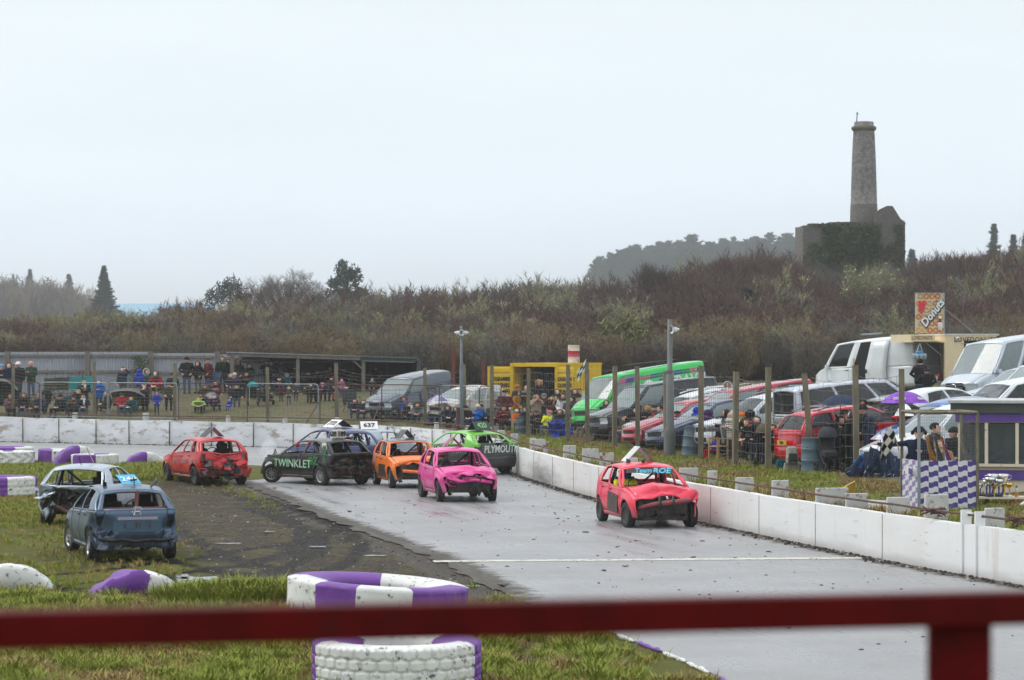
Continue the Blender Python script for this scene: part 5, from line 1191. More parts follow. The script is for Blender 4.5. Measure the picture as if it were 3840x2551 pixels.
def tailgate_up(c,mat,ang=1.1):
 p=c.p;q=c.roofp(0,1);b=MB();w_=p['W']*.36;d=Vector((0,-math.cos(ang-.9),math.sin(ang-.9)))
 b.grid(lambda u,v:q+Vector((u*w_,0,-.02))+d*v*1.0+Vector((0,0,-.12*v*v)),frange(-1,1,6),frange(0,1,6));o=b.obj('open_tailgate',mat,c.root);md=o.modifiers.new('sheet','SOLIDIFY');md.thickness=.06
 b=MB();b.box(q+d*.9+Vector((0,-.02,-.12)),(.5,.02,.11),R=RX(.3));b.obj('number_plate',pm('plate_yellow',(.75,.52,.02),.4),o)
 bx=MB();bx.box((0,p['yT']+.45,.72),(p['W']*.8,.9,.5));bx.obj('boot_floor',BLACK,c.root)
c=vehicle('suv_car',SUV,brn,'silver four wheel drive with its tailgate raised behind the crowd','car',7.75,79.9,(-.93,-.36));tailgate_up(c,brn,.75);rails(c,GALV)
sl=paint('silver_van',S(186,190,200),.05,.22,metal=.4)
c=vehicle('people_carrier',van(L=4.9,W=1.9,wb=3.0,zN=.92,yC=1.4,zC=1.14,yRF=.6,zRF=1.84,zR=1.96,yRR=-2.3,zRR=1.9,yT=-2.38,zT=1.12,zBR=1.14,doors=[(1.25,.3),(.26,-.9)],wins=[(.05,.26,'g'),(.29,.6,'d'),(.63,.95,'d')],rear='d',clad=0,tumble=.85,tail=(.86,.995,.5,.95)),sl,'long silver people carrier with black side windows, tail to the track','van',10.15,76.8,(.95,.3),plate=('',False))
re_=paint('estate_red',S(206,18,40),.02,.18)
c=vehicle('estate_car',dict(EST,tail=(.72,.995,.55,.85),plz=.72),re_,'shiny red estate car with yellow number plate, tail to the track','car',9.5,72.2,(.93,.36),plate=('WJ70',False));rails(c,GALV)
wc=paint('car_white',S(222,226,230),.02,.18)
vehicle('hatchback_car',P_(L=4.1,wins=W2,screen='g',rear='g',zR=1.5),wc,'white hatchback nose on between the red estate and the flag cage','car',10.75,66.6,(-.9,-.43),glass=GLASSL)
c=vehicle('hatchback_car',P_(L=4.0,wins=W2,screen='g',rear='o',skip=('tail',),zR=1.48),wc,'white hatchback with raised tailgate above the striped umbrella','car',12.7,76.6,(.9,.43));tailgate_up(c,wc,.95)
vehicle('hatchback_car',P_(L=4.1,wins=W2,screen='g',rear='g',zR=1.46),mb_,'blue hatchback half hidden beyond the white hatchback','car',11.2,70.0,(-.92,-.39),glass=GLASSL)
tw_=van(L=5.6,zR=2.62,zRF=2.35,zRR=2.55,tail=(.86,.995,.42,.95),lamp=(.6,.97,.5,.92))
tv=vehicle('panel_van',tw_,wc,'white high roofed van with open sliding door beside the food trailer','van',14.7,106.5,(-.66,.75),'steel',plate=('WF15',False),rim=RIMD)
b=MB();b.grid(lambda u,v:Vector((-1.02-.0,u,lerp(.55,1.36,v)))if v<=1 else side_pt(tv,(2.02-u)/4.68,(v-1)*1.08,.02),frange(.45,-.25,3),[0,.5,1,1.3,1.6,1.85]);b.obj('doorway_shade_panel',pm('painted_doorway_shade',(.012,.013,.015),.9),tv.root)  # near-black panel on the van side stands in for the shaded interior
b=MB();b.grid(lambda u,v:(Vector((-1.09,u,lerp(.55,1.36,v)))if v<=1 else side_pt(tv,(2.02-u)/4.68,(v-1)*1.08,.09)),frange(-.25,-1.3,4),[0,.5,1,1.3,1.6,1.85]);sdr=b.obj('sliding_door',wc,tv.root);md=sdr.modifiers.new('sheet','SOLIDIFY');md.thickness=.05
b=MB();b.box((-1.17,-.36,1.2),(.03,.06,.16));b.obj('handle',BLACK,sdr)
b=MB();b.box((-1.06,.36,1.55),(.04,.04,.35));b.obj('grab_handle',pm('handle_yellow',(.7,.42,.03),.5),tv.root)
b=MB();b.box((0,.3,2.66),(1.2,.12,.06));b.obj('roof_bar',GALV,tv.root)
sv_=paint('van_silver',S(196,204,214),.02,.2,metal=.3)
mv=vehicle('minibus',van(L=6.0,wb=3.6,zR=2.62,zRF=2.4,zRR=2.55,yC=2.22,zC=1.38,yRF=1.5,zN=1.1,yRR=-2.85,yT=-2.9,doors=[(2.05,.85),(.65,-.7)],wins=[(.03,.2,'g'),(.24,.52,'d'),(.56,.94,'d')],lamp=(.52,.97,.5,.98)),sv_,'silver high roofed minibus with star badge nosing in from the right','minibus',16.75,87.4,(-.82,-.57),'ten',glass=GLASSL)
b=MB();b.box((0,3.02,.98),(.8,.05,.34),taper=.9);gg=b.obj('radiator_grille',BLACK,mv.root)
for zz in(.88,.98,1.08):b=MB();b.box((0,3.05,zz),(.78,.02,.02));b.obj('grille_slat',GALV,gg)
b=MB();b.lathe([(.13,-.01),(.15,0),(.13,.012)],16,(0,3.07,.98),R=RX(math.pi/2));[b.tube([(0,3.07,.98),(.13*math.sin(a),3.07,.98+.13*math.cos(a))],.014,5)for a in(0,2.094,4.189)];b.obj('badge',CHROME,gg)
vehicle('suv_car',dict(SUV,rear='g',skip=(),clad=0,lamp=(.55,.97,.55,.98)),sv_,'silver four wheel drive below the silver minibus','car',15.9,81.6,(-.85,-.53),glass=GLASSL)
vehicle('panel_van',van(L=5.0,W=1.95,wb=3.0,zN=.98,yC=1.5,zC=1.22,yRF=.6,zRF=1.88,zR=2.0,yRR=-2.3,zRR=1.95,yT=-2.36,zT=1.2,zBR=1.22,doors=[(1.35,.35),(.3,-.9)],wins=[(.04,.26,'g'),(.3,.96,'p')],clad=0,lamp=(.5,.98,.62,.98)),wc,'white van nose cut by the right edge of the photo','van',15.7,76.2,(-.86,-.51),glass=GLASSL)
vehicle('pickup_truck',dict(pu.p,wins=[(.05,.30,'g'),(.33,.48,'d'),(.56,.92,'p')],rear='p'),wc,'white pickup roof and canopy seen over the timekeeping hut','pickup',13.6,71.6,(-.94,-.34))
# walls, fences, buildings
WL=resample(WALLP,1600)
def wall_frame(i):
 i=max(1,min(len(WL)-2,i));p=WL[i];tg=(WL[i+1]-WL[i-1]).normalized();return p,tg,Vector((tg.y,-tg.x,0))
def wall_at(px,d=0.0,Ymin=40):
 """the spot d metres outside the wall that shows in photo column px"""
 best=None
 for i in range(1,len(WL)-1):
  p,tg,nr=wall_frame(i);q=p+nr*d
  if q.y<Ymin:continue
  e=abs(CXP+FPX*q.x/q.y-px)
  if best is None or e<best[0]:best=(e,i,q,tg,nr)
 return best[1],best[2],best[3],best[4]
def wtop(p):return float(np.interp(p.y,[46,60,88,100,106,115,122,140],[.945,.89,.9,.95,1.0,1.05,1.14,1.18]))
m,t,b=node_mat('white_wall_paint');tc=N(t,'ShaderNodeTexCoord');ob=tc.outputs['Object']
mp=N(t,'ShaderNodeMapping');mp.inputs['Scale'].default_value=(.5,.5,3.5);t.links.new(ob,mp.inputs[0])
mp2=N(t,'ShaderNodeMapping');mp2 .inputs['Scale'].default_value=(2.2,2.2,.25);t.links.new(ob,mp2 .inputs[0])
a1=noise_n(t,mp.outputs[0],1.6,8,.72);a2=noise_n(t,mp.outputs[0],.5,6,.7);a3=noise_n(t,mp2 .outputs[0],1.3,5,.7);a4=noise_n(t,ob,.22,3,.5)
c0=mixc(t,rmap(t,a2,.35,.65),(.78,.78,.77),(.85,.85,.85));c0=mixc(t,rmap(t,a4,.5,.7,0,.55),c0,(.66,.60,.56))
c0=mixc(t,rmap(t,a3,.58,.72,0,.5),c0,(.55,.47,.36));c0=mixc(t,rmap(t,a1,.615,.66,0,.7),c0,(.50,.36,.25));c0=mixc(t,rmap(t,a1,.36,.31,0,.7),c0,(.30,.28,.28))
sepz=N(t,'ShaderNodeSeparateXYZ');t.links.new(ob,sepz.inputs[0])
grime=rmap(t,mth(t,'ADD',sepz.outputs['Z'],mth(t,'MULTIPLY',a2,.35)),.38,.16,0,.55);c0=mixc(t,grime,c0,(.30,.27,.24))
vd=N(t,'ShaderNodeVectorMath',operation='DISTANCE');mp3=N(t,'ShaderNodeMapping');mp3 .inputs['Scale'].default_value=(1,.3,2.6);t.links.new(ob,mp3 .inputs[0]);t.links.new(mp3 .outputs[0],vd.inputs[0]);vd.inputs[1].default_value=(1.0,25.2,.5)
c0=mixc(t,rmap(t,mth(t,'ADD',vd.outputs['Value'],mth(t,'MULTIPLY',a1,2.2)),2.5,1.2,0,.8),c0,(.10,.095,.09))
blk=noise_n(t,mp.outputs[0],3.4,7,.8);c0=mixc(t,rmap(t,blk,.635,.67,0,.55),c0,(.25,.24,.24))
t.links.new(c0,b.inputs['Base Color']);b.inputs['Roughness'].default_value=.6;bump_n(t,b,a1,.25,.02)
WALLMAT=m
STEELWALL=pm('white_steel_plate',(.70,.71,.73),.45,0,var=.12,scale=1.3,bump=.35,bscale=2.0,dirt=((.36,.31,.27),.4,2.2),stretch=(.6,.6,1.6))
RUBTYRE=pm('tyre_scuff',(.12,.115,.11),.8,var=.3)
def barrier():
 root=empty('barrier_wall');tag(root,'long white wall curving round the outside of the race track','wall')
 r=random.Random(3)
 i0,_,_,_=wall_at(1945);igate0=wall_at(3662)[0];igate1=wall_at(3612)[0]
 def section(a,b2,mat,name,steel=False,hk=0):
  mb=MB();n=max(2,(b2-a)//4);idx=[a+(b2-a)*k/n for k in range(n+1)];vs=[0,.15,.35,.55,.75,.92,1];dent=r.uniform(.02,.07)if steel else 0;sd=r.uniform(0,50)
  def pt(k,v,off):
   i=int(idx[k]);p,tg,nr=wall_frame(i);h=wtop(p)+hk+(.03*noise.noise(Vector((p.x*.5,p.y*.5,4)))if steel else .012*noise.noise(Vector((p.x,p.y,4))))
   q=p+nr*off;bulge=dent*(noise.noise(Vector((k*.45+sd,v*2.2,0)))+.6*math.sin(math.pi*v))if off<.05 else 0
   lean=.05*v if steel else 0
   return q+nr*(lean-bulge)+Vector((0,0,-.02+v*(h+.02)))
  K=list(range(n+1))
  mb.grid(lambda k,v:pt(int(k),v,0),K,vs);th=.05 if steel else .2
  mb.grid(lambda k,v:pt(int(k),v,th),K,[1,0]);mb.grid(lambda k,v:pt(int(k),1,v*th),K,[0,1],smooth=False)
  for k in(0,n):mb.grid(lambda u,v:pt(k,v,u*th),[0,1],vs,smooth=False)
  return mb.obj(name,mat,root)
 i=40
 while i<i0-4:
  j=min(i+40,i0)
  if i<igate0<j:j=igate0
  if i==igate0:j=igate1
  if igate0<i<igate1:i=igate1;continue
  section(i+(1 if i in(igate0,igate1)else 0),j,WALLMAT,'gate_section' if i==igate0 else 'concrete_section',hk=.0)
  p,tg,nr=wall_frame(j);s_=MB();s_.box(p-nr*.006+Vector((0,0,wtop(p)*.5)),(.007,.016,wtop(p)-.02),0,Matrix((tg,nr,Vector((0,0,1)))).transposed());s_.obj('joint',pm('joint_fill',(.4,.37,.34),.9,var=.3),root);i=j
 i=i0
 while i<len(WL)-30:
  j=i+r.randint(20,23);section(i,j-0,STEELWALL,'steel_plate',True)
  p,tg,nr=wall_frame(j);s_=MB();s_.box(p-nr*.035+Vector((0,0,wtop(p)*.5)),(.03,.03,wtop(p)-.04),0,Matrix((tg,nr,Vector((0,0,1)))).transposed());s_.obj('plate_seam',RUSTY,root)
  i=j
 for px in(3612,3662):
  k,q,tg,nr=wall_at(px);mb=MB();mb.box(q+Vector((0,0,.6))+nr*.06,(.05,.2,1.2),0,Matrix((tg,nr,Vector((0,0,1)))).transposed());mb.obj('gate_post',WALLMAT,root)
 k,q,tg,nr=wall_at(3637);mb=MB();mb.box(q+Vector((0,0,1.16)),(.2,.04,.03),0,Matrix((tg,nr,Vector((0,0,1)))).transposed());mb.obj('gate_bar',WHITEPAINT,root)
 mb=MB();pts=[]
 for i in range(60,len(WL)-5,6):
  p,tg,nr=wall_frame(i);z=float(np.interp(p.y,[46,64,88,105,122,140],[1.12,1.07,1.1,1.22,1.31,1.33]));pts.append(p+nr*.1+Vector((0,0,z+.015*noise.noise(p*.7))))
 mb.tube(pts,.024,6);o=mb.obj('guard_pipe',RUSTY);tag(o,'rusty steel pipe running along the top of the white wall','pipe')
 for j,px in enumerate((1683,1710,3485,3800)):
  k,q,tg,nr=wall_at(px);c=MB();z=float(np.interp(q.y,[46,64,88,105,122],[1.12,1.07,1.1,1.2,1.3]))
  for _ in range(9):c.tube([q+nr*.1+Vector((r.uniform(-.25,.25),r.uniform(-.2,.2),z+r.uniform(-.12,.08)))for _ in range(3)],.016,5)
  tag(c.obj('wire_knot',RUSTY),['tangle of rusty wire on the guard pipe under the lavender umbrella','smaller tangle of rusty wire on the pipe near the lamp post','knot of rusty fittings on the pipe before the chequered panel','knot of rusty fittings on the pipe by the trophy table'][j],'wire')
barrier()
STUB=pm('stub_concrete',(.56,.56,.54),.75,var=.1,scale=4,bump=.3,dirt=((.26,.22,.16),.3,6));STUBR=pm('stub_rusty',(.6,.56,.5),.75,var=.15,scale=4,dirt=(RUST,.5,4))
stubs=[(272,.2,.26,0),(535,.28,.32,0),(848,.16,.26,0),(1060,.2,.24,0),(1255,.14,.28,0),(1620,.16,.26,0),(1738,.2,.26,1),(1808,.28,.3,1),(1855,.28,.28,0),(1905,.25,.3,0),(1975,.2,.36,0),(1980,.5,.34,0),(2025,.16,.34,1),(2100,.4,.36,0),(2170,.5,.38,0),(2236,.42,.36,1),(2322,.42,.33,0),(2412,.4,.1,0),(2532,.5,.3,0),(2638,.24,.34,0),(2742,.45,.28,0),(2876,.4,.34,0),(3042,.75,.30,0),(3150,.5,.27,0),(3306,.5,.30,0),(3448,.5,.44,0),(3672,.4,.32,0)]
def ordinal(n):return{1:'first',2:'second',3:'third',4:'fourth',5:'fifth',6:'sixth',7:'seventh',8:'eighth',9:'ninth',10:'tenth',11:'eleventh',12:'twelfth',13:'thirteenth',14:'fourteenth',15:'fifteenth',16:'sixteenth',17:'seventeenth',18:'eighteenth',19:'nineteenth',20:'twentieth'}.get(n,'number %d'%n)
for k,(px,ln,h,ru)in enumerate(stubs):
 i,q,tg,nr=wall_at(px,.1);z=wtop(q);mb=MB();R=Matrix((tg,nr,Vector((0,0,1)))).transposed();th=.07 if px>1930 else .16
 mb.box(q+nr*(ln/2+.1)+Vector((0,0,z-.25+(h+.25)/2)),(th,ln,h+.25),0,R,.97);o=mb.obj('concrete_stub',STUBR if ru else STUB)
 md=o.modifiers.new('worn','BEVEL');md.width=.012
 far=px<1930;n=k+1 if far else k-9
 tag(o,('%s white stub post from the left on top of the steel wall' if far else '%s white stub slab along the concrete wall counted from the bend')%ordinal(n),'stub post','white stubs along the wall')
def wood_post(name,base,z1,w_,label,lean=(0,0),mat=None,group='timber fence posts',parent=None):
 mb=MB();h=z1-base.z+.3;mb.box((0,0,h/2-.3),(w_,w_,h),0,None,.92);o=mb.obj(name,mat or WOOD,parent,base,(lean[1],lean[0],R0 .uniform(-.3,.3)))
 if label:tag(o,label,'post',group)
 return o
def fence_right():
 root=empty('wire_fence');tag(root,'wire mesh fence on timber posts in front of the crowd','fence')
 L=[(1845,103.5,1368),(1980,100,1381),(2130,95,1368),(2203,91.5,1361),(2305,88,1373),(2392,85.3,1374),(2500,81.5,1392),(2628,78,1371),(2757,74,1394),(2880,71,1378),(3030,69.5,1400),(3212,67.6,1370),(3385,65.8,1384)]
 tops=[]
 for k,(px,Y,ty)in enumerate(L):
  b0=on(px,Y);zt=P(px,ty,Y).z;lean=(-.085,.0)if px==3030 else(R0 .uniform(-.012,.012),0)
  if px==3030:b0 .x+=.12
  wood_post('post',b0,zt,.15,None,lean,None,None,root);tops.append((b0,zt))
 for k in range(len(L)-1):
  (a,za),(c,zc)=tops[k],tops[k+1];mb=MB();n=max(5,int((c-a).length/.24));H=min(za-a.z,zc-c.z)-.15;rows=9
  sag=[R0 .uniform(.03,.16)for _ in range(rows)]
  for j in range(rows):
   f=.12+(H-.1)*(j/(rows-1))**1.0;pts=[a.lerp(c,i/n)+Vector((0,0,f-sag[j]*4*(i/n)*(1-i/n)*(1 if j>5 else .5)+.012*math.sin(i*2.1+j)))for i in range(n+1)];mb.tube(pts,.0065,3,cap=False,smooth=False)
  for i in range(1,n):
   u=i/n;b0=a.lerp(c,u);zt=lerp(.12,H,1)-sag[6]*4*u*(1-u);mb.tube([b0+Vector((0,0,.1)),b0+Vector((.01,0,zt*.5)),b0+Vector((0,0,zt))],.0045,3,cap=False,smooth=False)
  o=mb.obj('wire_mesh',WIRE,root);o['kind']='stuff'
 return root
fence_right()
def fence_far():
 root=empty('wire_fence');tag(root,'row of tube framed mesh panels and timber posts along the far bank','fence')
 for(px,ty)in((48,1366),(355,1357),(657,1363),(1003,1377),(1268,1362),(1592,1380),(1746,1366)):
  i,q,tg,nr=wall_at(px,3.4);b0=Vector((q.x,q.y,gz(q.x,q.y)));wood_post('post',b0,P(px,ty,q.y).z,.15,None,(R0 .uniform(-.02,.02),0),None,None,root)
 spans=[(-70,149),(153,405),(409,664),(670,930),(938,1196),(1200,1429),(1433,1649),(1654,1793),(1799,1880)]
 for k,(a,c)in enumerate(spans):
  _,A,_,_=wall_at(a,3.2);_,C,_,_=wall_at(c,3.2);za,zc=gz(A.x,A.y)+.02,gz(C.x,C.y)+.02;H=1.72;rd=.16
  def fr(u,z):q=A.lerp(C,u);return Vector((q.x,q.y,lerp(za,zc,u)+z))
  W_=(C-A).length;e=rd/W_
  pts=[fr(0,0),fr(0,H-rd)]+[fr(e*(1-math.cos(t)),H-rd+rd*math.sin(t))for t in(.4,.8,1.2)]+[fr(e,H),fr(.33,H+.01),fr(.66,H-.01),fr(1-e,H)]+[fr(1-e+e*math.sin(t),H-rd+rd*math.cos(t))for t in(.4,.8,1.2)]+[fr(1,H-rd),fr(1,0)]
  mb=MB();mb.tube(pts,.024,6);mb.tube([fr(0,.14),fr(1,.14)],.016,5);mb.obj('panel_frame',RUSTY if k in(0,3,5,6,8)else GALV,root)
  mb=MB()
  for j in range(11):z=.2+(H-.28)*j/10;mb.tube([fr(u,z+.01*math.sin(9*u+j))for u in frange(0,1,8)],.0055,3,cap=False,smooth=False)
  n=int(W_/.22)
  for i in range(1,n):mb.tube([fr(i/n,.15),fr(i/n,H)],.004,3,cap=False,smooth=False)
  o=mb.obj('wire_mesh',WIRE,root);o['kind']='stuff'
 for(a,c)in((1195,1137),(1428,1385),(1877,1812)):
  _,A,_,_=wall_at(a,3.1);_,C,_,_=wall_at(c,1.6);mb=MB();mb.tube([Vector((A.x,A.y,gz(A.x,A.y)+.95)),Vector((C.x,C.y,gz(C.x,C.y)))],.03,6);mb.obj('raking_prop',RUSTY,root)
 px=[48,355,657,1003,1268,1592,1746]
 for a,c in zip(px[:-1],px[1:]):
  _,A,_,_=wall_at(a,3.4);_,C,_,_=wall_at(c,3.4);mb=MB()
  for j in range(5):
   z=1.75+j*.16;s_=R0 .uniform(.05,.3);mb.tube([A.lerp(C,u)+Vector((0,0,gz(A.x,A.y)+z-s_*4*u*(1-u)))for u in frange(0,1,10)],.006,3,cap=False,smooth=False)
  o=mb.obj('wire_strand',WIRE,root);o['kind']='stuff'
fence_far()
CORR=pm('corrugated_iron',S(170,172,182),.5,.15,var=.12,scale=1.6,dirt=((.25,.22,.2),.22,1.6),stretch=(1,1,.35))
def corr_sheet(name,A,B,z0,z1,mat,parent,pitch=.135,amp=.028,nrm=None):
 d=B-A;L=d.length;n=int(L/pitch*6);t=d.normalized();nr=nrm or Vector((t.y,-t.x,0));mb=MB()
 mb.grid(lambda u,v:A+d*u+nr*amp*math.sin(2*math.pi*u*L/pitch)+Vector((0,0,lerp(z0,z1,v))),frange(0,1,n),[0,.5,1])
 return mb.obj(name,mat,parent)
def iron_fence():
 root=empty('corrugated_fence');tag(root,'grey corrugated iron fence with heavy timber posts behind the far crowd','fence');Y=137.5
 bays=[(-180,28),(28,328),(328,565),(565,815),(815,1010)];tops=[1322,1320,1320,1325,1330]
 for(a,c),ty in zip(bays,tops):
  A,C=P(a,0,Y),P(c,0,Y+.4);A.z=C.z=0;n=max(1,round((C-A).length/1.0));zt=P(a,ty,Y).z;zb=gz((A.x+C.x)/2,Y)-.1
  for k in range(n):corr_sheet('iron_sheet',A.lerp(C,k/n)+Vector((0,.012*(k%2),0)),A.lerp(C,(k+1)/n)+Vector((0,.012*(k%2),0)),zb,zt+.03*noise.noise(Vector((a,k,0))),CORR,root)
  for zz in(zt-.2,zt-1.02):
   mb=MB();mb.box((A+C)/2+Vector((0,-.09,zz)),((C-A).length-.2,.08,.13),0,RZ(math.atan2(C.y-A.y,C.x-A.x)));mb.obj('rail',GREYWOOD,root)
 for px,w_ in((28,.22),(328,.24),(565,.26),(815,.24)):
  q=P(px,0,Y-.12);b0=Vector((q.x,q.y,gz(q.x,q.y)-.1));mb=MB();h=P(px,1318,Y).z-b0 .z;mb.box((0,0,h/2),(w_,.2,h));mb.obj('post',GREYWOOD,root,b0)
 r=random.Random(9);tb=TB()
 for k in range(1500):
  px=r.gauss(520,22);py=r.uniform(1335,1470)
  if py<1400:px=r.gauss(525,17)
  p=P(px,py,Y-.15-r.random()*.25);tb.leaf(p,rdir(r),r.uniform(.05,.11),r,0 if r.random()<.8 else 1)
 o=mesh_obj('bramble',tb.mesh('bramble',[LEAF[3],LEAF[2]]),None);tag(o,'dark bramble climbing the corrugated fence','bramble')
iron_fence()
def shelter():
 root=empty('spectator_shelter');tag(root,'open fronted shelter with corrugated roof and dark inside','shelter')
 YF,YB=131.5,138;dk=pm('black_boards',(.018,.02,.021),.85,var=.3,scale=2);grf=pm('green_fascia',(.02,.045,.035),.6,var=.2)  # back and side boards take one near-black colour
 def pt(px,py,Y):return P(px,py,Y)
 zl,zr=pt(852,1330,YF).z,pt(1560,1352,YF).z;A,B=pt(852,0,YF),pt(1352,0,YF);C=pt(1565,0,YF)
 zat=lambda x:lerp(zl,zr,(x-A.x)/(C.x-A.x))
 n=10
 for k in range(n):
  u0,u1=k/n,(k+1)/n;x0,x1=lerp(A.x,C.x,u0),lerp(A.x,C.x,u1);mb=MB();m_=int((x1-x0)/.15*6)
  mb.grid(lambda u,v:Vector((lerp(x0,x1,u),lerp(YF-.25,YB+.2,v),zat(lerp(x0,x1,u))+.12+.03*math.sin(2*math.pi*lerp(x0,x1,u)/.15)-.25*v)),frange(0,1,m_),[0,.5,1]);o=mb.obj('roof_sheet',CORR,root);md=o.modifiers.new('sheet','SOLIDIFY');md.thickness=.012
 mb=MB();mb.box(((A.x+B.x)/2,YF-.12,(zat(A.x)+zat(B.x))/2),(B.x-A.x,.06,.16),0,RY(-math.atan2(zat(B.x)-zat(A.x),B.x-A.x)));mb.obj('fascia',GREYWOOD,root)
 mb=MB();mb.box(((B.x+C.x)/2,YF-.14,(zat(B.x)+zat(C.x))/2+.04),(C.x-B.x,.06,.26),0,RY(-math.atan2(zat(C.x)-zat(B.x),C.x-B.x)));mb.obj('green_fascia_board',grf,root)
 mb=MB();mb.box(((B.x+C.x)/2,YF-.17,(zat(B.x)+zat(C.x))/2-.1),(C.x-B.x-.3,.04,.05),0,RY(-math.atan2(zat(C.x)-zat(B.x),C.x-B.x)));mb.obj('white_strip',GREYWOOD,root)
 for k in range(9):
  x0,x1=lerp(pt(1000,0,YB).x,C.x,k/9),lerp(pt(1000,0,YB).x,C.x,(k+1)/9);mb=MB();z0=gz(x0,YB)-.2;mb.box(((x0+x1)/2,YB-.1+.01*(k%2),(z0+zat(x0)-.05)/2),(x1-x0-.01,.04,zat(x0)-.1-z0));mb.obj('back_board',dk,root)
 for k in range(6):
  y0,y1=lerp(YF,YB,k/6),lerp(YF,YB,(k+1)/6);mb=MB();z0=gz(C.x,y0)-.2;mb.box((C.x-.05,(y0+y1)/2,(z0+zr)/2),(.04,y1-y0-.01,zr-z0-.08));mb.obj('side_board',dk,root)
 mb=MB();mb.box(((A.x+C.x)/2,YB-.3,zat((A.x+C.x)/2)-.25),(C.x-A.x-.2,.06,.1));mb.obj('purlin',GREYWOOD,root)
 for px in(870,1117,1363):
  q=pt(px,0,YF);z0=gz(q.x,YF)-.2;mb=MB();mb.box((q.x,YF,(z0+zat(q.x))/2),(.17,.17,zat(q.x)-z0));mb.obj('post',GREYWOOD,root)
 for(px,sg)in((895,1),(1340,-1)):
  q=pt(px,0,YF);mb=MB();mb.tube([(q.x-sg*.28,YF,zat(q.x)-.55),(q.x+sg*.25,YF,zat(q.x)-.05)],.05,4);mb.obj('brace',GREYWOOD,root)
shelter()
YEL=pm('container_yellow',S(232,190,18),.45,var=.08,scale=1.5,dirt=((.25,.13,.03),.14,2.5))
INKY=pm('painted_letters',(.03,.022,.01),.6)
def container():
 th=math.radians(-24);W_,Lg,H=2.44,6.06,2.5;c0=P(2005,0,136.5);root=empty('shipping_container',(c0 .x,c0 .y,gz(c0 .x,c0 .y)),(0,0,th));tag(root,'yellow shipping container with open doors selling programmes','container')
 def ribbed(name,A,U,V,nrib,mat,out):
  """panel with vertical ribs: origin A, along U, up V"""
  mb=MB();prof=[(0,0),(.3,0),(.42,1),(.72,1),(.84,0),(1,0)];us=[]
  for i in range(nrib):
   for(a,z)in prof[:-1]:us.append(((i+a)/nrib,z))
  us.append((1,0));k=len(us)
  vs=[A+U*u+out*(.035*z)for u,z in us]+[A+U*u+out*(.035*z)+V for u,z in us]
  mb.add(vs,[(i,i+1,k+i+1,k+i)for i in range(k-1)]);return mb.obj(name,mat,root)
 hw=W_/2;X,Yv,Z=Vector((1,0,0)),Vector((0,1,0)),Vector((0,0,1))
 ribbed('side_panel',Vector((hw,0,.15)),Yv*Lg,Z*(H-.25),20,YEL,X);ribbed('side_panel',Vector((-hw,0,.15)),Yv*Lg,Z*(H-.25),20,YEL,-X)
 inn=pm('container_inside',(.035,.04,.045),.8)
 mb=MB();mb.box((0,Lg,H/2),(W_,.05,H));mb.obj('back_panel',YEL,root);mb=MB();mb.box((0,Lg/2,.1),(W_,Lg,.14));mb.obj('floor_panel',inn,root)
 mb=MB();mb.box((0,Lg/2,H-.04),(W_-.05,Lg,.06));mb.obj('roof_panel',pm('container_roof',(.5,.45,.35),.6,dirt=(RUST,.3,2)),root)
 mb=MB();mb.box((0,3.6,H/2),(W_-.1,.05,H-.3));mb.obj('inner_screen',inn,root)
 for(c,d)in(((0,-.03,H-.09),(W_+.06,.12,.18)),((0,-.03,.08),(W_+.06,.12,.16)),((-hw,-.03,H/2),(.13,.12,H-.3)),((hw,-.03,H/2),(.13,.12,H-.3)),((hw,Lg/2,H-.05),(.07,Lg,.12)),((hw,Lg/2,.1),(.07,Lg,.16)),((-hw,Lg/2,H-.05),(.07,Lg,.12))):
  mb=MB();mb.box(c,d);mb.obj('frame_beam',YEL,root)
 for sx in(-1,1):mb=MB();mb.box((sx*hw,-.1,H-.09),(.18,.12,.2));mb.obj('corner_casting',YEL,root)
 def leaf(name,hinge,ang,lines,wd=1.2,sgn=1):
  d=empty(name,hinge,(0,0,ang));d.parent=root;mb=MB();Hh=H-.34;prof=[]
  zs=[];nr=6
  for i in range(nr):
   for a,o_ in((0,0),(.12,0),(.2,1),(.75,1),(.83,0)):zs.append(((i+a)/nr,o_))
  zs.append((1,0));mb.grid(lambda u,k:Vector((sgn*u*wd,-.035*zs[int(k)][1],zs[int(k)][0]*Hh)),[0,.08,.92,1],list(range(len(zs))),smooth=False);mb.obj('leaf_panel',YEL,d)
  for(x,w2)in((.05,.1),(wd-.05,.1)):q=MB();q.box((sgn*x,-.03,Hh/2),(w2,.08,Hh));q.obj('leaf_edge',YEL,d)
  for i,s_ in enumerate(lines):text(s_,d,.27,INKY,(sgn*wd/2,-.05,Hh*.70-i*.32),(math.pi/2,0,0),.25,.012,sx=.62 if len(s_)>9 else .72)
 leaf('container_door',(-hw,-.05,.17),math.radians(8),['PROGRAMMES','SOUVENIRS','FIXTURE LISTS'],1.32,-1)
 leaf('container_door',(hw,-.06,.17),math.radians(-2),['PROGRAMMES','SOUVENIRS','FIXTURE LISTS','POSTERS','RAFFLES'],1.0,1)
 mb=MB();mb.box((hw+.045,1.6,1.5),(.01,.9,.75));mb.obj('blue_panel',pm('panel_blue',(.05,.05,.2),.5),root)
 for i,(x,z,c2)in enumerate(((-.85,1.55,(.012,.012,.014)),(-.2,1.7,(.03,.03,.035)),(.25,1.65,(.02,.02,.05)),(.7,1.7,(.04,.035,.03)))):
  g_=MB();g_.grid(lambda u,v:Vector((x+u*.22*(1-.3*v),1.0+.05*math.cos(u*3),z-.35+.7*v)),frange(-1,1,8),frange(0,1,4));g_=g_.obj('hung_shirt',cloth(c2));g_.parent=root;md=g_.modifiers.new('sheet','SOLIDIFY');md.thickness=.05
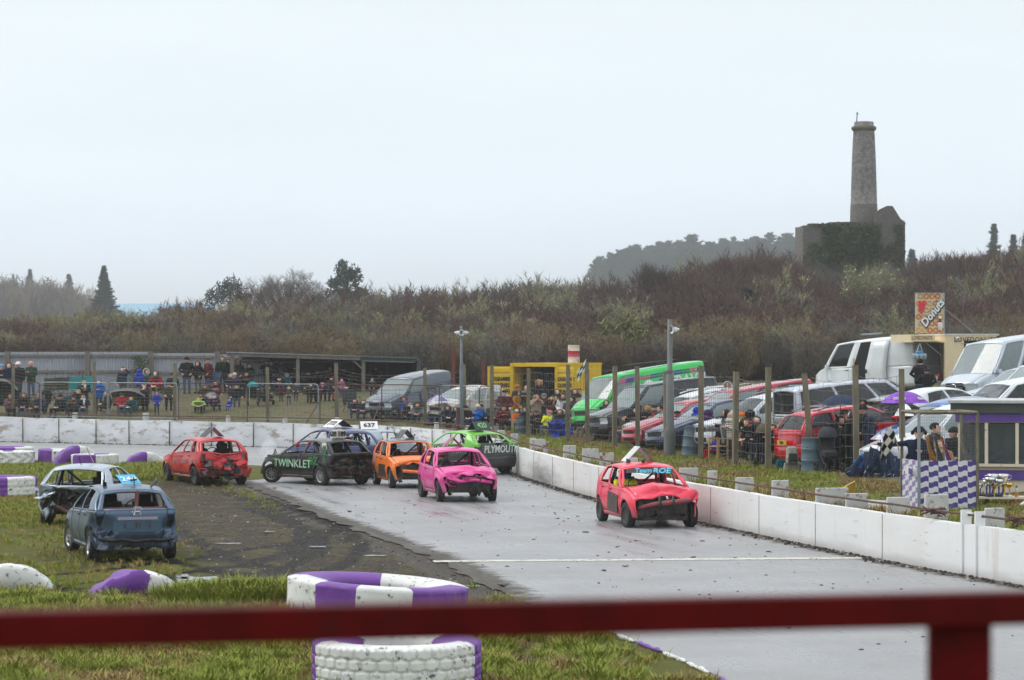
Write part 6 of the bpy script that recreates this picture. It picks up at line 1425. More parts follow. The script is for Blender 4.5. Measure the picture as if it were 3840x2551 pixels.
 p=P(2340,1352,131);mb=MB();Rm=.29;zz=[0,.02,.06,.28,.3,.32,.55,.57,.59,.84,.86,.88]
 mb.lathe([(.001,0),(Rm,0),(Rm+.01,.015),(Rm,.03),(Rm,.285),(Rm+.012,.3),(Rm,.315),(Rm,.585),(Rm+.012,.6),(Rm,.615),(Rm,.86),(Rm+.01,.875),(Rm,.89),(Rm-.02,.88),(.001,.87)],22,mf=lambda i,j:1 if 5<=i<=7 else 0)
 hs=root.matrix_basis@Vector((.75,3.4,H));o=mb.obj('oil_drum',[pm('drum_cream_rust',(.68,.6,.5),.6,var=.1,dirt=((.45,.16,.03),.38,3)),pm('drum_red',(.45,.03,.06),.5,var=.2,dirt=(RUST,.2,5))],None,hs);o.scale=(1.05,)*3
 tag(o,'red and white rusty drum standing on the yellow container','drum')
container()
def speaker_pole(px,Y,ty,horns,label,r0=.11,r1=.075,mat=GALV):
 b0=on(px,Y,-.1);h=P(px,ty,Y).z-b0 .z;root=empty('loudspeaker_pole',b0);tag(root,label,'pole','loudspeaker poles')
 mb=MB();mb.lathe([(r0*1.35,0),(r0*1.35,h*.2),(r0*1.1,h*.23),(r0,h*.24),(r0,h*.6),(r1,h*.61),(r1*.9,h),(.001,h)],14);mb.obj('shaft',mat,root)
 for(dx,dz,yaw)in horns:
  hn=MB();R=RZ(yaw)@RX(math.pi/2);hn.lathe([(.04,-.16),(.045,-.05),(.07,.05),(.125,.12),(.135,.13),(.12,.11),(.06,.04),(.001,.0)],16,(dx,-.05,h-dz),R=R);hn.box((dx*.5,0,h-dz),(abs(dx),.04,.05));o=hn.obj('loudspeaker_horn',WHITEPAINT,root)
  md=MB();md.box((dx,.02,h-dz),(.14,.16,.14));md.obj('horn_driver',WHITEPAINT,o)
 mb=MB();mb.lathe([(r1*1.25,0),(r1*1.25,.08)],12,(0,0,h*.62));mb.obj('collar',mat,root);return root
speaker_pole(1730,108.6,1222,[(-.13,.28,1.0),(.15,.28,-.9)],'grey lamp pole with two small loudspeaker horns beside the beige car',.075,.055,pm('pole_dull',S(110,116,122),.6,.2,var=.15))
speaker_pole(2512,80.3,1198,[(.14,.3,-.9)],'tall tapered steel pole with one loudspeaker horn in the crowd',.125,.08,pm('pole_grey',S(104,106,104),.6,.2,var=.2,scale=2))
CREAM=pm('cream_boards',S(226,212,190),.6,var=.07,scale=2,dirt=((.35,.27,.18),.15,4));PURB=pm('purple_band',S(98,66,150),.5,var=.15,scale=3,dirt=((.03,.03,.04),.1,8));OLIV=pm('olive_fascia',S(70,76,68),.5,var=.2,scale=2)
def hut():
 c=P(3592,0,58.5);z0=gz(c.x,c.y)-.25;root=empty('timekeeping_hut',(c.x,c.y,z0),(0,0,math.radians(-14)));tag(root,'cream and purple timekeeping hut with big windows at the right edge','hut')
 Z=lambda py:P(3600,py,58.5).z-z0
 W_,D=5.0,2.6;zw0,zw1=Z(1738),Z(1585)
 def bx(name,c,d,mat,par=None):mb=MB();mb.box(c,d);return mb.obj(name,mat,par or root)
 bx('lower_wall',(W_/2,.06,zw0/2),(W_,.12,zw0),CREAM);bx('upper_wall',(W_/2,.06,(zw1+Z(1508))/2),(W_,.12,Z(1508)-zw1),CREAM)
 bx('side_wall',(.06,D/2+.12,zw0/2),(.12,D,zw0),CREAM);bx('side_wall',(W_-.06,D/2,Z(1508)/2),(.12,D,Z(1508)),CREAM);bx('back_wall',(W_/2,D,Z(1508)/2),(W_,.1,Z(1508)),pm('hut_back',(.2,.2,.2),.8))
 bx('fascia',(W_/2,-.1,(Z(1508)+Z(1548))/2),(W_+.3,.1,Z(1508)-Z(1548)),OLIV);bx('fascia_side',(-.1,D/2,(Z(1508)+Z(1548))/2),(.1,D+.2,Z(1508)-Z(1548)-.004),OLIV)
 bx('purple_band_upper',(W_/2,-.03,(Z(1550)+Z(1582))/2),(W_+.1,.08,Z(1550)-Z(1582)),PURB);bx('purple_band_lower',(W_/2,-.02,(Z(1762)+Z(1798))/2),(W_+.06,.06,Z(1762)-Z(1798)),PURB)
 bx('roof',(W_/2,D/2,Z(1506)),(W_+.4,D+.5,.06),pm('hut_roof',(.5,.5,.5),.5))
 bx('sill',(W_/2,-.05,zw0-.03),(W_+.1,.16,.06),CREAM);bx('white_board',(W_/2,-.012,zw0-.12),(W_,.03,.03),CREAM)
 xs=[.03,.62,1.28,1.96,2.6,3.3,4.0,4.97]
 for i,x in enumerate(xs):bx('window_post',(x,.0,(zw0+zw1)/2),(.07 if i else .05,.1,zw1-zw0),CREAM)
 gl=pm('hut_glass',(.10,.12,.13),.05,var=.25,scale=2,spec=.9,alpha=.55)
 for a,b2 in zip(xs[:-1],xs[1:]):bx('window_pane',((a+b2)/2,.03,(zw0+zw1)/2),(b2-a-.07,.012,zw1-zw0-.04),gl)
 for k in range(3):y0,y1=.2+k*.8,.9+k*.8;bx('side_pane',(.06,(y0+y1)/2,(zw0+zw1)/2),(.012,.7,zw1-zw0-.04),gl);bx('side_window_post',(.06,y1+.05,(zw0+zw1)/2),(.08,.09,zw1-zw0),CREAM)
 for i,x in enumerate((.35,1.0,1.2,1.6,1.7)):bo=MB();bo.lathe([(.012,-.003),(.012,.003)],8,(x*1.3,-.152,(Z(1508)+Z(1548))/2+.03),R=RX(math.pi/2));bo.lathe([(.001,0),(.014,0)],8,(x*1.3,-.153,(Z(1508)+Z(1548))/2+.03),R=RX(math.pi/2));bo.obj('fixing_bolt',BLACK,root)
 bx('desk',(W_/2,.5,zw0-.1),(W_-.3,.6,.05),BLACK)
 for k,x in enumerate((.9,1.5,2.3)):q=MB();q.box((x,1.0,zw0+.12),(.5,.12,.5),0,RX(.15));q.obj('chair_back',BLACK,root)
 return root
HUT=hut()
def wavy_mat(name,nx,nz,faded=False):
 m,t,b=node_mat(name);tc=N(t,'ShaderNodeTexCoord');sp=N(t,'ShaderNodeSeparateXYZ');t.links.new(tc.outputs['UV'],sp.inputs[0])
 x=mth(t,'MULTIPLY',sp.outputs[0],nx);wv=mth(t,'MULTIPLY',mth(t,'SINE',mth(t,'MULTIPLY',x,2*math.pi)),.16)
 y=mth(t,'ADD',mth(t,'MULTIPLY',sp.outputs[1],nz),wv);s_=mth(t,'ADD',mth(t,'FLOOR',x),mth(t,'FLOOR',y));ck=mth(t,'MODULO',mth(t,'ADD',s_,40),2)
 c=mixc(t,ck,(.68,.69,.69),(.085,.04,.26)if not faded else(.25,.19,.42));n2=noise_n(t,tc.outputs['Object'],6,4,.7);c=mixc(t,rmap(t,n2,.66,.72),c,(.3,.28,.28))
 t.links.new(c,b.inputs['Base Color']);b.inputs['Roughness'].default_value=.45;return m
def quad_uv(name,A,B,C,D,mat,parent,th=.02):
 mb=MB();mb.add([A,B,C,D],[(0,1,2,3)]);o=mb.obj(name,mat,parent);uv=o.data.uv_layers.new(name='uv')
 for li,q in zip(o.data.polygons[0].loop_indices,((0,0),(1,0),(1,1),(0,1))):uv.data[li].uv=q
 md=o.modifiers.new('sheet','SOLIDIFY');md.thickness=th;md.offset=-1;return o
def cage():
 Y=54.2;c=P(3446,0,Y);z0=gz(c.x,c.y)-.15;root=empty('marshal_cage',(c.x,c.y,z0),(0,0,math.radians(3)));tag(root,'flag marshal cage with purple and white wavy chequered panels','cage')
 Z=lambda py:P(3446,py,Y).z-z0
 W_,D,h1,h2=1.2,1.25,Z(1728),Z(1548);V=Vector
 fp=quad_uv('front_panel',V((0,0,.02)),V((W_,0,.02)),V((W_,0,h1)),V((0,0,h1)),wavy_mat('purple_white_waves',6,11),root)
 quad_uv('side_panel',V((-.1,D,.02)),V((0,0,.02)),V((0,0,h1)),V((-.1,D,h1)),wavy_mat('faded_waves',5,11,True),root)
 sp=MB();sp.add([V((-.09,D*.9,h1*.74)),V((-.014,.02,h1*.74)),V((-.014,.02,h1*.98-.12)),V((-.09,D*.9,h1*.98-.12))],[(0,1,2,3)]);bd=sp.obj('side_sign',pm('sign_white',(.7,.7,.7),.5),root)
 text('autospeed',bd,.24,pm('sign_purple',(.1,.04,.28),.5),(-.075,D*.46,h1*.82),(math.pi/2,0,-math.pi/2-.08),0,.006)
 for i in range(6):q=MB();q.box((-.085+.012*i,D*.85-i*.12,h1*.765),(.006,.07-.008*i,.06));q.obj('sign_bar',pm('sign_purple',(.1,.04,.28),.5),bd)
 for i,(x,y)in enumerate(((0,0),(W_,0),(-.1,D),(W_-.05,D))):q=MB();q.box((x,y,h2/2),(.055,.055,h2));q.obj('corner_post',WOOD if i else GALV,root)
 for(a,c2)in(((0,0),(W_,0)),((-.1,D),(W_-.05,D)),((0,0),(-.1,D)),((W_,0),(W_-.05,D))):q=MB();q.tube([(a[0],a[1],h2),(c2[0],c2[1],h2)],.035,4);q.obj('top_rail',WOOD,root)
 mb=MB()
 for j in range(16):z=h1+(h2-h1)*(j+.5)/16;mb.tube([(0,0,z),(W_,0,z)],.003,3,cap=False,smooth=False)
 for i in range(26):x=W_*(i+.5)/26;mb.tube([(x,0,h1),(x,0,h2)],.0022,3,cap=False,smooth=False)
 o=mb.obj('front_mesh',WIRE,root);o['kind']='stuff'
 return root,z0,h1
CAGE,CZ,CH=cage()
def trailer():
 CR=pm('trailer_cream',S(228,208,170),.45,var=.05,scale=1.5,dirt=((.4,.3,.2),.1,3));INN=pm('trailer_inside',(.05,.035,.03),.8,var=.4,scale=4);RED=pm('trailer_red',(.25,.02,.02),.6,var=.4,scale=9)
 Y=101.5;c=P(3545,0,Y);z0=gz(c.x,c.y)-.02;root=empty('doughnut_trailer',(c.x,c.y,z0),(0,0,math.radians(9)));tag(root,'cream doughnut trailer with open serving hatch','trailer')
 Z=lambda py:P(3545,py,Y).z-z0
 W_,D,H=2.1,3.3,Z(1258);fl=.45
 def bx(name,c,d,mat,par=None,R=None):mb=MB();mb.box(c,d,0,R);return mb.obj(name,mat,par or root)
 dw0,dw1=.74,1.4;dz1=Z(1277)
 bx('end_wall',(dw0/2,.03,(fl+H)/2),(dw0,.06,H-fl),CR);bx('end_wall',((dw1+W_)/2,.03,(fl+H)/2),(W_-dw1,.06,H-fl),CR);bx('end_wall',((dw0+dw1)/2,.03,(dz1+H)/2),(dw1-dw0,.06,H-dz1),CR)
 hb,ht=Z(1432),Z(1285)
 bx('counter_panel',(.03,D/2+.03,(fl+hb)/2),(.06,D-.06,hb-fl),CR);bx('hatch_header',(.03,D/2+.03,(ht+H)/2),(.06,D-.06,H-ht),CR);bx('hatch_post',(.03,D-.15,(hb+ht)/2),(.06,.3,ht-hb),CR);bx('hatch_post',(.03,.12,(hb+ht)/2),(.06,.12,ht-hb),CR)
 bx('side_wall',(W_-.03,D/2,(fl+H)/2),(.06,D,H-fl-.01),INN);bx('back_wall',(W_/2,D-.03,(fl+H)/2),(W_-.1,.06,H-fl-.01),CR);bx('floor_panel',(W_/2,D/2,fl),(W_-.02,D-.02,.08),BLACK);bx('roof_panel',(W_/2,D/2,H+.03),(W_+.06,D+.06,.06),pm('roof_white',(.7,.68,.62),.5))
 bx('inner_lining',(W_-.5,1.2,(fl+H)/2),(.04,1.6,1.4),RED)
 for i in range(4):bx('shelf',(.75+i*.0,1.0+.0*i,fl+.9+.3*i),(.3,.6,.03),GALV)
 bx('counter',(-.12,D/2,hb),(.34,D-.3,.05),GALV)
 for i,(y,h,m_)in enumerate(((.5,.3,RED),(.62,.2,WHITEPAINT),(.8,.26,pm('jar_brown',(.2,.09,.03),.3)),(1.0,.18,RED))):q=MB();q.lathe([(.001,0),(.07,0),(.07,h*.8),(.04,h*.85),(.04,h),(.001,h)],10,(-.08,y,hb+.025));q.obj('jar',m_,root)
 aw=bx('awning',(-.62,D/2-.1,ht+.12),(1.25,D-.5,.05),CR,R=RY(.18));bx('awning_fascia',(-1.22,D/2-.1,ht+.16),(.04,D-.45,.3),CR,aw)
 fb=bx('awning_end',(-.85,.14,ht+.17),(.95,.04,.26),CR,aw);text('LOVEDONUTS',fb,.2,pm('brown_letters',(.2,.1,.04),.6),(-.88,.115,ht+.17),(math.pi/2,0,0),0,.003,sx=.62)
 q=MB();q.tube([(-.05,.3,ht-.5),(-.75,.3,ht+.05)],.02,5);q.obj('awning_stay',GALV,aw)
 text('LOVEDONUTS.',root,.26,pm('dark_letters',(.05,.05,.05),.6),(1.22,-.012,H-.17),(math.pi/2,0,0),0,.003,sx=.9,space=1.15);bx('letter_rail',(1.15,-.01,H-.31),(1.0,.03,.025),GALV)
 for i,s_ in enumerate(('HOT DRINKS','NESCAFE','CHOCOLATE')):text(s_,root,.15,pm('brown_letters',(.2,.1,.04),.6),(-.012,.7,hb-.3-.22*i),(math.pi/2,0,-math.pi/2),0,.002,sx=.9)
 mb=MB();mb.box((.6,.2,fl+.25),(.8,.2,.2));mb.obj('tow_bar',BLACK,root)
 wheel(root,(W_+.0,1.6,.3-0),.3,.18,'steel',0,0,RIMD);wheel(root,(.1,1.6,.3),.3,.18,'steel',0,0,RIMD)
 q=MB();q.lathe([(.05,0),(.09,.03),(.05,.08)],10,(.48,-.03,H-.14),R=RX(math.pi/2));q.obj('wall_lamp',WHITEPAINT,root)
 sb=empty('sign_board',(.0,.55,H+.08),(0,0,math.radians(-8)));sb.parent=root;x0,x1=-.98,.12;zt=Z(1098)-H-.08
 bs=MB();bs.box(((x0+x1)/2,0,zt/2),(x1-x0,.05,zt));bs.obj('board',pm('sign_back_cream',(.62,.56,.42),.5,var=.12),sb)
 for(c2,d2)in((((x0+x1)/2,-.01,zt),(x1-x0+.06,.08,.03)),((x1+.02,-.01,zt/2),(.03,.08,zt))):q=MB();q.box(c2,d2);q.obj('board_frame',GALV,sb)
 r=random.Random(2);DO=pm('doughnut',(.55,.2,.045),.6,var=.35,scale=9);DS=pm('doughnut_pale',(.62,.36,.14),.6,var=.3,scale=9)
 for i in range(5):
  for j in range(6):
   cx,cz=x0+.12+i*.22+(j%2)*.08,.12+j*.26;
   if cx>x1-.08 or cz>zt-.08:continue
   q=MB();R=RX(math.pi/2);q.lathe([(.045,0),(.06,.018),(.085,.022),(.11,.012),(.115,0)],14,(cx,-.028,cz),R=R);q.obj('doughnut_print',DO if r.random()<.6 else DS,sb)
 for dx_,yy_,mm_,bo_ in((.015,-.062,BLACK,.045),(0,-.075,WHITEPAINT,.016)):text('Donuts',sb,.42,mm_,((x0+x1)/2+.1+dx_,yy_,zt*.5-dx_),(math.pi/2,-.9,0),.25,bo_,sx=.95)
 hq=MB();pts=[]
 for k in range(28):a=2*math.pi*k/28;pts.append((x0+.24+.0085*16*math.sin(a)**3,-.062,zt*.66+.022*(13*math.cos(a)-5*math.cos(2*a)-2*math.cos(3*a)-math.cos(4*a))*.9))
 hq.add(pts,[tuple(reversed(range(28)))]);hq=hq.obj('heart',pm('heart_red',(.75,.03,.06),.5),sb);md=hq.modifiers.new('sheet','SOLIDIFY');md.thickness=.01
 q=MB();q.lathe([(.001,0),(.085,0),(.085,.3),(.05,.38),(.05,.42),(.06,.44),(.06,.52),(.001,.54)],12,(x1-.16,-.05,.12),mf=lambda i,j:0 if i<2 or i>4 else 1);q.obj('painted_jar',[WHITEPAINT,RED],sb)
 q=MB();q.tube([(x1,.05,zt*.62),(1.35,.6,.05)],.03,5);q.obj('sign_stay',GREYWOOD,sb)
 cf=empty('candyfloss_bunch',root.matrix_basis@Vector((-.95,.2,ht-.02)));tag(cf,'bunch of pale blue candyfloss tubs hanging from the awning','candyfloss')
 for k in range(9):a=k*.7;q=MB();q.lathe([(.001,0),(.055,0),(.075,.17),(.08,.19),(.001,.2)],10,(.2*math.cos(a),.2*math.sin(a),-.62+.01*(k%3)));q.obj('tub',pm('tub_pale',(.5,.62,.68),.35,var=.1),cf)
 q=MB();q.lathe([(.001,0),(.15,0),(.17,.1),(.12,.16),(.001,.17)],12,(0,0,-.45));q.obj('blue_lid',pm('lid_blue',(.03,.2,.4),.4),cf)
 q=MB();[q.tube([(x,0,-.3),(0,0,0)],.012,4)for x in(-.1,.1)];q.obj('cord',WHITEPAINT,cf)
 return root
TRAIL=trailer()
def rail():
 rm=pm('red_rail_paint',(.085,.0015,.0015),.55,var=.3,scale=6,dirt=((.05,.006,.004),.4,5),spec=.12)
 A,B=P(-260,2368,4.06),P(4100,2272,4.88);d=(B-A).normalized();root=empty('hand_rail');tag(root,'blurred red wooden rail across the front of the stand','rail')
 up=Vector((0,0,1));nr=Vector((d.y,-d.x,0)).normalized();upp=nr.cross(d)*-1;upp=upp if upp.z>0 else-upp;R=Matrix((d,nr,upp)).transposed()
 mb=MB();mb.box((A+B)/2,((B-A).length,.06,.058),0,R);o=mb.obj('top_rail',rm,root);md=o.modifiers.new('edge','BEVEL');md.width=.004;md.segments=2
 p=P(3600,2330,4.8)+Vector((0,.01,-.003));mb=MB();mb.box(p+Vector((0,0,-.55)),(.112,.04,1.1));o=mb.obj('post',rm,root);md=o.modifiers.new('edge','BEVEL');md.width=.004
 for px in(120,2240):q=P(px,2330,4.3 if px<1000 else 4.5)
rail()
# people
def body_prims(kind,arms='down',hs=1.0):
 """tapered capsules (a, b, ra, rb, material): 0 coat 1 trousers 2 skin 3 shoes; faces -y"""
 V=Vector;pr=[];hands=[]
 def c(a,b,ra,rb,m):pr.append((V(a),V(b),ra,rb,m))
 sit=kind in('sit','lean','drive','crouch')
 if not sit:
  for s in(-1,1):
   c((s*.085,.0,.90),(s*.1,-.015,.5),.088,.064,1);c((s*.1,-.015,.5),(s*.1,.02,.1),.062,.045,1);c((s*.1,.03,.05),(s*.115,-.15,.035),.046,.036,3)
   c((s*.075,0,.84 if kind!='long' else .55),(s*.075,0,1.0),.125 if kind!='long' else .135,.12,0);c((s*.075,0,1.0),(s*.095,.0,1.36),.118,.125,0)
  sh=V((.19,.0,1.41));neck=V((0,-.0,1.45));hd_=V((0,-.03,1.635));tilt=0
  if kind=='bend':
   pr=[q for q in pr if q[4]in(1,3)]
   for s in(-1,1):c((s*.075,0,.88),(s*.09,-.26,1.16),.12,.122,0)
   sh=V((.19,-.32,1.2));neck=V((0,-.34,1.22));hd_=V((0,-.46,1.36))
 else:
  ly={'sit':.12,'lean':-.12,'drive':.16,'crouch':-.16}[kind]
  for s in(-1,1):
   c((s*.09,.05,.47),(s*.13,-.40,.52),.095,.068,1);c((s*.13,-.40,.52),(s*.12,-.44+(.1 if kind=='crouch' else 0),.1),.062,.046,1);c((s*.12,-.42,.05),(s*.135,-.60,.04),.046,.037,3)
   c((s*.08,.06,.50),(s*.095,ly*.9,.95),.122,.125,0)
  sh=V((.19,ly,1.0));neck=V((0,ly-.01,1.04));hd_=V((0,ly-.05,1.22))
 c((-sh.x,sh.y,sh.z),(sh.x,sh.y,sh.z),.082,.082,0);c((0,sh.y,sh.z-.05),neck+V((0,0,.02)),.11,.075,0)
 c(neck,hd_+V((0,.01,-.05)),.056,.056,2)
 k=hs;c(hd_+V((0,-.012,-.045))*k,hd_+V((0,.012,.035))*k,.082*k,.098*k,2);c(hd_+V((0,-.085,-.025))*k,hd_+V((0,-.108,-.03))*k,.018*k,.02*k,2);c(hd_+V((0,-.06,-.10))*k,hd_+V((0,-.065,-.095))*k,.04*k,.04*k,2)
 for s in(-1,1):c(hd_+V((s*.092,.005,-.02))*k,hd_+V((s*.098,.01,.0))*k,.018*k,.02*k,2)
 A={'down':((.27,.03,-.28),(.265,-.05,-.53)),'pockets':((.32,.06,-.26),(.2,-.1,-.43)),'phone':((.255,-.02,-.28),(.07,-.25,-.18)),'photo':((.27,-.16,-.12),(.075,-.22,.14)),'folded':((.27,-.04,-.27),(-.06,-.2,-.2)),'lap':((.27,-.05,-.24),(.09,-.28,-.36)),'face':((.24,-.12,-.2),(.05,-.19,.09)),'wheel':((.27,-.2,-.2),(.16,-.46,-.1)),'cup':((.26,-.02,-.28),(.1,-.24,-.14))}
 for s in(-1,1):
  e2,w2=A.get(arms,A['down'])
  if arms=='flag' and s<0:e2,w2=(.46,-.08,-.03),(.74,-.14,-.02)
  if arms=='flag' and s>0:e2,w2=A['phone']
  if arms=='ear' and s>0:e2,w2=(.38,.0,.02),(.16,-.04,.2)
  if arms=='brolly' and s<0:e2,w2=A['cup']
  if arms=='wave' and s>0:e2,w2=A['cup']
  S_=V((s*sh.x,sh.y,sh.z));E=V((s*e2[0],sh.y+e2[1],sh.z+e2[2]));Wr=V((s*w2[0],sh.y+w2[1],sh.z+w2[2]))
  c(S_,E,.07,.054,0);c(E,Wr,.053,.04,0);d=(Wr-E).normalized();c(Wr,Wr+d*.07,.032,.034,2);hands.append((Wr+d*.075,d,s))
 return pr,hands,hd_
def capsule(mb,a,b,ra,rb,n=10,m=0):
 d=b-a;L=d.length;t=d/L if L>1e-6 else Vector((0,0,1));pts,rad=[],[]
 for k in(-1,-.8,-.45,0):pts.append(a+t*ra*k);rad.append(max(.001,ra*math.sqrt(max(0,1-k*k))))
 for k in(0,.45,.8,1):pts.append(b+t*rb*k);rad.append(max(.001,rb*math.sqrt(max(0,1-k*k))))
 mb.tube(pts,rad,n,m)
BODIES={}
def body(kind,arms,hs=1.0,voxel=.023):
 key=(kind,arms,hs)
 if key in BODIES:return BODIES[key]
 pr,hands,hd_=body_prims(kind,arms,hs);mb=MB()
 for(a,b2,ra,rb,m_)in pr:capsule(mb,a,b2,ra,rb)
 o=bpy.data.objects.new('tmp',mb.mesh('tmp'));COL.objects.link(o);md=o.modifiers.new('r','REMESH');md.mode='VOXEL';md.voxel_size=voxel;md.use_smooth_shade=True
 sm_=o.modifiers.new('s','SMOOTH');sm_.iterations=2;sm_.factor=.5
 dg=bpy.context.evaluated_depsgraph_get();me=bpy.data.meshes.new_from_object(o.evaluated_get(dg));bpy.data.objects.remove(o)
 n=len(me.polygons);C=np.empty(n*3);me.polygons.foreach_get('center',C);C=C.reshape(-1,3);best=np.full(n,1e9);mi=np.zeros(n,int)
 for(a,b2,ra,rb,m_)in pr:
  A_,B_=np.array(a),np.array(b2);d=B_-A_;t=np.clip(((C-A_)@d)/max(1e-9,d@d),0,1);dist=np.linalg.norm(C-A_-t[:,None]*d,axis=1)-(ra+(rb-ra)*t)
  up=dist<best;best=np.where(up,dist,best);mi=np.where(up,m_,mi)
 me.polygons.foreach_set('material_index',mi)
 bm=bmesh.new();bm.from_mesh(me);ex=MB()
 for(p,d,s)in hands:
  u=d.cross(Vector((0,0,1)));u=u.normalized()if u.length>.1 else Vector((1,0,0));w2=d.cross(u)
  for i,L in enumerate((.062,.074,.068,.052)):
   b0=p+u*(i-1.5)*.018;k1=b0+d*L*.55-w2*.006;ex.tube([b0-d*.02,k1,k1+d*L*.4+Vector((0,0,-.018))],[.0095,.009,.0075],5,2)
  b0=p-d*.04+u*s*.034;ex.tube([b0,b0+d*.03+u*s*.022,b0+d*.065+u*s*.016],[.011,.01,.008],5,2)
 for s in(-1,1):ex.sphere(hd_+Vector((s*.034,-.094,.005))*hs,.011*hs,5,4)
 ex.box(hd_+Vector((0,-.104,-.068))*hs,(.045*hs,.008,.008),4)
 e2=ex.mesh('e');bm.from_mesh(e2);bm.to_mesh(me);bm.free()
 for p in me.polygons:p.use_smooth=True
 me.name='person_'+kind+'_'+arms
 for _ in range(5):me.materials.append(None)
 zs=np.empty(len(me.vertices)*3);me.vertices.foreach_get('co',zs);top=float(zs.reshape(-1,3)[:,2].max())
 BODIES[key]=(me,hd_,top);return BODIES[key]
GEARM={}
def gear(kind):
 if kind in GEARM:return GEARM[kind]
 mb=MB();TH=frange(0,math.pi,12);PH=frange(-math.pi,math.pi,20)
 def sph(r,sc=(1,1,1),c=(0,0,0)):return lambda ph,th:Vector((c[0]+r*sc[0]*math.sin(th)*math.sin(ph),c[1]-r*sc[1]*math.sin(th)*math.cos(ph),c[2]+r*sc[2]*math.cos(th)))
 if kind=='short':mb.grid(sph(.107,(1,1.04,1.1),(0,.014,.014)),PH,TH,keep=lambda p,t:t<(1.05 if abs(p)<1.0 else 1.75 if abs(p)<1.7 else 2.1))
 elif kind in('long','curly'):
  f=sph(.115,(1.02,1.04,1.1),(0,.016,.012));mb.grid(f,PH,TH,keep=lambda p,t:t<(.95 if abs(p)<.9 else 2.2))
  def drape(p,v):q=f(p,1.7);return Vector((q.x*(1+.15*v),q.y+.02+.01*math.sin(9*p),q.z-v*.24+.02*math.sin(7*p)*v))
  for s in(-1,1):mb.grid(drape,frange(s*.95,s*math.pi,10),frange(0,1,5))
  if kind=='curly':
   r=random.Random(1)
   for k in range(26):a=r.uniform(1,5.28);z=r.uniform(-.1,.1);mb.sphere((.11*math.sin(a),-.11*math.cos(a),z),.04,5)
 elif kind in('beanie','bobble'):
  mb.grid(sph(.116,(1,1.03,1.18),(0,.012,.02)),PH,TH,keep=lambda p,t:t<1.45)
  mb.lathe([(.112,-.012),(.123,.0),(.122,.04),(.112,.05)],20,(0,.012,.01))
  if kind=='bobble':mb.sphere((0,.012,.175),.045,7,1)
 elif kind=='cap':
  mb.grid(sph(.113,(1,1.05,1.05),(0,.012,.03)),PH,TH,keep=lambda p,t:t<1.5);mb.grid(lambda u,v:Vector((u*.085*(1-.25*v*v),-.1-.085*v*(1-.35*u*u),.04-.02*v-.012*u*u)),frange(-1,1,8),frange(0,1,4))
 elif kind in('hood','fur'):
  k=1.0 if kind=='hood' else 1.06;f=sph(.138*k,(1,1.08,1.12),(0,.022,.008))
  def fh(p,t):q=f(p,t);q.y=max(q.y,-.088-.02*math.cos(t));return q
  mb.grid(fh,PH,TH,keep=lambda p,t:not(abs(p)<.92 and .62<t<2.45)and t<2.75)
  mb.grid(lambda p,v:Vector(((.135+.06*v)*math.sin(p),.02-(.13+.05*v)*math.cos(p),-.085-.1*v)),PH,[0,.5,1])
  if kind=='fur':
   r=random.Random(3)
   for k in range(200):
    a=r.uniform(0,6.283);c0=Vector((.115*math.sin(a),-.09+.015*math.cos(a),.015+.135*math.cos(a)));d=Vector((math.sin(a),-.25,math.cos(a)))+Vector((r.uniform(-.6,.6),r.uniform(-.9,.5),r.uniform(-.6,.6)));d.normalize();u=d.cross(Vector((.3,.5,.8))).normalized()*.016;w2=d.cross(u).normalized()*.016
    mb.add([c0+u,c0-u*.5+w2,c0-u*.5-w2,c0+d*.062],[(0,1,3),(1,2,3),(2,0,3)],1)
 elif kind=='helmet':
  f=sph(.145,(1,1.12,1.1),(0,.01,0));mb.grid(f,PH,TH,keep=lambda p,t:t<2.5 and not(abs(p)<.95 and 1.25<t<1.85));g=sph(.138,(1,1.12,1.1),(0,.008,0));mb.grid(g,frange(-1,1,8),frange(1.2,1.9,4),m=1)
  mb.box((0,-.15,-.07),(.12,.06,.05),0,None,.8)
 elif kind=='defend':
  for s in(-1,1):mb.lathe([(.001,.0),(.045,0),(.05,.02),(.04,.045),(.001,.05)],12,(s*.1,.005,0),R=RY(s*math.pi/2))
  mb.tube([Vector((.118*math.cos(a),.005,.125*math.sin(a)+.005))for a in frange(0,math.pi,10)],.012,5,1)
 elif kind=='scarf':
  mb.lathe([(.085,-.02),(.115,-.005),(.115,.04),(.08,.06)],16,(0,.01,-.155));mb.box((.04,-.15,-.32),(.09,.03,.34),0,RX(-.08))
 elif kind=='pack':
  mb.box((0,.21,-.48),(.3,.16,.42),0,None,.8);mb.tube([(-.1,.14,-.3),(-.12,-.02,-.18),(-.12,-.14,-.32),(-.12,-.08,-.55)],.022,5);mb.tube([(.1,.14,-.3),(.12,-.02,-.18),(.12,-.14,-.32),(.12,-.08,-.55)],.022,5)
 me=mb.mesh('gear_'+kind);me.materials.append(None);me.materials.append(None)
 for p in me.polygons:p.use_smooth=True
 GEARM[kind]=me;return me
GNAME={'short':'hair','long':'hair','curly':'hair','beanie':'beanie','bobble':'bobble_hat','cap':'cap','hood':'hood','fur':'fur_hood','helmet':'crash_helmet','defend':'ear_defenders','scarf':'scarf','pack':'rucksack'}
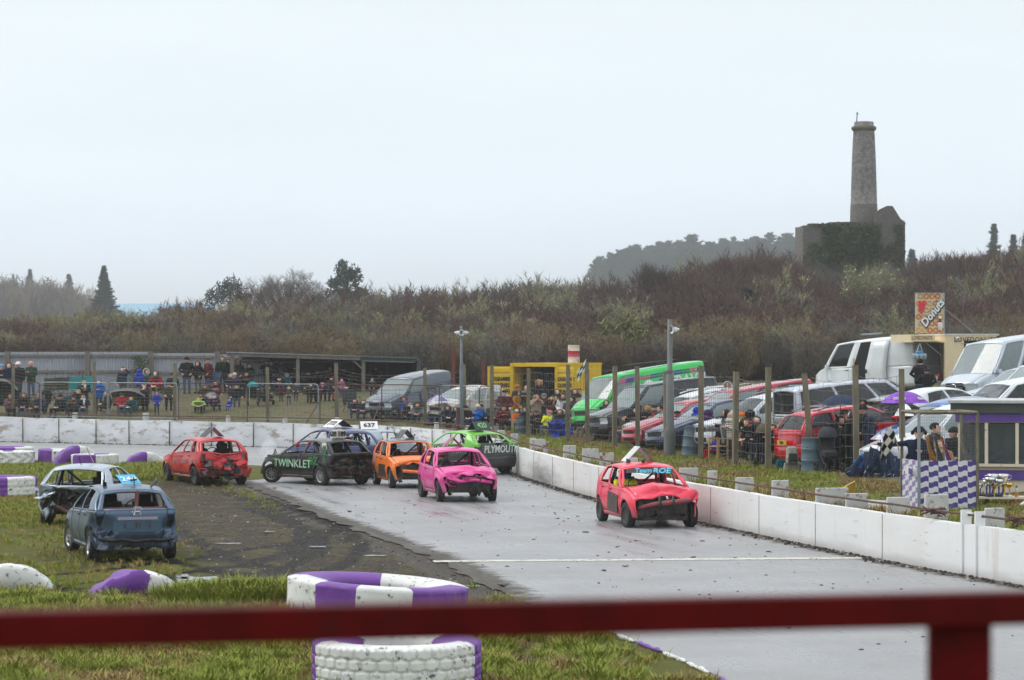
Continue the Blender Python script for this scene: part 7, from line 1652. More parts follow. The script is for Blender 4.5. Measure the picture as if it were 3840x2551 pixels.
K=dict(black=(.014,.014,.016),navy=(.018,.024,.05),dgrey=(.05,.052,.058),grey=(.14,.145,.155),jeans=(.07,.10,.17),djeans=(.03,.045,.085),olive=(.05,.052,.03),brown=(.07,.042,.024),green=(.025,.055,.035),dgreen=(.02,.035,.026),blue=(.01,.12,.42),royal=(.015,.05,.40),teal=(.012,.075,.095),red=(.34,.012,.02),maroon=(.11,.014,.022),mauve=(.17,.09,.11),purple=(.05,.018,.085),pink=(.42,.13,.23),beige=(.36,.26,.2),cream=(.6,.57,.5),white=(.7,.7,.7),tan=(.2,.11,.05),lime=(.42,.72,.04),yellow=(.72,.78,.01),mustard=(.36,.15,.012),orange=(.7,.14,.01),camo=(.11,.095,.06),slate=(.04,.055,.085),khaki=(.15,.125,.085),fur=(.30,.23,.15),blond=(.38,.24,.10),ginger=(.22,.075,.025),dhair=(.018,.012,.009),brhair=(.06,.032,.018),ghair=(.3,.29,.28),teal2=(.01,.22,.22),lblue=(.17,.28,.42),salmon=(.5,.2,.17))
def stripes_mat():
 if 'striped_knit' in MATS:return MATS['striped_knit']
 m,t,b=node_mat('striped_knit');tc=N(t,'ShaderNodeTexCoord');sp=N(t,'ShaderNodeSeparateXYZ');t.links.new(tc.outputs['Object'],sp.inputs[0]);fr=mth(t,'FRACT',mth(t,'MULTIPLY',sp.outputs[2],13))
 t.links.new(mixc(t,rmap(t,fr,.72,.76),K['cream'],K['black']),b.inputs['Base Color']);b.inputs['Roughness'].default_value=.9;return m
def spots_mat():
 if 'spotted_cloth' in MATS:return MATS['spotted_cloth']
 m,t,b=node_mat('spotted_cloth');tc=N(t,'ShaderNodeTexCoord');vn=N(t,'ShaderNodeTexVoronoi');vn.inputs['Scale'].default_value=15;t.links.new(tc.outputs['Object'],vn.inputs[0])
 t.links.new(mixc(t,rmap(t,vn.outputs[0],.22,.28),K['cream'],K['black']),b.inputs['Base Color']);b.inputs['Roughness'].default_value=.9;return m
def hivis_mat(col):
 k='hivis_%.2f'%col[0]
 if k in MATS:return MATS[k]
 m,t,b=node_mat(k);tc=N(t,'ShaderNodeTexCoord');sp=N(t,'ShaderNodeSeparateXYZ');t.links.new(tc.outputs['Object'],sp.inputs[0]);fr=mth(t,'FRACT',mth(t,'MULTIPLY',sp.outputs[2],4.2))
 t.links.new(mixc(t,rmap(t,fr,.76,.79),col,(.35,.36,.36)),b.inputs['Base Color']);b.inputs['Roughness'].default_value=.6;return m
def cm(c):return cloth(K[c])if isinstance(c,str)else c
SKINS=[SKIN,pm('skin_pale',S(232,190,172),.55,var=.1,scale=20),pm('skin_ruddy',S(206,148,126),.55,var=.1,scale=20)]
RP=random.Random(42)
def seat_chair(loc,rz,s,label,col):
 root=empty('camp_chair',loc,(0,0,rz));root.scale=(s,s,s);tag(root,label,'chair','camp chairs of the crowd');m_=cm(col)
 if 'chair' not in BODIES:
  a=MB();a.grid(lambda u,v:Vector((u*.26,lerp(-.28,.2,v),.39-.04*math.cos(u*1.3)+.02*v)),frange(-1,1,6),frange(0,1,4));b2=MB();b2 .grid(lambda u,v:Vector((u*.26,.2+.14*v+.04*math.cos(u*1.4),.36+.5*v)),frange(-1,1,6),frange(0,1,4));l1=MB();l1 .tube([(-.27,-.28,.02),(.27,.22,.42)],.012,5);l2=MB();l2 .tube([(.27,-.28,.02),(-.27,.22,.42)],.012,5)
  l3=MB();l3 .tube([(-.27,-.27,.58),(-.27,.26,.56),(-.27,.34,.9)],.012,5);l3 .tube([(-.27,-.27,.58),(-.27,-.28,.3),(-.24,.25,.02)],.012,5);l4=MB();l4 .tube([(.27,-.27,.58),(.27,.26,.56),(.27,.34,.9)],.012,5);l4 .tube([(.27,-.27,.58),(.27,-.28,.3),(.24,.25,.02)],.012,5)
  BODIES['chair']=[x.mesh('chair_part')for x in(a,b2,l1,l2,l3,l4)]
  for x in BODIES['chair']:x.materials.append(None)
 for nm,me in zip(('seat','backrest','leg','leg','arm_frame','arm_frame'),BODIES['chair']):
  o=mesh_obj(nm,me,None,root);o.material_slots[0].link='OBJECT';o.material_slots[0].material=m_ if nm in('seat','backrest')else DARKMETAL
 return root
def person(x,hy,Y,label,pose='stand',arms='pockets',coat='black',tr='djeans',head='short',hc='dhair',rz=None,shoes='black',skin=None,extra=(),chair=None,hs=1.0,smax=1.08,smin=.5,at=None,furc='fur',group='spectators',dz=0,h=None,z=None,cat='person'):
 me,hd_,top=body(pose,arms,hs);gadd={'beanie':.035,'bobble':.08,'hood':.05,'fur':.06,'cap':.03,'helmet':.05}.get(head,.02)
 p=on(x,Y,dz)if at is None else Vector(at)
 if z is not None:p.z=z
 hh=h if h else P(x,hy,Y).z-p.z;s=max(smin,min(smax,hh/(top+gadd)))
 if rz is None:rz=RP.uniform(-.5,.35)
 o=mesh_obj('person',me,None,None,p,(0,0,rz));sw=max(s*1.18,1.1)if(hs==1.0 and at is None and 'child' not in label and 'boy' not in label and 'girl' not in label and 'small' not in label)else s*1.2
 o.scale=(sw,sw,s);tag(o,label,cat,group)
 for i,m_ in enumerate((cm(coat),cm(tr),skin or SKINS[RP.randint(0,2)],cm(shoes),BLACK)):o.material_slots[i].link='OBJECT';o.material_slots[i].material=m_
 for gk,gc,gc2 in[(head,hc,furc)]+[(e[0],e[1],e[2]if len(e)>2 else e[1])for e in extra]:
  if gk is None:continue
  g=mesh_obj(GNAME[gk],gear(gk),None,o,hd_);g.scale=(hs,)*3
  for i,cc in enumerate((gc,gc2)):g.material_slots[i].link='OBJECT';g.material_slots[i].material=cm(cc)
 if pose in('sit','lean')and chair:
  seat_chair(p,rz,s,'camp chair under the '+' '.join(label.split()[:9]),chair)
 return o
# far bank, from the left
F=person
F(7,1364,134,'child in light blue beanie and navy coat at the far left edge','stand','phone','navy','djeans','beanie','lblue')
F(33,1358,134,'child with navy hood up beside the timber fence post','stand','lap','navy','navy','hood','navy')
F(69,1339,134.5,'tall person in white cap and open black jacket by the iron fence','stand','down','black','djeans','cap','white')
F(117,1338,134.5,'balding person in green fleece and jeans holding a phone','stand','phone','green','jeans',None)
F(40,1477,125.6,'seated person in mauve coat with auburn hair at far left','sit','cup','mauve','black','long','ginger',chair='dgrey')
F(88,1472,125.6,'seated person in black coat with big fur hood and jeans','sit','lap','black','jeans','fur','black',chair='black')
F(123,1484,125.4,'small seated person in tan coat and beige beanie','sit','lap','brown','khaki','beanie','khaki',chair='navy')
F(154,1473,125.4,'seated grey haired person in slate jacket with blanket on lap','lean','lap','slate','dgrey','short','ghair',chair='black')
F(221,1479,125.2,'bearded seated person in black coat and black beanie','sit','lap','black','black','beanie','black',chair='black')
F(261,1464,127.2,'person in grey bobble hat and blue jacket behind the front row','sit','lap','teal','djeans','bobble','grey',chair='dgrey')
F(275,1482,125.2,'seated person in brown coat and black beanie holding a white cup','sit','cup','brown','black','beanie','black',chair='olive')
F(292,1460,127.4,'blonde person in black coat behind the front row','sit','lap','black','black','long','blond',chair='black')
F(315,1425,128.2,'short blond person in black coat and pale scarf raising a cup','stand','cup','black','black','short','blond',extra=(('scarf','cream'),))
F(312,1478,124.9,'person in navy coat and white scarf leaning forward on a chair','lean','lap','navy','jeans','short','brhair',extra=(('scarf','white'),),chair='royal')
F(370,1424,127.5,'standing person in bright blue hooded waterproof by a fence post','stand','phone','blue','djeans','hood','blue')
F(394,1463,125.4,'dark haired bearded person in black coat seated sideways','sit','lap','black','brown','short','dhair',rz=-1.1,chair='dgrey')
F(461,1374,131.8,'boy in navy coat with a hand to his ear on the bank','stand','ear','navy','camo','short','brhair',shoes='red')
F(522,1383,132,'child in royal blue hooded coat seen from behind','stand','down','royal','black','hood','royal',rz=2.6)
F(550,1382,131.8,'person in teal coat with pale fur hood on the upper bank','sit','lap','teal','teal','fur','teal',furc='cream',chair='teal2')
F(588,1389,131.6,'seated person in red jacket and dark hood looking down','lean','lap','red','khaki','hood','olive',chair='dgrey')
F(646,1397,131.6,'seated person in black half hidden by a fence post','sit','lap','black','black','beanie','black',chair='black')
F(457,1473,125,'seated person in red and black jacket under the olive shelter','sit','lap','red','jeans','beanie','black',chair='dgreen')
F(500,1487,124.8,'seated person in teal hoodie bending over under the olive shelter','lean','lap','teal','teal','short','ginger',chair='black')
F(544,1446,126.4,'standing person in long black coat with red lined hood','long','face','black','black','hood','maroon')
F(588,1468,124.6,'child in royal blue hooded coat and patterned leggings facing the track','stand','pockets','royal','navy','hood','royal',hs=1.12)
F(633,1433,126,'standing person in olive parka and black beanie by the post','stand','pockets','olive','black','beanie','black')
F(701,1337,134,'large person in black coat and black beanie before the iron fence','stand','pockets','black','jeans','beanie','black',smax=1.2)
F(743,1355,134,'person in tight black hood and grey trousers between two larger people','stand','pockets','black','grey','hood','black')
F(780,1341,134,'person in brown cap and black gilet with maroon sleeves','stand','pockets','maroon','jeans','cap','brown',rz=-.9)
F(834,1335,134.2,'dark bearded person in dark green fleece left of the shelter','stand','down','dgreen','black','short','dhair')
F(856,1346,134.6,'person in navy coat tucked behind the shelter post','stand','down','navy','black','short','brhair')
F(893,1347,133,'person in olive parka with fur hood under the shelter edge','stand','pockets','olive','djeans','fur','olive')
F(936,1362,132.6,'person in dark green parka with fur hood taking a photo','stand','photo','dgreen','black','fur','dgreen')
F(881,1405,130.4,'bald ruddy person below the olive parka','stand','lap','slate','black',None,smin=.7)
F(868,1414,129.6,'grey haired person peering past the shelter post','stand','pockets','navy','black','short','ghair',smin=.7)
F(877,1424,128.6,'person in flat cap and navy coat before the shelter post','stand','pockets','navy','djeans','cap','grey',smin=.7)
F(924,1406,130,'dark haired person in black coat holding a cup near the panel gap','stand','cup','black','black','long','dhair',smin=.7)
F(769,1444,126.8,'person in brown fur hooded coat standing by the maroon hoodie','stand','pockets','brown','djeans','fur','brown')
jh=F(808,1431,127.4,'person in maroon hoodie with hood up and pale print','stand','down','maroon','djeans','hood','maroon')
text('JACK',jh,.11,cm('white'),(0,-.145,1.27),(math.pi/2,0,0),0,.003,name='print');text('WILLS',jh,.1,cm('white'),(0,-.145,1.16),(math.pi/2,0,0),0,.003,name='print')
F(888,1445,126,'person in black parka with large pale fur hood and jeans','stand','down','black','jeans','fur','black',furc='beige')
F(804,1495,125,'seated person in purple hooded coat with a white cup','sit','cup','purple','black','hood','purple',chair='purple')
F(756,1494,125.3,'seated person in brown beanie breathing out smoke','sit','face','black','black','beanie','brown',chair='black')
F(745,1512,124.5,'person hunched in lime high visibility coat with grey bands','crouch','lap',hivis_mat((.32,.6,.03)),'black','hood','lime')
F(860,1522,124.6,'toddler in royal blue snowsuit sitting low','sit','lap','royal','royal','hood','royal',hs=1.25,smin=.4)
F(999,1352,134.6,'person with binoculars and pale jeans under the shelter','stand','photo','navy','jeans','short','dhair')
F(1018,1353,134,'person in black coat and jeans beside the binocular user','stand','pockets','black','jeans','short','dhair')
F(1051,1354,135,'person in grey hoodie deep in the shelter shadow','stand','pockets','grey','black','short','brhair')
F(1104,1372,134.5,'bulky person in black beside the middle shelter post','stand','pockets','black','black','beanie','black')
F(1074,1400,131,'person in grey beanie and petrol blue coat looking down','stand','pockets','teal','djeans','beanie','khaki',rz=.9)
F(1047,1427,130.4,'youth in black coat holding a pale cup','stand','cup','black','djeans','short','dhair')
F(1054,1468,127,'child in plaid coat and purple hood with back turned','stand','down','maroon','dgreen','hood','purple',rz=2.8)
F(1083,1496,125.4,'girl with green ear defenders and spotted black coat','stand','pockets',spots_mat(),'jeans','short','blond',extra=(('defend','lime','black'),),hs=1.12)
F(1161,1459,126,'person in grey hood and olive trousers eating from a box','stand','cup','dgrey','olive','hood','dgrey',rz=.9)
F(1156,1399,133.5,'person in dark coat with white zip standing inside the shelter','stand','lap','black','black','short','ghair')
F(1185,1472,126,'person in black coat bending by the grey hooded eater','bend','lap','black','black','short','brhair',rz=-1.2)
F(1211,1458,126.8,'brown haired person with pink scarf looking down','stand','lap','navy','black','short','brhair',extra=(('scarf','pink'),))
F(1244,1424,129.4,'young person in black top behind the pink coat','stand','pockets','black','black','short','dhair')
F(1243,1463,126.4,'person in dark cap and black coat bending over a table','bend','lap','black','black','cap','dgrey',rz=.4)
F(1281,1420,128,'girl in pink padded coat with hood up','stand','pockets','pink','jeans','hood','pink',rz=.5)
F(1240,1374,135.4,'person in maroon jumper at the back of the shelter','stand','pockets','maroon','black','short','dhair')
F(1290,1378,136,'dim figure in black at the back of the shelter right of maroon jumper','stand','pockets','black','black','cap','black')
F(1002,1508,125.6,'person in black sitting with back to the camera','sit','lap','black','black','hood','black',rz=2.9,chair='black')
F(1260,1528,124,'small child in red top with bright blue hood','stand','pockets','red','djeans','hood','blue',hs=1.15,smin=.42)
F(1330,1497,119.4,'seated person in dark blue hooded coat and jeans, left of two','sit','lap','navy','djeans','hood','slate',chair='dgrey')
F(1362,1502,119,'seated person in navy hooded coat and jeans, right of two','sit','lap','navy','djeans','hood','navy',chair='slate')
F(1396,1418,126.5,'boy in black and white hooded top in front of the shelter','stand','pockets','black','djeans','hood','grey')
F(1407,1377,135,'tall dark figure inside the shelter behind the grey van','stand','pockets','black','black','short','dhair')
F(1449,1495,117.6,'seated person in glasses and black hood eating','sit','face','black','dgrey','hood','black',chair='black')
F(1472,1497,117.4,'seated grey haired person in black jacket before the grey van','sit','lap','black','dgrey','short','ghair',chair='black')
F(1496,1485,118.6,'dark hooded youth behind the front row by the van','sit','lap','black','black','hood','black',chair='dgrey')
F(1514,1488,117.4,'girl with red ear defenders in blue patterned coat','sit','lap','blue','mauve','short','brhair',extra=(('defend','red','black'),('scarf','mauve')),chair='navy')
F(1539,1506,116.8,'seated person with black bob and thick cream scarf','sit','lap','black','black','short','dhair',extra=(('scarf','cream'),),chair='black')
F(1602,1454,119,'standing person in grey hoodie behind the fence post by the van','stand','pockets','grey','dgrey','hood','grey')
F(1615,1515,114.6,'long haired person in black coat under the lavender umbrella','sit','lap','black','black','long','brhair',chair='black')
F(1640,1516,114,'person in jeans holding the lavender umbrella','sit','cup','brown','jeans','short','brhair',chair='black')
F(1679,1521,112.4,'seated person in dark grey fur hooded coat by the lamp pole','sit','lap','dgrey','black','fur','dgrey',chair='dgrey',furc='grey')
F(1709,1526,111.4,'child in navy hooded coat and grey trousers by the lamp pole','sit','lap','navy','grey','hood','navy',chair='black')
F(1788,1515,109.2,'child in pale hat and bright blue jacket laughing','sit','cup','blue','djeans','beanie','cream',chair='navy',rz=-.7)
F(1808,1515,109.6,'person in dark blue jacket and black cap next to the laughing child','sit','lap','navy','djeans','cap','black',chair='black',rz=.9)
F(1893,1461,109,'person in dark red coat and black hat behind the panel end','stand','pockets','maroon','black','cap','black')
F(1890,1522,107,'seated person in maroon coat with brown hair at the panel end','sit','cup','maroon','black','long','brhair',chair='black')
# by the container
F(1938,1440,116,'person in mustard beanie and navy coat at the container door','stand','down','navy','black','beanie','mustard',rz=2.2)
F(1936,1462,113,'brown haired person in mustard coat with rucksack','stand','pockets','mustard','djeans','long','brhair',rz=1.4,extra=(('pack','mustard'),))
F(1976,1442,113.6,'bearded person in olive coat and grey hood holding a glass','stand','cup','olive','djeans','hood','grey')
F(2021,1422,122,'curly blond person standing in the container doorway','stand','pockets','black','black','curly','blond')
F(2012,1478,110.6,'person in beige padded coat with hood and hands at mouth','stand','face','beige','brown','hood','beige')
F(2040,1474,110.8,'person in grey beanie and dark coat by the beige padded coat','stand','pockets','dgrey','black','beanie','grey')
F(2072,1483,109.6,'person in maroon patterned coat holding up a phone','stand','photo','maroon','black','short','brhair')
F(2088,1458,113,'person in black hood with white lining below the painted door','stand','pockets','black','black','hood','black')
F(2092,1481,109.4,'dark haired person in black coat with tan fur collar','stand','pockets','black','black','short','dhair',rz=-1.2,extra=(('scarf','fur'),))
F(2114,1476,109,'person in black and white coat with dark hood','stand','pockets','white','black','hood','black')
F(2138,1488,107.6,'person in dark grey hood beside the big black coat','stand','lap','dgrey','black','hood','dgrey')
F(2155,1457,112,'person in black hood left of the dark haired head','stand','pockets','black','black','hood','black')
F(2172,1456,112,'dark haired person behind the big black coat','stand','pockets','black','black','short','dhair')
F(2187,1467,110.6,'person in beige cap beside the green minibus nose','stand','pockets','dgrey','black','cap','beige')
F(2167,1488,105.6,'big person in long black coat with black hair and phone','long','phone','black','black','short','dhair')
F(1938,1532,104.4,'child in pale bobble hat and orange blue coat behind a drum','stand','lap','orange','navy','bobble','cream',hs=1.12)
F(1966,1527,104.2,'child in dark coat with fur hood behind a drum','stand','lap','navy','black','fur','navy',hs=1.1)
F(1993,1543,102.6,'seated person in dark coat and black hair by the timber post','sit','lap','black','dgrey','long','dhair',chair='olive')
F(2012,1538,102.4,'seated person in black coat and dark cap with white trim','sit','cup','black','black','cap','dgrey',chair='green')
F(2058,1538,101,'seated person in yellow high visibility coat and red white beanie','sit','cup','yellow','grey','beanie','salmon',chair='grey')
F(2098,1534,100.8,'seated person in glasses and dark olive hooded coat','sit','lap','dgrey','djeans','hood','black',chair='black')
F(2212,1549,97.8,'bald person in camouflage coat and red scarf seated','sit','lap','camo','khaki',None,extra=(('scarf','red'),),chair='dgrey',rz=-.9)
F(2231,1584,96,'child in teal coat on a folding chair','sit','lap','teal2','teal','hood','teal',hs=1.12,rz=-.8)
F(2268,1446,107.5,'pale face in black hood beside the minibus door','stand','pockets','black','black','hood','black',smax=1.15)
F(2274,1500,98.8,'boy in black hood before the dark van bonnet','stand','pockets','black','black','hood','black')
F(2310,1506,96.8,'person in bright red jacket half behind a post','stand','pockets','red','black','hood','red',rz=-.9)
F(2319,1483,99.2,'person in dark hood looming behind the red jacket','stand','pockets','black','black','hood','black')
F(2349,1495,96,'grey bearded person in black beanie and black jacket','stand','pockets','black','black','beanie','black',rz=-.9)
F(2276,1561,94,'seated person in camouflage coat with fur hood','sit','lap','camo','olive','fur','navy',chair='black',rz=-.7)
F(2337,1561,92,'seated light haired person in olive coat','sit','lap','olive','dgrey','short','blond',chair='black',rz=-.9)
F(2368,1565,90.6,'seated person in black beanie with hands clasped','sit','lap','black','djeans','beanie','black',chair='dgrey',rz=-.8)
cr=F(2405,1500,94.5,'person carrying a child on the shoulders','stand','phone','navy','black','short','brhair',rz=-.9)
F(2402,1461,94.6,'child in spotted navy coat riding on shoulders','sit','lap','navy','navy','hood','navy',h=.85,at=cr.location+Vector((.02,.1,1.12)),rz=-.9)
F(2427,1520,89.4,'blonde person in black coat looking at a phone','stand','phone','black','black','curly','blond')
F(2451,1483,94,'person in brown hood beside the white estate','stand','pockets','brown','black','hood','brown',rz=-1.2)
F(2457,1516,90.4,'person in black beanie between the two longer coats','stand','pockets','black','black','beanie','black',rz=-1.2)
F(2478,1520,87.2,'dark haired person in long black coat next to the steel pole','long','pockets','black','black','short','dhair',rz=-1.1)
# right bank
F(2615,1524,83.5,'person in royal blue hooded coat facing away behind the leaning drum','long','pockets','royal','navy','hood','royal',rz=2.3)
F(2588,1562,84,'child in navy hood with grey fur beside the royal blue coat','stand','pockets','navy','navy','fur','navy',furc='grey',rz=1.2)
F(2656,1534,81.6,'person in purple hood with grey rucksack','stand','pockets','purple','olive','hood','purple',rz=-2.2,extra=(('pack','grey'),))
F(2724,1534,78.4,'person in grey coat and dark hood holding a phone','stand','phone','grey','djeans','hood','black',rz=-1.4)
F(2746,1540,76.6,'person in cream striped hooded jumper and brown cord trousers','stand','folded',stripes_mat(),'brown','hood','cream',rz=-1.2)
F(2784,1545,77.2,'person in orange beanie and lime high visibility vest','stand','pockets','lime','camo','beanie','orange',rz=-1.9)
F(2794,1600,76,'child in salmon pink coat beside the long black coat','stand','pockets','salmon','black','hood','salmon',rz=2.4)
F(2812,1534,75.4,'tall person in long black hooded coat and brown boots','long','pockets','black','black','hood','black',rz=2.6,shoes='tan')
F(2853,1566,73.4,'person with red ear defenders leaning on the fence post','bend','lap','black','navy','short','brhair',rz=-.9,extra=(('defend','red','black'),))
F(2677,1633,77.4,'child in blue trousers and red top under a small black umbrella','sit','lap','royal','red','short','brhair',rz=-1.2,hs=1.1)
F(3125,1577,69.2,'person in black hooded coat with red earmuffs seen from behind','long','pockets','black','black','hood','black',rz=2.7,extra=(('defend','red','black'),))
bl=F(3169,1535,70.6,'person in black brimmed hat holding the blue umbrella','long','brolly','black','black','cap','black',rz=-.8)
F(3190,1546,69.6,'person in black padded coat with grey ear defenders','stand','cup','black','black','short','brhair',rz=-2.0,extra=(('defend','grey','white'),))
F(3238,1509,69.4,'person in black bobble hat, black jacket and tan trousers','stand','pockets','black','tan','bobble','black',rz=-1.4,furc='orange')
F(3205,1585,70,'child in mustard yellow jacket hidden by a fence post','stand','pockets','mustard','black','short','brhair',rz=2.4)
F(3340,1639,65.6,'person in dark red coat stooping below the flag','stand','pockets','maroon','black','hood','green',rz=2.8)
F(3503,1582,58.6,'dark haired person in black coat behind the cage mesh','stand','pockets','dgrey','black','short','dhair',rz=1.0)
F(3523,1648,56.4,'person in tan camouflage hood bending inside the cage','stand','lap','beige','camo','hood','beige')
F(3580,1600,58.8,'person in black hat and black coat beside the hut','stand','pockets','black','black','beanie','black',rz=-1.0)
MARSH=F(3447,1596,55.3,'marshal in navy coat and headset leaning out with the flag','stand','flag','navy','black','cap','black',rz=-.25,extra=(('defend','black','dgrey'),))
F(3474,1380,99.2,'person in black beanie and padded coat at the trailer counter','stand','pockets','black','black','beanie','black',rz=2.9)
q78=F(3450,1440,95,'person in navy hood with red 78 on the back','stand','pockets','navy','black','hood','navy',rz=2.9)
text('78',q78,.2,cm('salmon'),(.0,.14,1.2),(math.pi/2,0,math.pi),0,.006,name='print')
F(3450,1395,101,'server in black coat standing below the hanging tubs','stand','pockets','black','black','short','dhair',rz=2.5,h=1.7)
F(3655,1284,0,'trader in black jacket inside the trailer doorway','stand','pockets','black','black','short','brhair',at=TRAIL.matrix_basis@Vector((1.2,.45,.5)),h=1.72,rz=-.9)
F(2729,1430,89.5,'child with white fur hood beyond the red pickup','stand','pockets','lblue','djeans','fur','white',furc='white',h=1.35,z=P(2729,1430,89.5).z-1.35)
F(962,1428,129,'person in slate coat left of the pushchair with teal hood','stand','pockets','slate','black','beanie','navy')
F(980,1452,127.4,'person in brown jacket stooping over the pushchair','bend','lap','brown','djeans','short','dhair',rz=.8)
F(1130,1392,134.8,'dim figure with hood left of the person with white zip','stand','pockets','dgrey','black','hood','dgrey')
F(1190,1388,135.6,'dim figure in cap right of the person with white zip','stand','folded','navy','black','cap','navy')
F(1325,1392,135.2,'dim figure in olive coat at the right of the shelter','stand','pockets','olive','black','beanie','black')
F(1110,1470,127,'person in charcoal coat between the spotted girl and the grey hood','stand','pockets','dgrey','djeans','short','dhair')
F(1300,1462,124.4,'person in navy jacket right of the pink padded coat','stand','folded','navy','djeans','short','brhair')
F(1415,1508,118.4,'seated person in black coat left of the glasses wearer','sit','lap','black','black','beanie','dgrey',chair='dgrey')
F(1565,1512,116,'seated person in grey coat right of the cream scarf','sit','lap','grey','djeans','hood','dgrey',chair='navy')
F(1668,1500,115.4,'person in olive hood behind the grey fur hood','sit','lap','olive','black','hood','olive',chair='olive')
F(1748,1520,110.6,'seated person in black coat behind the lamp pole','sit','lap','black','djeans','beanie','black',chair='dgrey')
F(1852,1508,108.6,'seated person in dark jacket below the paper notice','sit','lap','slate','black','short','dhair',chair='black')
F(2240,1480,103.4,'person in black jacket before the minibus headlamp','stand','folded','black','black','short','brhair')
F(2252,1520,99.6,'person in dark green coat between the posts by the dark van','stand','pockets','dgreen','black','beanie','black')
F(2298,1536,95.4,'person in grey coat behind the camouflage fur hood','stand','pockets','dgrey','black','short','ghair')
F(2385,1528,91.6,'person in black coat behind the clasped hands','stand','pockets','black','djeans','hood','black')
F(2440,1560,88,'seated person in navy coat at the feet of the blonde','sit','lap','navy','djeans','beanie','grey',chair='black')
F(2540,1540,85,'person in dark jacket right of the steel pole','stand','pockets','dgrey','black','cap','black')
F(2700,1560,79.4,'person in black hood behind the grey coat','stand','pockets','black','black','hood','black')
F(2835,1560,74.6,'person in charcoal anorak behind the red ear defenders','stand','pockets','dgrey','djeans','hood','dgrey')
F(2898,1590,72.6,'person in black jacket right of the straight fence post','stand','folded','black','navy','short','dhair')
F(3150,1560,70.2,'person in black coat under the left of the blue umbrella','stand','phone','black','dgrey','long','dhair',rz=.6)
F(3262,1560,68.6,'person in navy coat right of the bobble hat','stand','pockets','navy','black','hood','navy',rz=1.8)
# drivers
def driver(car_label,lx,label,coat,hc,vis,side=.38):
 car=[o for o in SC.objects if o.get('label')==car_label][0];mw=car.matrix_world if car.matrix_world.translation.length>.1 else car.matrix_basis
 pos=mw@Vector((side,-.42,.12));d=mw.to_3x3()@Vector((0,1,0));rz=math.atan2(d.x,-d.y)
 F(0,0,60,label,'drive','wheel',coat,'black','helmet',hc,rz=rz,at=pos,h=1.22,furc=vis,group='drivers')
driver('coral red car with steel door plate leading beside the white wall',0,'driver in yellow and blue at the wheel of the leading red car','yellow','royal','navy')
driver('hot pink car with smashed front leading the chasing pack',0,'driver in white helmet with red goggles in the pink car','dgrey','cream','red')
driver('orange hatchback with dark grey roof and missing front bumper',0,'driver in black helmet in the orange car','black','black','dgrey')
driver('bright red car with crumpled tail at the edge of the grass',0,'driver in blue and black seen through the red car tail window','navy','black','navy')
driver('black hatchback with green lettering and a can marked 189 on top',0,'driver in grey overalls inside the black car','grey','black','dgrey')
driver('dark blue people carrier half hidden behind the black car',0,'driver in red helmet inside the dark blue people carrier','dgrey','red','black')
# tyres and small things
def tyre(label,loc,R,w_,sect,rot=(0,0,0),nseg=120,lug=.03,ph=0.0,style=0,group='painted tyres of the infield'):
 """big painted tyre; sect = list of (share, purple?) round the tread"""
 r_in=R*.55;h=w_/2;NP=33 if nseg>300 else 15;mb=MB();tot=sum(a for a,_ in sect)
 prof=[(r_in,-h*.55),(r_in+.03,-h*.8),(R*.8,-h),(R*.93,-h*.97)]+[(R,-h*.88+1.76*h*k/(NP-1))for k in range(NP)]+[(R*.93,h*.97),(R*.8,h),(r_in+.03,h*.8),(r_in,h*.55),(r_in+.06,0),(r_in,-h*.55)]
 def pat(a,z):
  if style==0:return .5+.5*math.tanh(5*math.sin(a*R*14+abs(z)/h*5.2))
  if style==1:u=a*R*5.2;v=z/h*2.2;k=int(math.floor(v));u+=.5*(k%2);fu,fv=abs(u-math.floor(u)-.5),abs(v-math.floor(v)-.5);return 1-sm(.40,.46,max(fu,fv*.9+fu*.25))
  return .5+.5*math.tanh(4*math.sin(a*R*11+z/h*1.2))
 def col(a):
  t=((a-ph)/(2*math.pi))%1*tot;acc=0
  for s_,c in sect:
   acc+=s_
   if t<acc:return c
  return sect[-1][1]
 k=len(prof)
 for i in range(nseg):
  a=2*math.pi*i/nseg
  for(rr,z)in prof:
   q=rr+(lug*(pat(a,z)-.5)if rr==R else 0)+.012*noise.noise(Vector((math.cos(a)*3,math.sin(a)*3,z*4+R)))
   mb.v.append((q*math.cos(a),q*math.sin(a),z))
 for i in range(nseg):
  c=col(2*math.pi*(i+.5)/nseg)
  for j in range(k-1):b0,b1=i*k,((i+1)%nseg)*k;mb.f.append((b0+j,b1+j,b1+j+1,b0+j+1));mb.m.append(c);mb.sm.append(True)
 o=mb.obj('painted_tyre',[TYREWHITE,PURPLE],None,loc,rot);tag(o,label,'tyre',group);return o
H_=math.pi/2
tyre('huge purple and white tyre lying flat in front of the red rail',(-1.41,32.6,.3),1.02,.6,[(1.3,0),(.62,1),(.9,0),(.62,1)],nseg=420,lug=.03,ph=-H_-1.19,style=1)
tyre('wide striped tyre sunk in the ground behind the red rail',(-2.14,42.3,.16),1.42,.66,[(50,0),(29,1),(37,0),(64,1),(90,0),(90,1)],(0,.07,0),200,.025,math.pi,2)
tyre('half buried tyre with twisted purple and white tread beside the puddle',(-6.45,45.7,-.6),.95,.5,[(1.45,0),(1.4,1),(1.4,0),(1.2,1)],(H_,.25,.45),140,.05,-.05,2)
tyre('half buried white tyre in the grass at the lower left edge',(-8.8,46.6,-.62),1.0,.55,[(2.2,0),(1.3,1),(1.2,0)],(H_,0,.2),120,.02,.0,0)
tyre('purple tyre with flaking white end lying at the left edge',(-14.55,76,.28),1.0,.57,[(.8,0),(1.6,1),(1.5,0),(1,1)],(0,0,0),140,.03,-1.2,1)
tyre('white chevron tyre lying flat at the far left by the track',(-18.15,96.2,.3),.92,.46,[(3,0),(.5,1),(1,0),(.6,1)],(0,0,0),120,.03,-2.2,0)
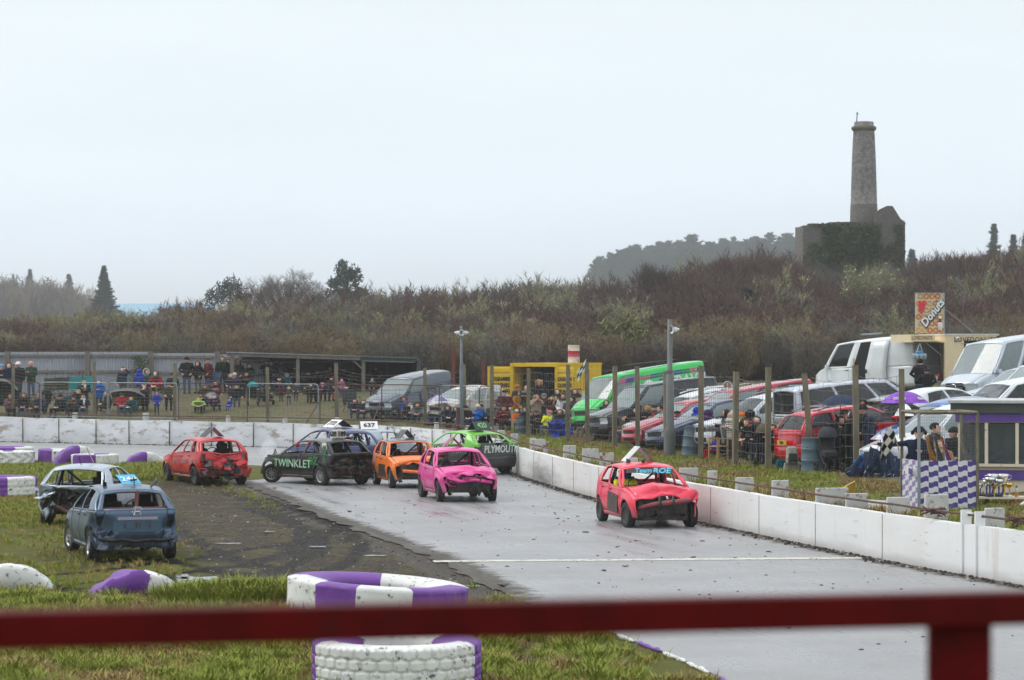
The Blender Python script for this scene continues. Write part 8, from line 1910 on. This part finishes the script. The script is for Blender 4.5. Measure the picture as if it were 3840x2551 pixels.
tyre('flat tyre with purple top edge behind the white chevron one',(-18.6,98.6,.3),.9,.6,[(.8,1),(1.2,0),(1,1),(1,0)],(0,0,0),100,.02,-2.4,0)
tyre('white ribbed tyre lying behind the upright purple arch',(-16.3,97.0,.3),.92,.5,[(1.4,0),(.5,1),(.9,0),(1.2,1)],(0,.05,0),100,.03,-1.9,2)
tyre('upright half buried tyre, tallest arch of the left group',(-15.6,95.8,-.2),.92,.5,[(1,0),(1,1),(1,0),(1,1)],(H_,0,.5),120,.03,.0,0)
tyre('flat tyre with purple end in front of the tallest arch',(-14.8,94.6,.26),.83,.44,[(.7,1),(1.3,0),(.6,1),(1.2,0)],(0,0,0),110,.03,-2.55,2)
tyre('low purple and white arch of tyre nearest the red car',(-13.1,95.4,-.42),.93,.5,[(1,0),(1,1),(1,0),(1,1)],(H_,0,.35),120,.03,.0,0)
def umbrella(x,y,Y,R,cols,label,shaft=.85,sag=.3,tilt=(0,0),txt=None,holder=None):
 p=P(x,y,Y);root=empty('umbrella',p,(tilt[0],tilt[1],RP.uniform(0,.4)));tag(root,label,'umbrella')
 for k in range(8):
  a0,a1=k*math.pi/4,(k+1)*math.pi/4;mb=MB();mb.grid(lambda u,v:Vector((R*v*math.cos(lerp(a0,a1,u))*(1-.06*math.sin(math.pi*u)*v),R*v*math.sin(lerp(a0,a1,u))*(1-.06*math.sin(math.pi*u)*v),-sag*R*v*v*1.5+.03*math.sin(math.pi*u)*v*(1-v))),frange(0,1,5),frange(0.01,1,6));mb.obj('panel',cm(cols[k%len(cols)]),root)
 mb=MB();mb.tube([(0,0,.06),(0,0,-shaft)],.009,6);mb.obj('shaft',DARKMETAL,root)
 if txt:
  for a in(-2.2,-1.0):q=Vector((R*.8*math.cos(a),R*.8*math.sin(a),-sag*R*.96+.02));o=text(txt,root,R*.24,cm('white'),q,(.75,0,a+H_),0,.004)
 return root
umbrella(3152,1480,70.4,.57,['djeans'],'blue umbrella held over the crowd by the red estate',1.0)
umbrella(3392,1468,73.5,.70,['purple2' if 0 else(pm('violet_cloth',(.22,.05,.48),.6))],'purple umbrella with white lettering',1.0,txt='cinch')
umbrella(3395,1515,70.5,.68,['black','black','white'],'black and white striped golf umbrella under the purple one',1.0)
umbrella(3520,1530,69.5,.62,['black'],'black umbrella right of the striped one',1.0)
umbrella(1645,1484,113.6,.52,[pm('lavender_cloth',(.17,.16,.36),.6),pm('pale_lilac_cloth',(.55,.53,.66),.6)],'lavender and white umbrella under the lamp pole',.7)
umbrella(2672,1602,77.0,.27,['dgrey'],'small dark grey umbrella over the child in blue',.5)
umbrella(3302,1630,65.2,.26,[pm('childs_lilac',(.36,.28,.5),.6),'white'],'small lilac child umbrella before the white hatchback',.4)
def brolly_tent(x,y,Y,w_,label,col,hem):
 p=on(x,Y);h=P(x,y,Y).z-p.z;root=empty('fishing_shelter',p);tag(root,label,'shelter');mb=MB()
 mb.grid(lambda u,v:Vector((w_*math.sin(u)*(.35+.65*math.sin(v)),w_*.55-w_*.9*math.cos(u)*math.cos(v)*.0+.5*math.cos(u)*.0+w_*.8*(1-math.sin(v))*0+.6*abs(math.cos(v))-.3,h*math.cos(v*.9)**.6 if v<1.7 else 0)),frange(-1.3,1.3,10),frange(0,1.55,8));mb.obj('canvas',cm(col),root)
 mb=MB();mb.grid(lambda u,v:Vector((w_*u,-.35-.25*v,h*(1-.28*u*u*(1 if u>0 else .4))-.1*v)),frange(-1,1,8),[0,1]);o=mb.obj('front_hem',cm(hem),root)
 mb=MB();mb.grid(lambda u,v:Vector((w_*u,lerp(-.35,.8,v),h*(1-.28*u*u*(1 if u>0 else .4))*(1-.75*v*v))),frange(-1,1,8),frange(0,1,5));mb.obj('canopy',cm(col),root)
 for s in(-1,1):q=MB();q.tube([(s*w_,-.4,0),(s*w_*.98,-.4,h*.75)],.014,5);q.obj('pole',DARKMETAL,root)
brolly_tent(482,1457,126.6,.85,'olive fishing shelter with grey hem over the red jacket','khaki','grey');brolly_tent(12,1420,128,.8,'green shelter with grey top edge cut by the left frame','dgreen','grey')
DRUM=pm('blue_grey_drum',S(84,104,116),.5,.2,var=.2,scale=3,dirt=((.12,.09,.06),.25,3))
def drum(x,by,Y,R,h,label,tilt=(0,0),lid=True):
 p=on(x,Y,.0);mb=MB();pr=[(.001,.02),(R,.0),(R+.01,.015),(R,.03)]
 for z in(.3,.36,.6,.66):pr+=[(R,(z-.03)*h/.9),(R+.014,z*h/.9),(R,(z+.03)*h/.9)]
 pr+=[(R,h-.02),(R+.012,h),(R-.015,h),(R-.02,h-.08),(.001,h-.09)];mb.lathe(pr,24);o=mb.obj('oil_drum',DRUM,None,p,(tilt[0],tilt[1],.3));tag(o,label,'drum','drums along the fence')
drum(1958,0,103.2,.27,.7,'small blue grey drum before the child in bobble hat');drum(2592,0,79.8,.3,.88,'blue grey drum leaning beside the steel pole',(.03,.1));drum(3048,0,69.0,.3,.88,'blue grey drum at the foot of the leaning post')
for i,(x,c,l)in enumerate(((178,'olive','left of two olive camp chairs before the iron fence'),(228,'olive','right of two olive camp chairs before the iron fence'),(283,'teal2','left of two bright teal camp chairs before the iron fence'),(322,'teal2','right of two bright teal camp chairs before the iron fence'),(795,'jeans','blue camp chair below the black gilet'),(1316,'dgrey','empty grey camp chair behind the two hooded people'))):
 p=on(x,133.6 if x<800 else(130.5 if x<1300 else 121.5));seat_chair(p,RP.uniform(-.4,.4),1.25,l,c)
def folding_chair(x,Y,rz,label):
 root=empty('folding_chair',on(x,Y),(0,0,rz));tag(root,label,'chair');m_=pm('teal_plastic',(.01,.2,.2),.4)
 for nm,c,d,R in(('seat',(0,0,.42),(.4,.4,.03),None),('backrest',(0,.26,.68),(.4,.03,.3),RX(-.2))):q=MB();q.box(c,d,0,R);q.obj(nm,m_,root)
 for s in(-1,1):
  for a,b2 in(((-.2),(.3)),((.24),(-.2))):q=MB();q.tube([(s*.2,a,0),(s*.2,b2,.84 if b2>0 else .42)],.016,5);q.obj('leg',m_,root)
folding_chair(2243,95.2,-.9,'teal folding chair carrying the child in teal');folding_chair(2262,94.2,-.9,'empty teal folding chair beside the child in teal')
def bundle(x,Y,label,n,col,seed,sz=.5):
 root=empty('folded_chairs',on(x,Y));tag(root,label,'folded chair');r=random.Random(seed)
 for k in range(n):
  c=Vector((r.uniform(-sz,sz),r.uniform(-.2,.2),r.uniform(.15,.5)));R=Euler((r.uniform(-.6,.6),r.uniform(-.8,.8),r.uniform(-1,1))).to_matrix();q=MB()
  q.grid(lambda u,v:c+R@Vector((u*.16,.03*math.sin(u*4+v*3),v*.3)),frange(-1,1,5),frange(-1,1,6));o=q.obj('folded_fabric',cm(col),root);md=o.modifiers.new('sheet','SOLIDIFY');md.thickness=.03
  q=MB();q.tube([c+R@Vector((-.17,.02,-.4)),c+R@Vector((.17,.02,.42))],.012,5);q.obj('tube',GALV,root)
bundle(2088,99.2,'bright blue folded chairs beside the yellow coat',6,'royal',2);bundle(3300,65.0,'heap of blue folded chairs below the waved flag',8,'djeans',3,.55);bundle(3255,65.4,'sky blue folded pushchair hood beside the heap',3,'blue',4,.2)
def pushchair(x,Y,label,col,hood):
 root=empty('pushchair',on(x,Y),(0,0,RP.uniform(-1,1)));tag(root,label,'pushchair')
 q=MB();q.box((0,0,.5),(.36,.4,.12),0,RX(.2));q.box((0,.2,.75),(.36,.08,.5),0,RX(-.3));q.obj('seat',cm(col),root);q=MB();q.lathe([(.26,0),(.24,.14),(.14,.24),(.001,.27)],14,(0,.1,.9));q.obj('canopy',cm(hood),root)
 for s in(-1,1):
  q=MB();q.tube([(s*.22,-.35,.12),(s*.22,.3,.75),(s*.22,.5,1.02)],.014,5);q.obj('frame_tube',DARKMETAL,root)
  for y in(-.35,.3):q=MB();q.lathe([(.12,-.02),(.13,0),(.12,.02),(.08,.02),(.08,-.02),(.12,-.02)],14,(s*.24,y,.13),R=RY(H_));q.obj('wheel',RUBBER,root)
pushchair(170,127.6,'black pushchair with pale trim behind the grey haired person','black','black');pushchair(948,125.8,'pushchair with white blanket and teal hood','black','teal2');pushchair(3108,68.4,'dark pushchair beside the drum','dgrey','dgrey');pushchair(2868,72.6,'pushchair with camouflage hood by the fence post','black','camo')
def lump(name,x,Y,d,mat,label,cat,rz=0,z=0,bev=.05):
 mb=MB();mb.box((0,0,d[2]/2+z),d,0,None,.86);o=mb.obj(name,mat,None,on(x,Y),(0,0,rz));md=o.modifiers.new('soft','BEVEL');md.width=bev;md.segments=3;return tag(o,label,cat)
CON=pm('concrete',(.3,.27,.24),.9,var=.2,scale=5,bump=.3)
lump('concrete_block',2968,69.9,(.42,.3,.2),CON,'concrete block under the patterned rucksack','block',0,0,.01);rk=lump('rucksack',2970,69.7,(.34,.22,.46),pm('bag_pattern',(.35,.33,.28),.8,var=.6,scale=14),'cream and grey patterned rucksack on a concrete block','bag',.1,.19,.08);q=MB();q.box((0,-.12,.36),(.24,.06,.22),0,None,.8);q.obj('pocket',cloth(K['dgrey']),rk);lump('cool_bag',2930,70.2,(.3,.2,.3),cm('teal'),'teal and white bag left of the patterned rucksack','bag',.2)
lump('concrete_block',1848,105.6,(.5,.4,.3),CON,'concrete block below the notice on the panel','block',0,0,.01)
ch=empty('wooden_chair',on(2694,76.4),(0,0,-1.0));tag(ch,'pale wooden chair beside the child in blue and red','chair');PW=pm('pale_wood',(.42,.26,.13),.6,var=.15)
for nm,c,d in(('seat',(0,0,.42),(.42,.4,.03)),('arm',(.2,0,.64),(.05,.4,.03)),('arm',(-.2,0,.64),(.05,.4,.03)),('leg',(.2,-.18,.31),(.04,.04,.62)),('leg',(-.2,-.18,.31),(.04,.04,.62)),('leg',(.2,.18,.31),(.04,.04,.62)),('leg',(-.2,.18,.31),(.04,.04,.62)),('stretcher',(.2,0,.2),(.03,.36,.03))):q=MB();q.box(c,d);q.obj(nm,PW,ch)
q=MB();q.add([(-.3,0,0),(.3,0,0),(.34,.2,0),(-.3,.2,0),(.3,0,.34),(.34,.2,.34)],[(0,1,4),(2,3,5),(0,4,5,3),(1,2,5,4),(0,3,2,1)]);o=q.obj('steel_wedge',pm('yellow_wedge',(.42,.25,.02),.6,var=.4,scale=6,dirt=((.08,.07,.06),.4,5)),None,on(3160,59.8),(0,0,.2));tag(o,'yellow steel wedge lying on the grass bank','wedge')
q=MB();q.box((0,0,.1),(1.0,.06,.2),0,RX(-.5));o=q.obj('white_board',WHITEPAINT,None,on(3290,55.6),(0,.05,-.1));tag(o,'white plank lying on the bank beside the stub slabs','board')
q=MB();q.lathe([(.001,0),(.065,0),(.07,.02),(.07,.36),(.05,.42),(.025,.44),(.025,.5),(.001,.5)],14,m=0);q.box((.05,0,.52),(.18,.03,.03),1,RY(-.3));q.box((0,-.066,.22),(.09,.012,.16),2);o=q.obj('fire_extinguisher',[pm('extinguisher_red',(.5,.012,.03),.3),DARKMETAL,WHITEPAINT],None,on(3527,52.3,-.1));tag(o,'red fire extinguisher standing below the chequered panel','extinguisher')
tb_=empty('trophy_table',P(3800,1862,55.2));tag(tb_,'long table loaded with trophies in front of the hut','table');q=MB();q.box((0,0,-.02),(1.6,.5,.04));q.obj('table_top',CREAM,tb_)
for x in(-.55,.3):q=MB();q.box((x,0,-.3),(.03,.4,.56));q.obj('leg',BLACK,tb_)
GOLD=pm('gold_cup',(.75,.5,.12),.18,.9,var=.1);SILV=pm('silver_cup',(.72,.73,.75),.15,.9,var=.1)
for i,(x,s,g_,l)in enumerate(((3676,.26,0,'slim silver trophy at the left end of the table'),(3700,.34,0,'silver trophy with blue stem second on the table'),(3712,.4,0,'tall silver trophy behind the second'),(3724,.46,0,'tallest silver trophy on the table'),(3728,.24,1,'small gold cup in front of the tallest silver'),(3746,.36,0,'silver trophy between the two gold cups'),(3762,.46,0,'tall silver trophy right of centre'),(3766,.28,1,'gold cup in the middle of the table'),(3786,.28,1,'gold cup nearest the orange bottle'))):
 m_=GOLD if g_ else SILV;p=P(x,1862,55.2-.12*(i%3)+.1);root=empty('trophy',(p.x,p.y,tb_.location.z+.0));root.scale=(s,)*3;tag(root,l,'trophy','trophies on the table')
 q=MB();q.lathe([(.001,0),(.22,0),(.22,.1),(.1,.13),(.001,.13)],14);q.obj('base',BLACK if not g_ else WHITEPAINT,root);q=MB();q.lathe([(.08,.13),(.04,.3),(.06,.5),(.05,.6)],10);q.obj('stem',m_ if g_ else pm('stem_blue',(.05,.07,.3),.3,.5),root);q=MB();q.lathe([(.05,.6),(.16,.68),(.24,.85),(.27,1.0),(.23,.99),(.12,.72),(.001,.68)],16);[q.tube([(sg*.2,0,.72),(sg*.36,0,.8),(sg*.36,0,.92),(sg*.25,0,.95)],.02,5)for sg in(-1,1)];q.obj('cup',m_,root)
p=P(3812,1862,55.0);q=MB();q.lathe([(.001,0),(.035,0),(.037,.1),(.037,.17),(.02,.19),(.02,.23),(.001,.23)],12,mf=lambda i,j:0 if i<2 else(1 if i<4 else 2));o=q.obj('drink_bottle',[pm('orange_drink',(.8,.3,.01),.2),pm('clear_plastic',(.6,.55,.45),.2),BLACK],None,(p.x,p.y,tb_.location.z));tag(o,'plastic bottle with orange drink at the right of the trophies','bottle')
q=MB();a=P(3700,1980,53.6);b_=P(3850,1880,54.6);q.tube([a,b_],.035,8);o=q.obj('scaffold_pole',WHITEPAINT);tag(o,'white pole slanting below the trophy table','pole')
def cheq(name,n,mats=(WHITEPAINT,BLACK)):return mats
def flag(name,origin,U,V,n,m_,label,mats,wob=.06,pole=None):
 root=empty(name,origin);tag(root,label,'flag');mb=MB();k=n*4;L=lambda u,v:U*u+V*v+Vector((wob*math.sin(u*5+v*3),wob*math.cos(u*4+v*5),0));mb.grid(L,frange(0,1,k),frange(0,1,m_*4),mf=lambda u,v:(int(u*n)+int(v*m_))%len(mats));o=mb.obj('flag_cloth',list(mats),root);md=o.modifiers.new('sheet','SOLIDIFY');md.thickness=.004
 if pole:q=MB();q.tube([Vector(pole[0]),Vector(pole[1])],.012,5);q.obj('flag_pole',PW,root)
CK=(cm('cream'),cm('black'));a=P(3330,1610,54.4);b_=P(3308,1745,54.6)
flag('chequered_flag',P(3358,1642,54.4),(P(3312,1735,54.6)-P(3358,1642,54.4)),(P(3338,1600,54.3)-P(3358,1642,54.4)),4,3,'chequered flag waved by the marshal over the bank',CK,.03,((0,0,0),P(3372,1690,54.5)-P(3358,1642,54.4)))
flag('chequered_flag',P(2196,1348,104),Vector((-.32,0,-.5)),Vector((-.02,0,-.42)),3,3,'chequered flag on a pole before the yellow container',(WHITEPAINT,BLACK),.02,((.02,0,.03),(-.1,0,-1.2)))
for i,(x,c,l)in enumerate(((3470,('mustard',),'furled yellow flag standing in the cage'),(3500,('green',),'furled green flag standing in the cage'),(3528,('red','white','royal'),'furled red white and blue flag in the cage'),(3600,('grey',),'furled grey flag at the right of the cage'))):
 o_=P(x,1640,54.8);flag('furled_flag',o_,Vector((.12,0,-.52)),Vector((.08,.03,.04)),2,3,l,[cm(k)for k in c]*(2 if len(c)==1 else 1),.02,((0,.03,.05),(.14,.03,-.6)))
q=MB();q.box((0,0,0),(.32,.01,.26));o=q.obj('paper_notice',pm('paper',(.75,.75,.76),.8,var=.08,scale=20),None,P(1861,1456,105.2),(0,.06,0));tag(o,'white paper notice tied to the panel fence','notice')
rf=empty('rope_fence');tag(rf,'sagging white rope on thin posts behind the parked cars','fence');pts=[P(2560,1440,118),P(2800,1438,118),P(3048,1442,117),P(3180,1447,116)]
for a,b_ in zip(pts[:-1],pts[1:]):q=MB();q.tube([a.lerp(b_,u)+Vector((0,0,-.15*4*u*(1-u)))for u in frange(0,1,8)],.018,5);q.obj('rope',WHITEPAINT,rf)
for a in pts[1:3]:q=MB();q.tube([a+Vector((0,0,.05)),Vector((a.x,a.y,gz(a.x,a.y)-.1))],.025,6);q.obj('rope_post',GALV,rf)
q=MB();q.box((0,0,.5),(.14,.1,1.0));o=q.obj('rusty_girder',RUSTY,None,on(1716,108.4),(0,.02,.3));tag(o,'rusty steel girder stump at the foot of the lamp pole','girder')
for x,l in((1700,'red rusty post behind the beige car, left one'),(1812,'red rusty post behind the beige car, right one')):q=MB();q.box((0,0,1.2),(.16,.12,2.4));o=q.obj('rusty_post',pm('red_rust',(.17,.04,.03),.8,var=.4),None,on(x,128));tag(o,l,'post')
def frag(x,y,s,label,seed):
 g_=G(x,y);mb=MB();mb.grid(lambda u,v:Vector((u*s,v*s*.5,.02+.1*s+.3*s*abs(noise.noise(Vector((u*2,v*2,seed))))+.25*s*u*u)),frange(-1,1,6),frange(-1,1,4));o=mb.obj('broken_trim',BLACK,None,g_,(0,0,seed));md=o.modifiers.new('sheet','SOLIDIFY');md.thickness=.012;tag(o,label,'debris','broken pieces on the track')
frag(1886,2202,.11,'largest black piece of broken trim below the start line',1);frag(1310,1922,.07,'black scrap of trim on the tarmac by the mud edge',2);frag(2345,2128,.06,'thin black scrap just below the white start line',3);frag(1030,1834,.06,'round black scrap left of the black car',4)
q=MB();q.lathe([(.001,0),(.03,0),(.034,.05),(.03,.16),(.012,.2),(.012,.22),(.001,.22)],12);o=q.obj('plastic_bottle',pm('clear_bottle',(.7,.74,.75),.15,alpha=.5),None,G(2188,2533)+Vector((0,0,.05)),(H_,0,.6));tag(o,'clear plastic bottle lying in the grass near the rail','bottle')
def puff(name,c,sz,dens,label):
 m=bpy.data.materials.new(name);m.use_nodes=True;t=m.node_tree;t.nodes.clear();o_=N(t,'ShaderNodeOutputMaterial');v=N(t,'ShaderNodeVolumePrincipled');v.inputs['Color'].default_value=(.95,.96,1,1);v.inputs['Density'].default_value=dens;t.links.new(v.outputs[0],o_.inputs['Volume'])
 mb=MB();r=random.Random(len(name));prof=[]
 mb.grid(lambda p,th:Vector((sz[0]*math.sin(th)*math.cos(p),sz[1]*math.sin(th)*math.sin(p),sz[2]*math.cos(th)))*(1+.45*noise.noise(Vector((math.sin(th)*math.cos(p),math.sin(th)*math.sin(p),math.cos(th)))*2.2+Vector((len(name),0,0)))),frange(2*math.pi,0,28),frange(0,math.pi,16));o=mb.obj('smoke',m,None,c);tag(o,label,'smoke',kind='stuff')
puff('engine_steam',P(1008,1688,85.4),(.3,.3,.36),1.4,'white steam rising from the bonnet of the black car');puff('engine_steam_low',P(1028,1712,85.2),(.35,.3,.2),.9,'low steam at the nose of the black car');puff('breath_smoke',P(792,1483,124.2),(.3,.15,.16),1.6,'puff of pale smoke before the maroon hoodie')
# the misty air
def haze():
 m=bpy.data.materials.new('misty_air');m.use_nodes=True;t=m.node_tree;t.nodes.clear()
 o=N(t,'ShaderNodeOutputMaterial');v=N(t,'ShaderNodeVolumePrincipled')
 v.inputs['Color'].default_value=(.97,.985,1.0,1);v.inputs['Density'].default_value=.00036;v.inputs['Anisotropy'].default_value=.7
 t.links.new(v.outputs[0],o.inputs['Volume'])
 mb=MB();mb.box((0,2700,37),(8000,5800,82));ob=mb.obj('haze',m);tag(ob,'thin grey mist filling the air','mist',kind='stuff')
haze()
def letters_to_mesh():
 bpy.context.view_layer.update();dg=bpy.context.evaluated_depsgraph_get()
 for o in[o for o in SC.objects if o.type=='FONT']:
  me=bpy.data.meshes.new_from_object(o.evaluated_get(dg));nm=o.name
  n=bpy.data.objects.new('lettering',me);COL.objects.link(n);n.parent=o.parent;n.matrix_parent_inverse=o.matrix_parent_inverse.copy();n.location=o.location;n.rotation_euler=o.rotation_euler;n.scale=o.scale
  bpy.data.objects.remove(o);n.name=nm
  n['kind']='stuff'
letters_to_mesh()
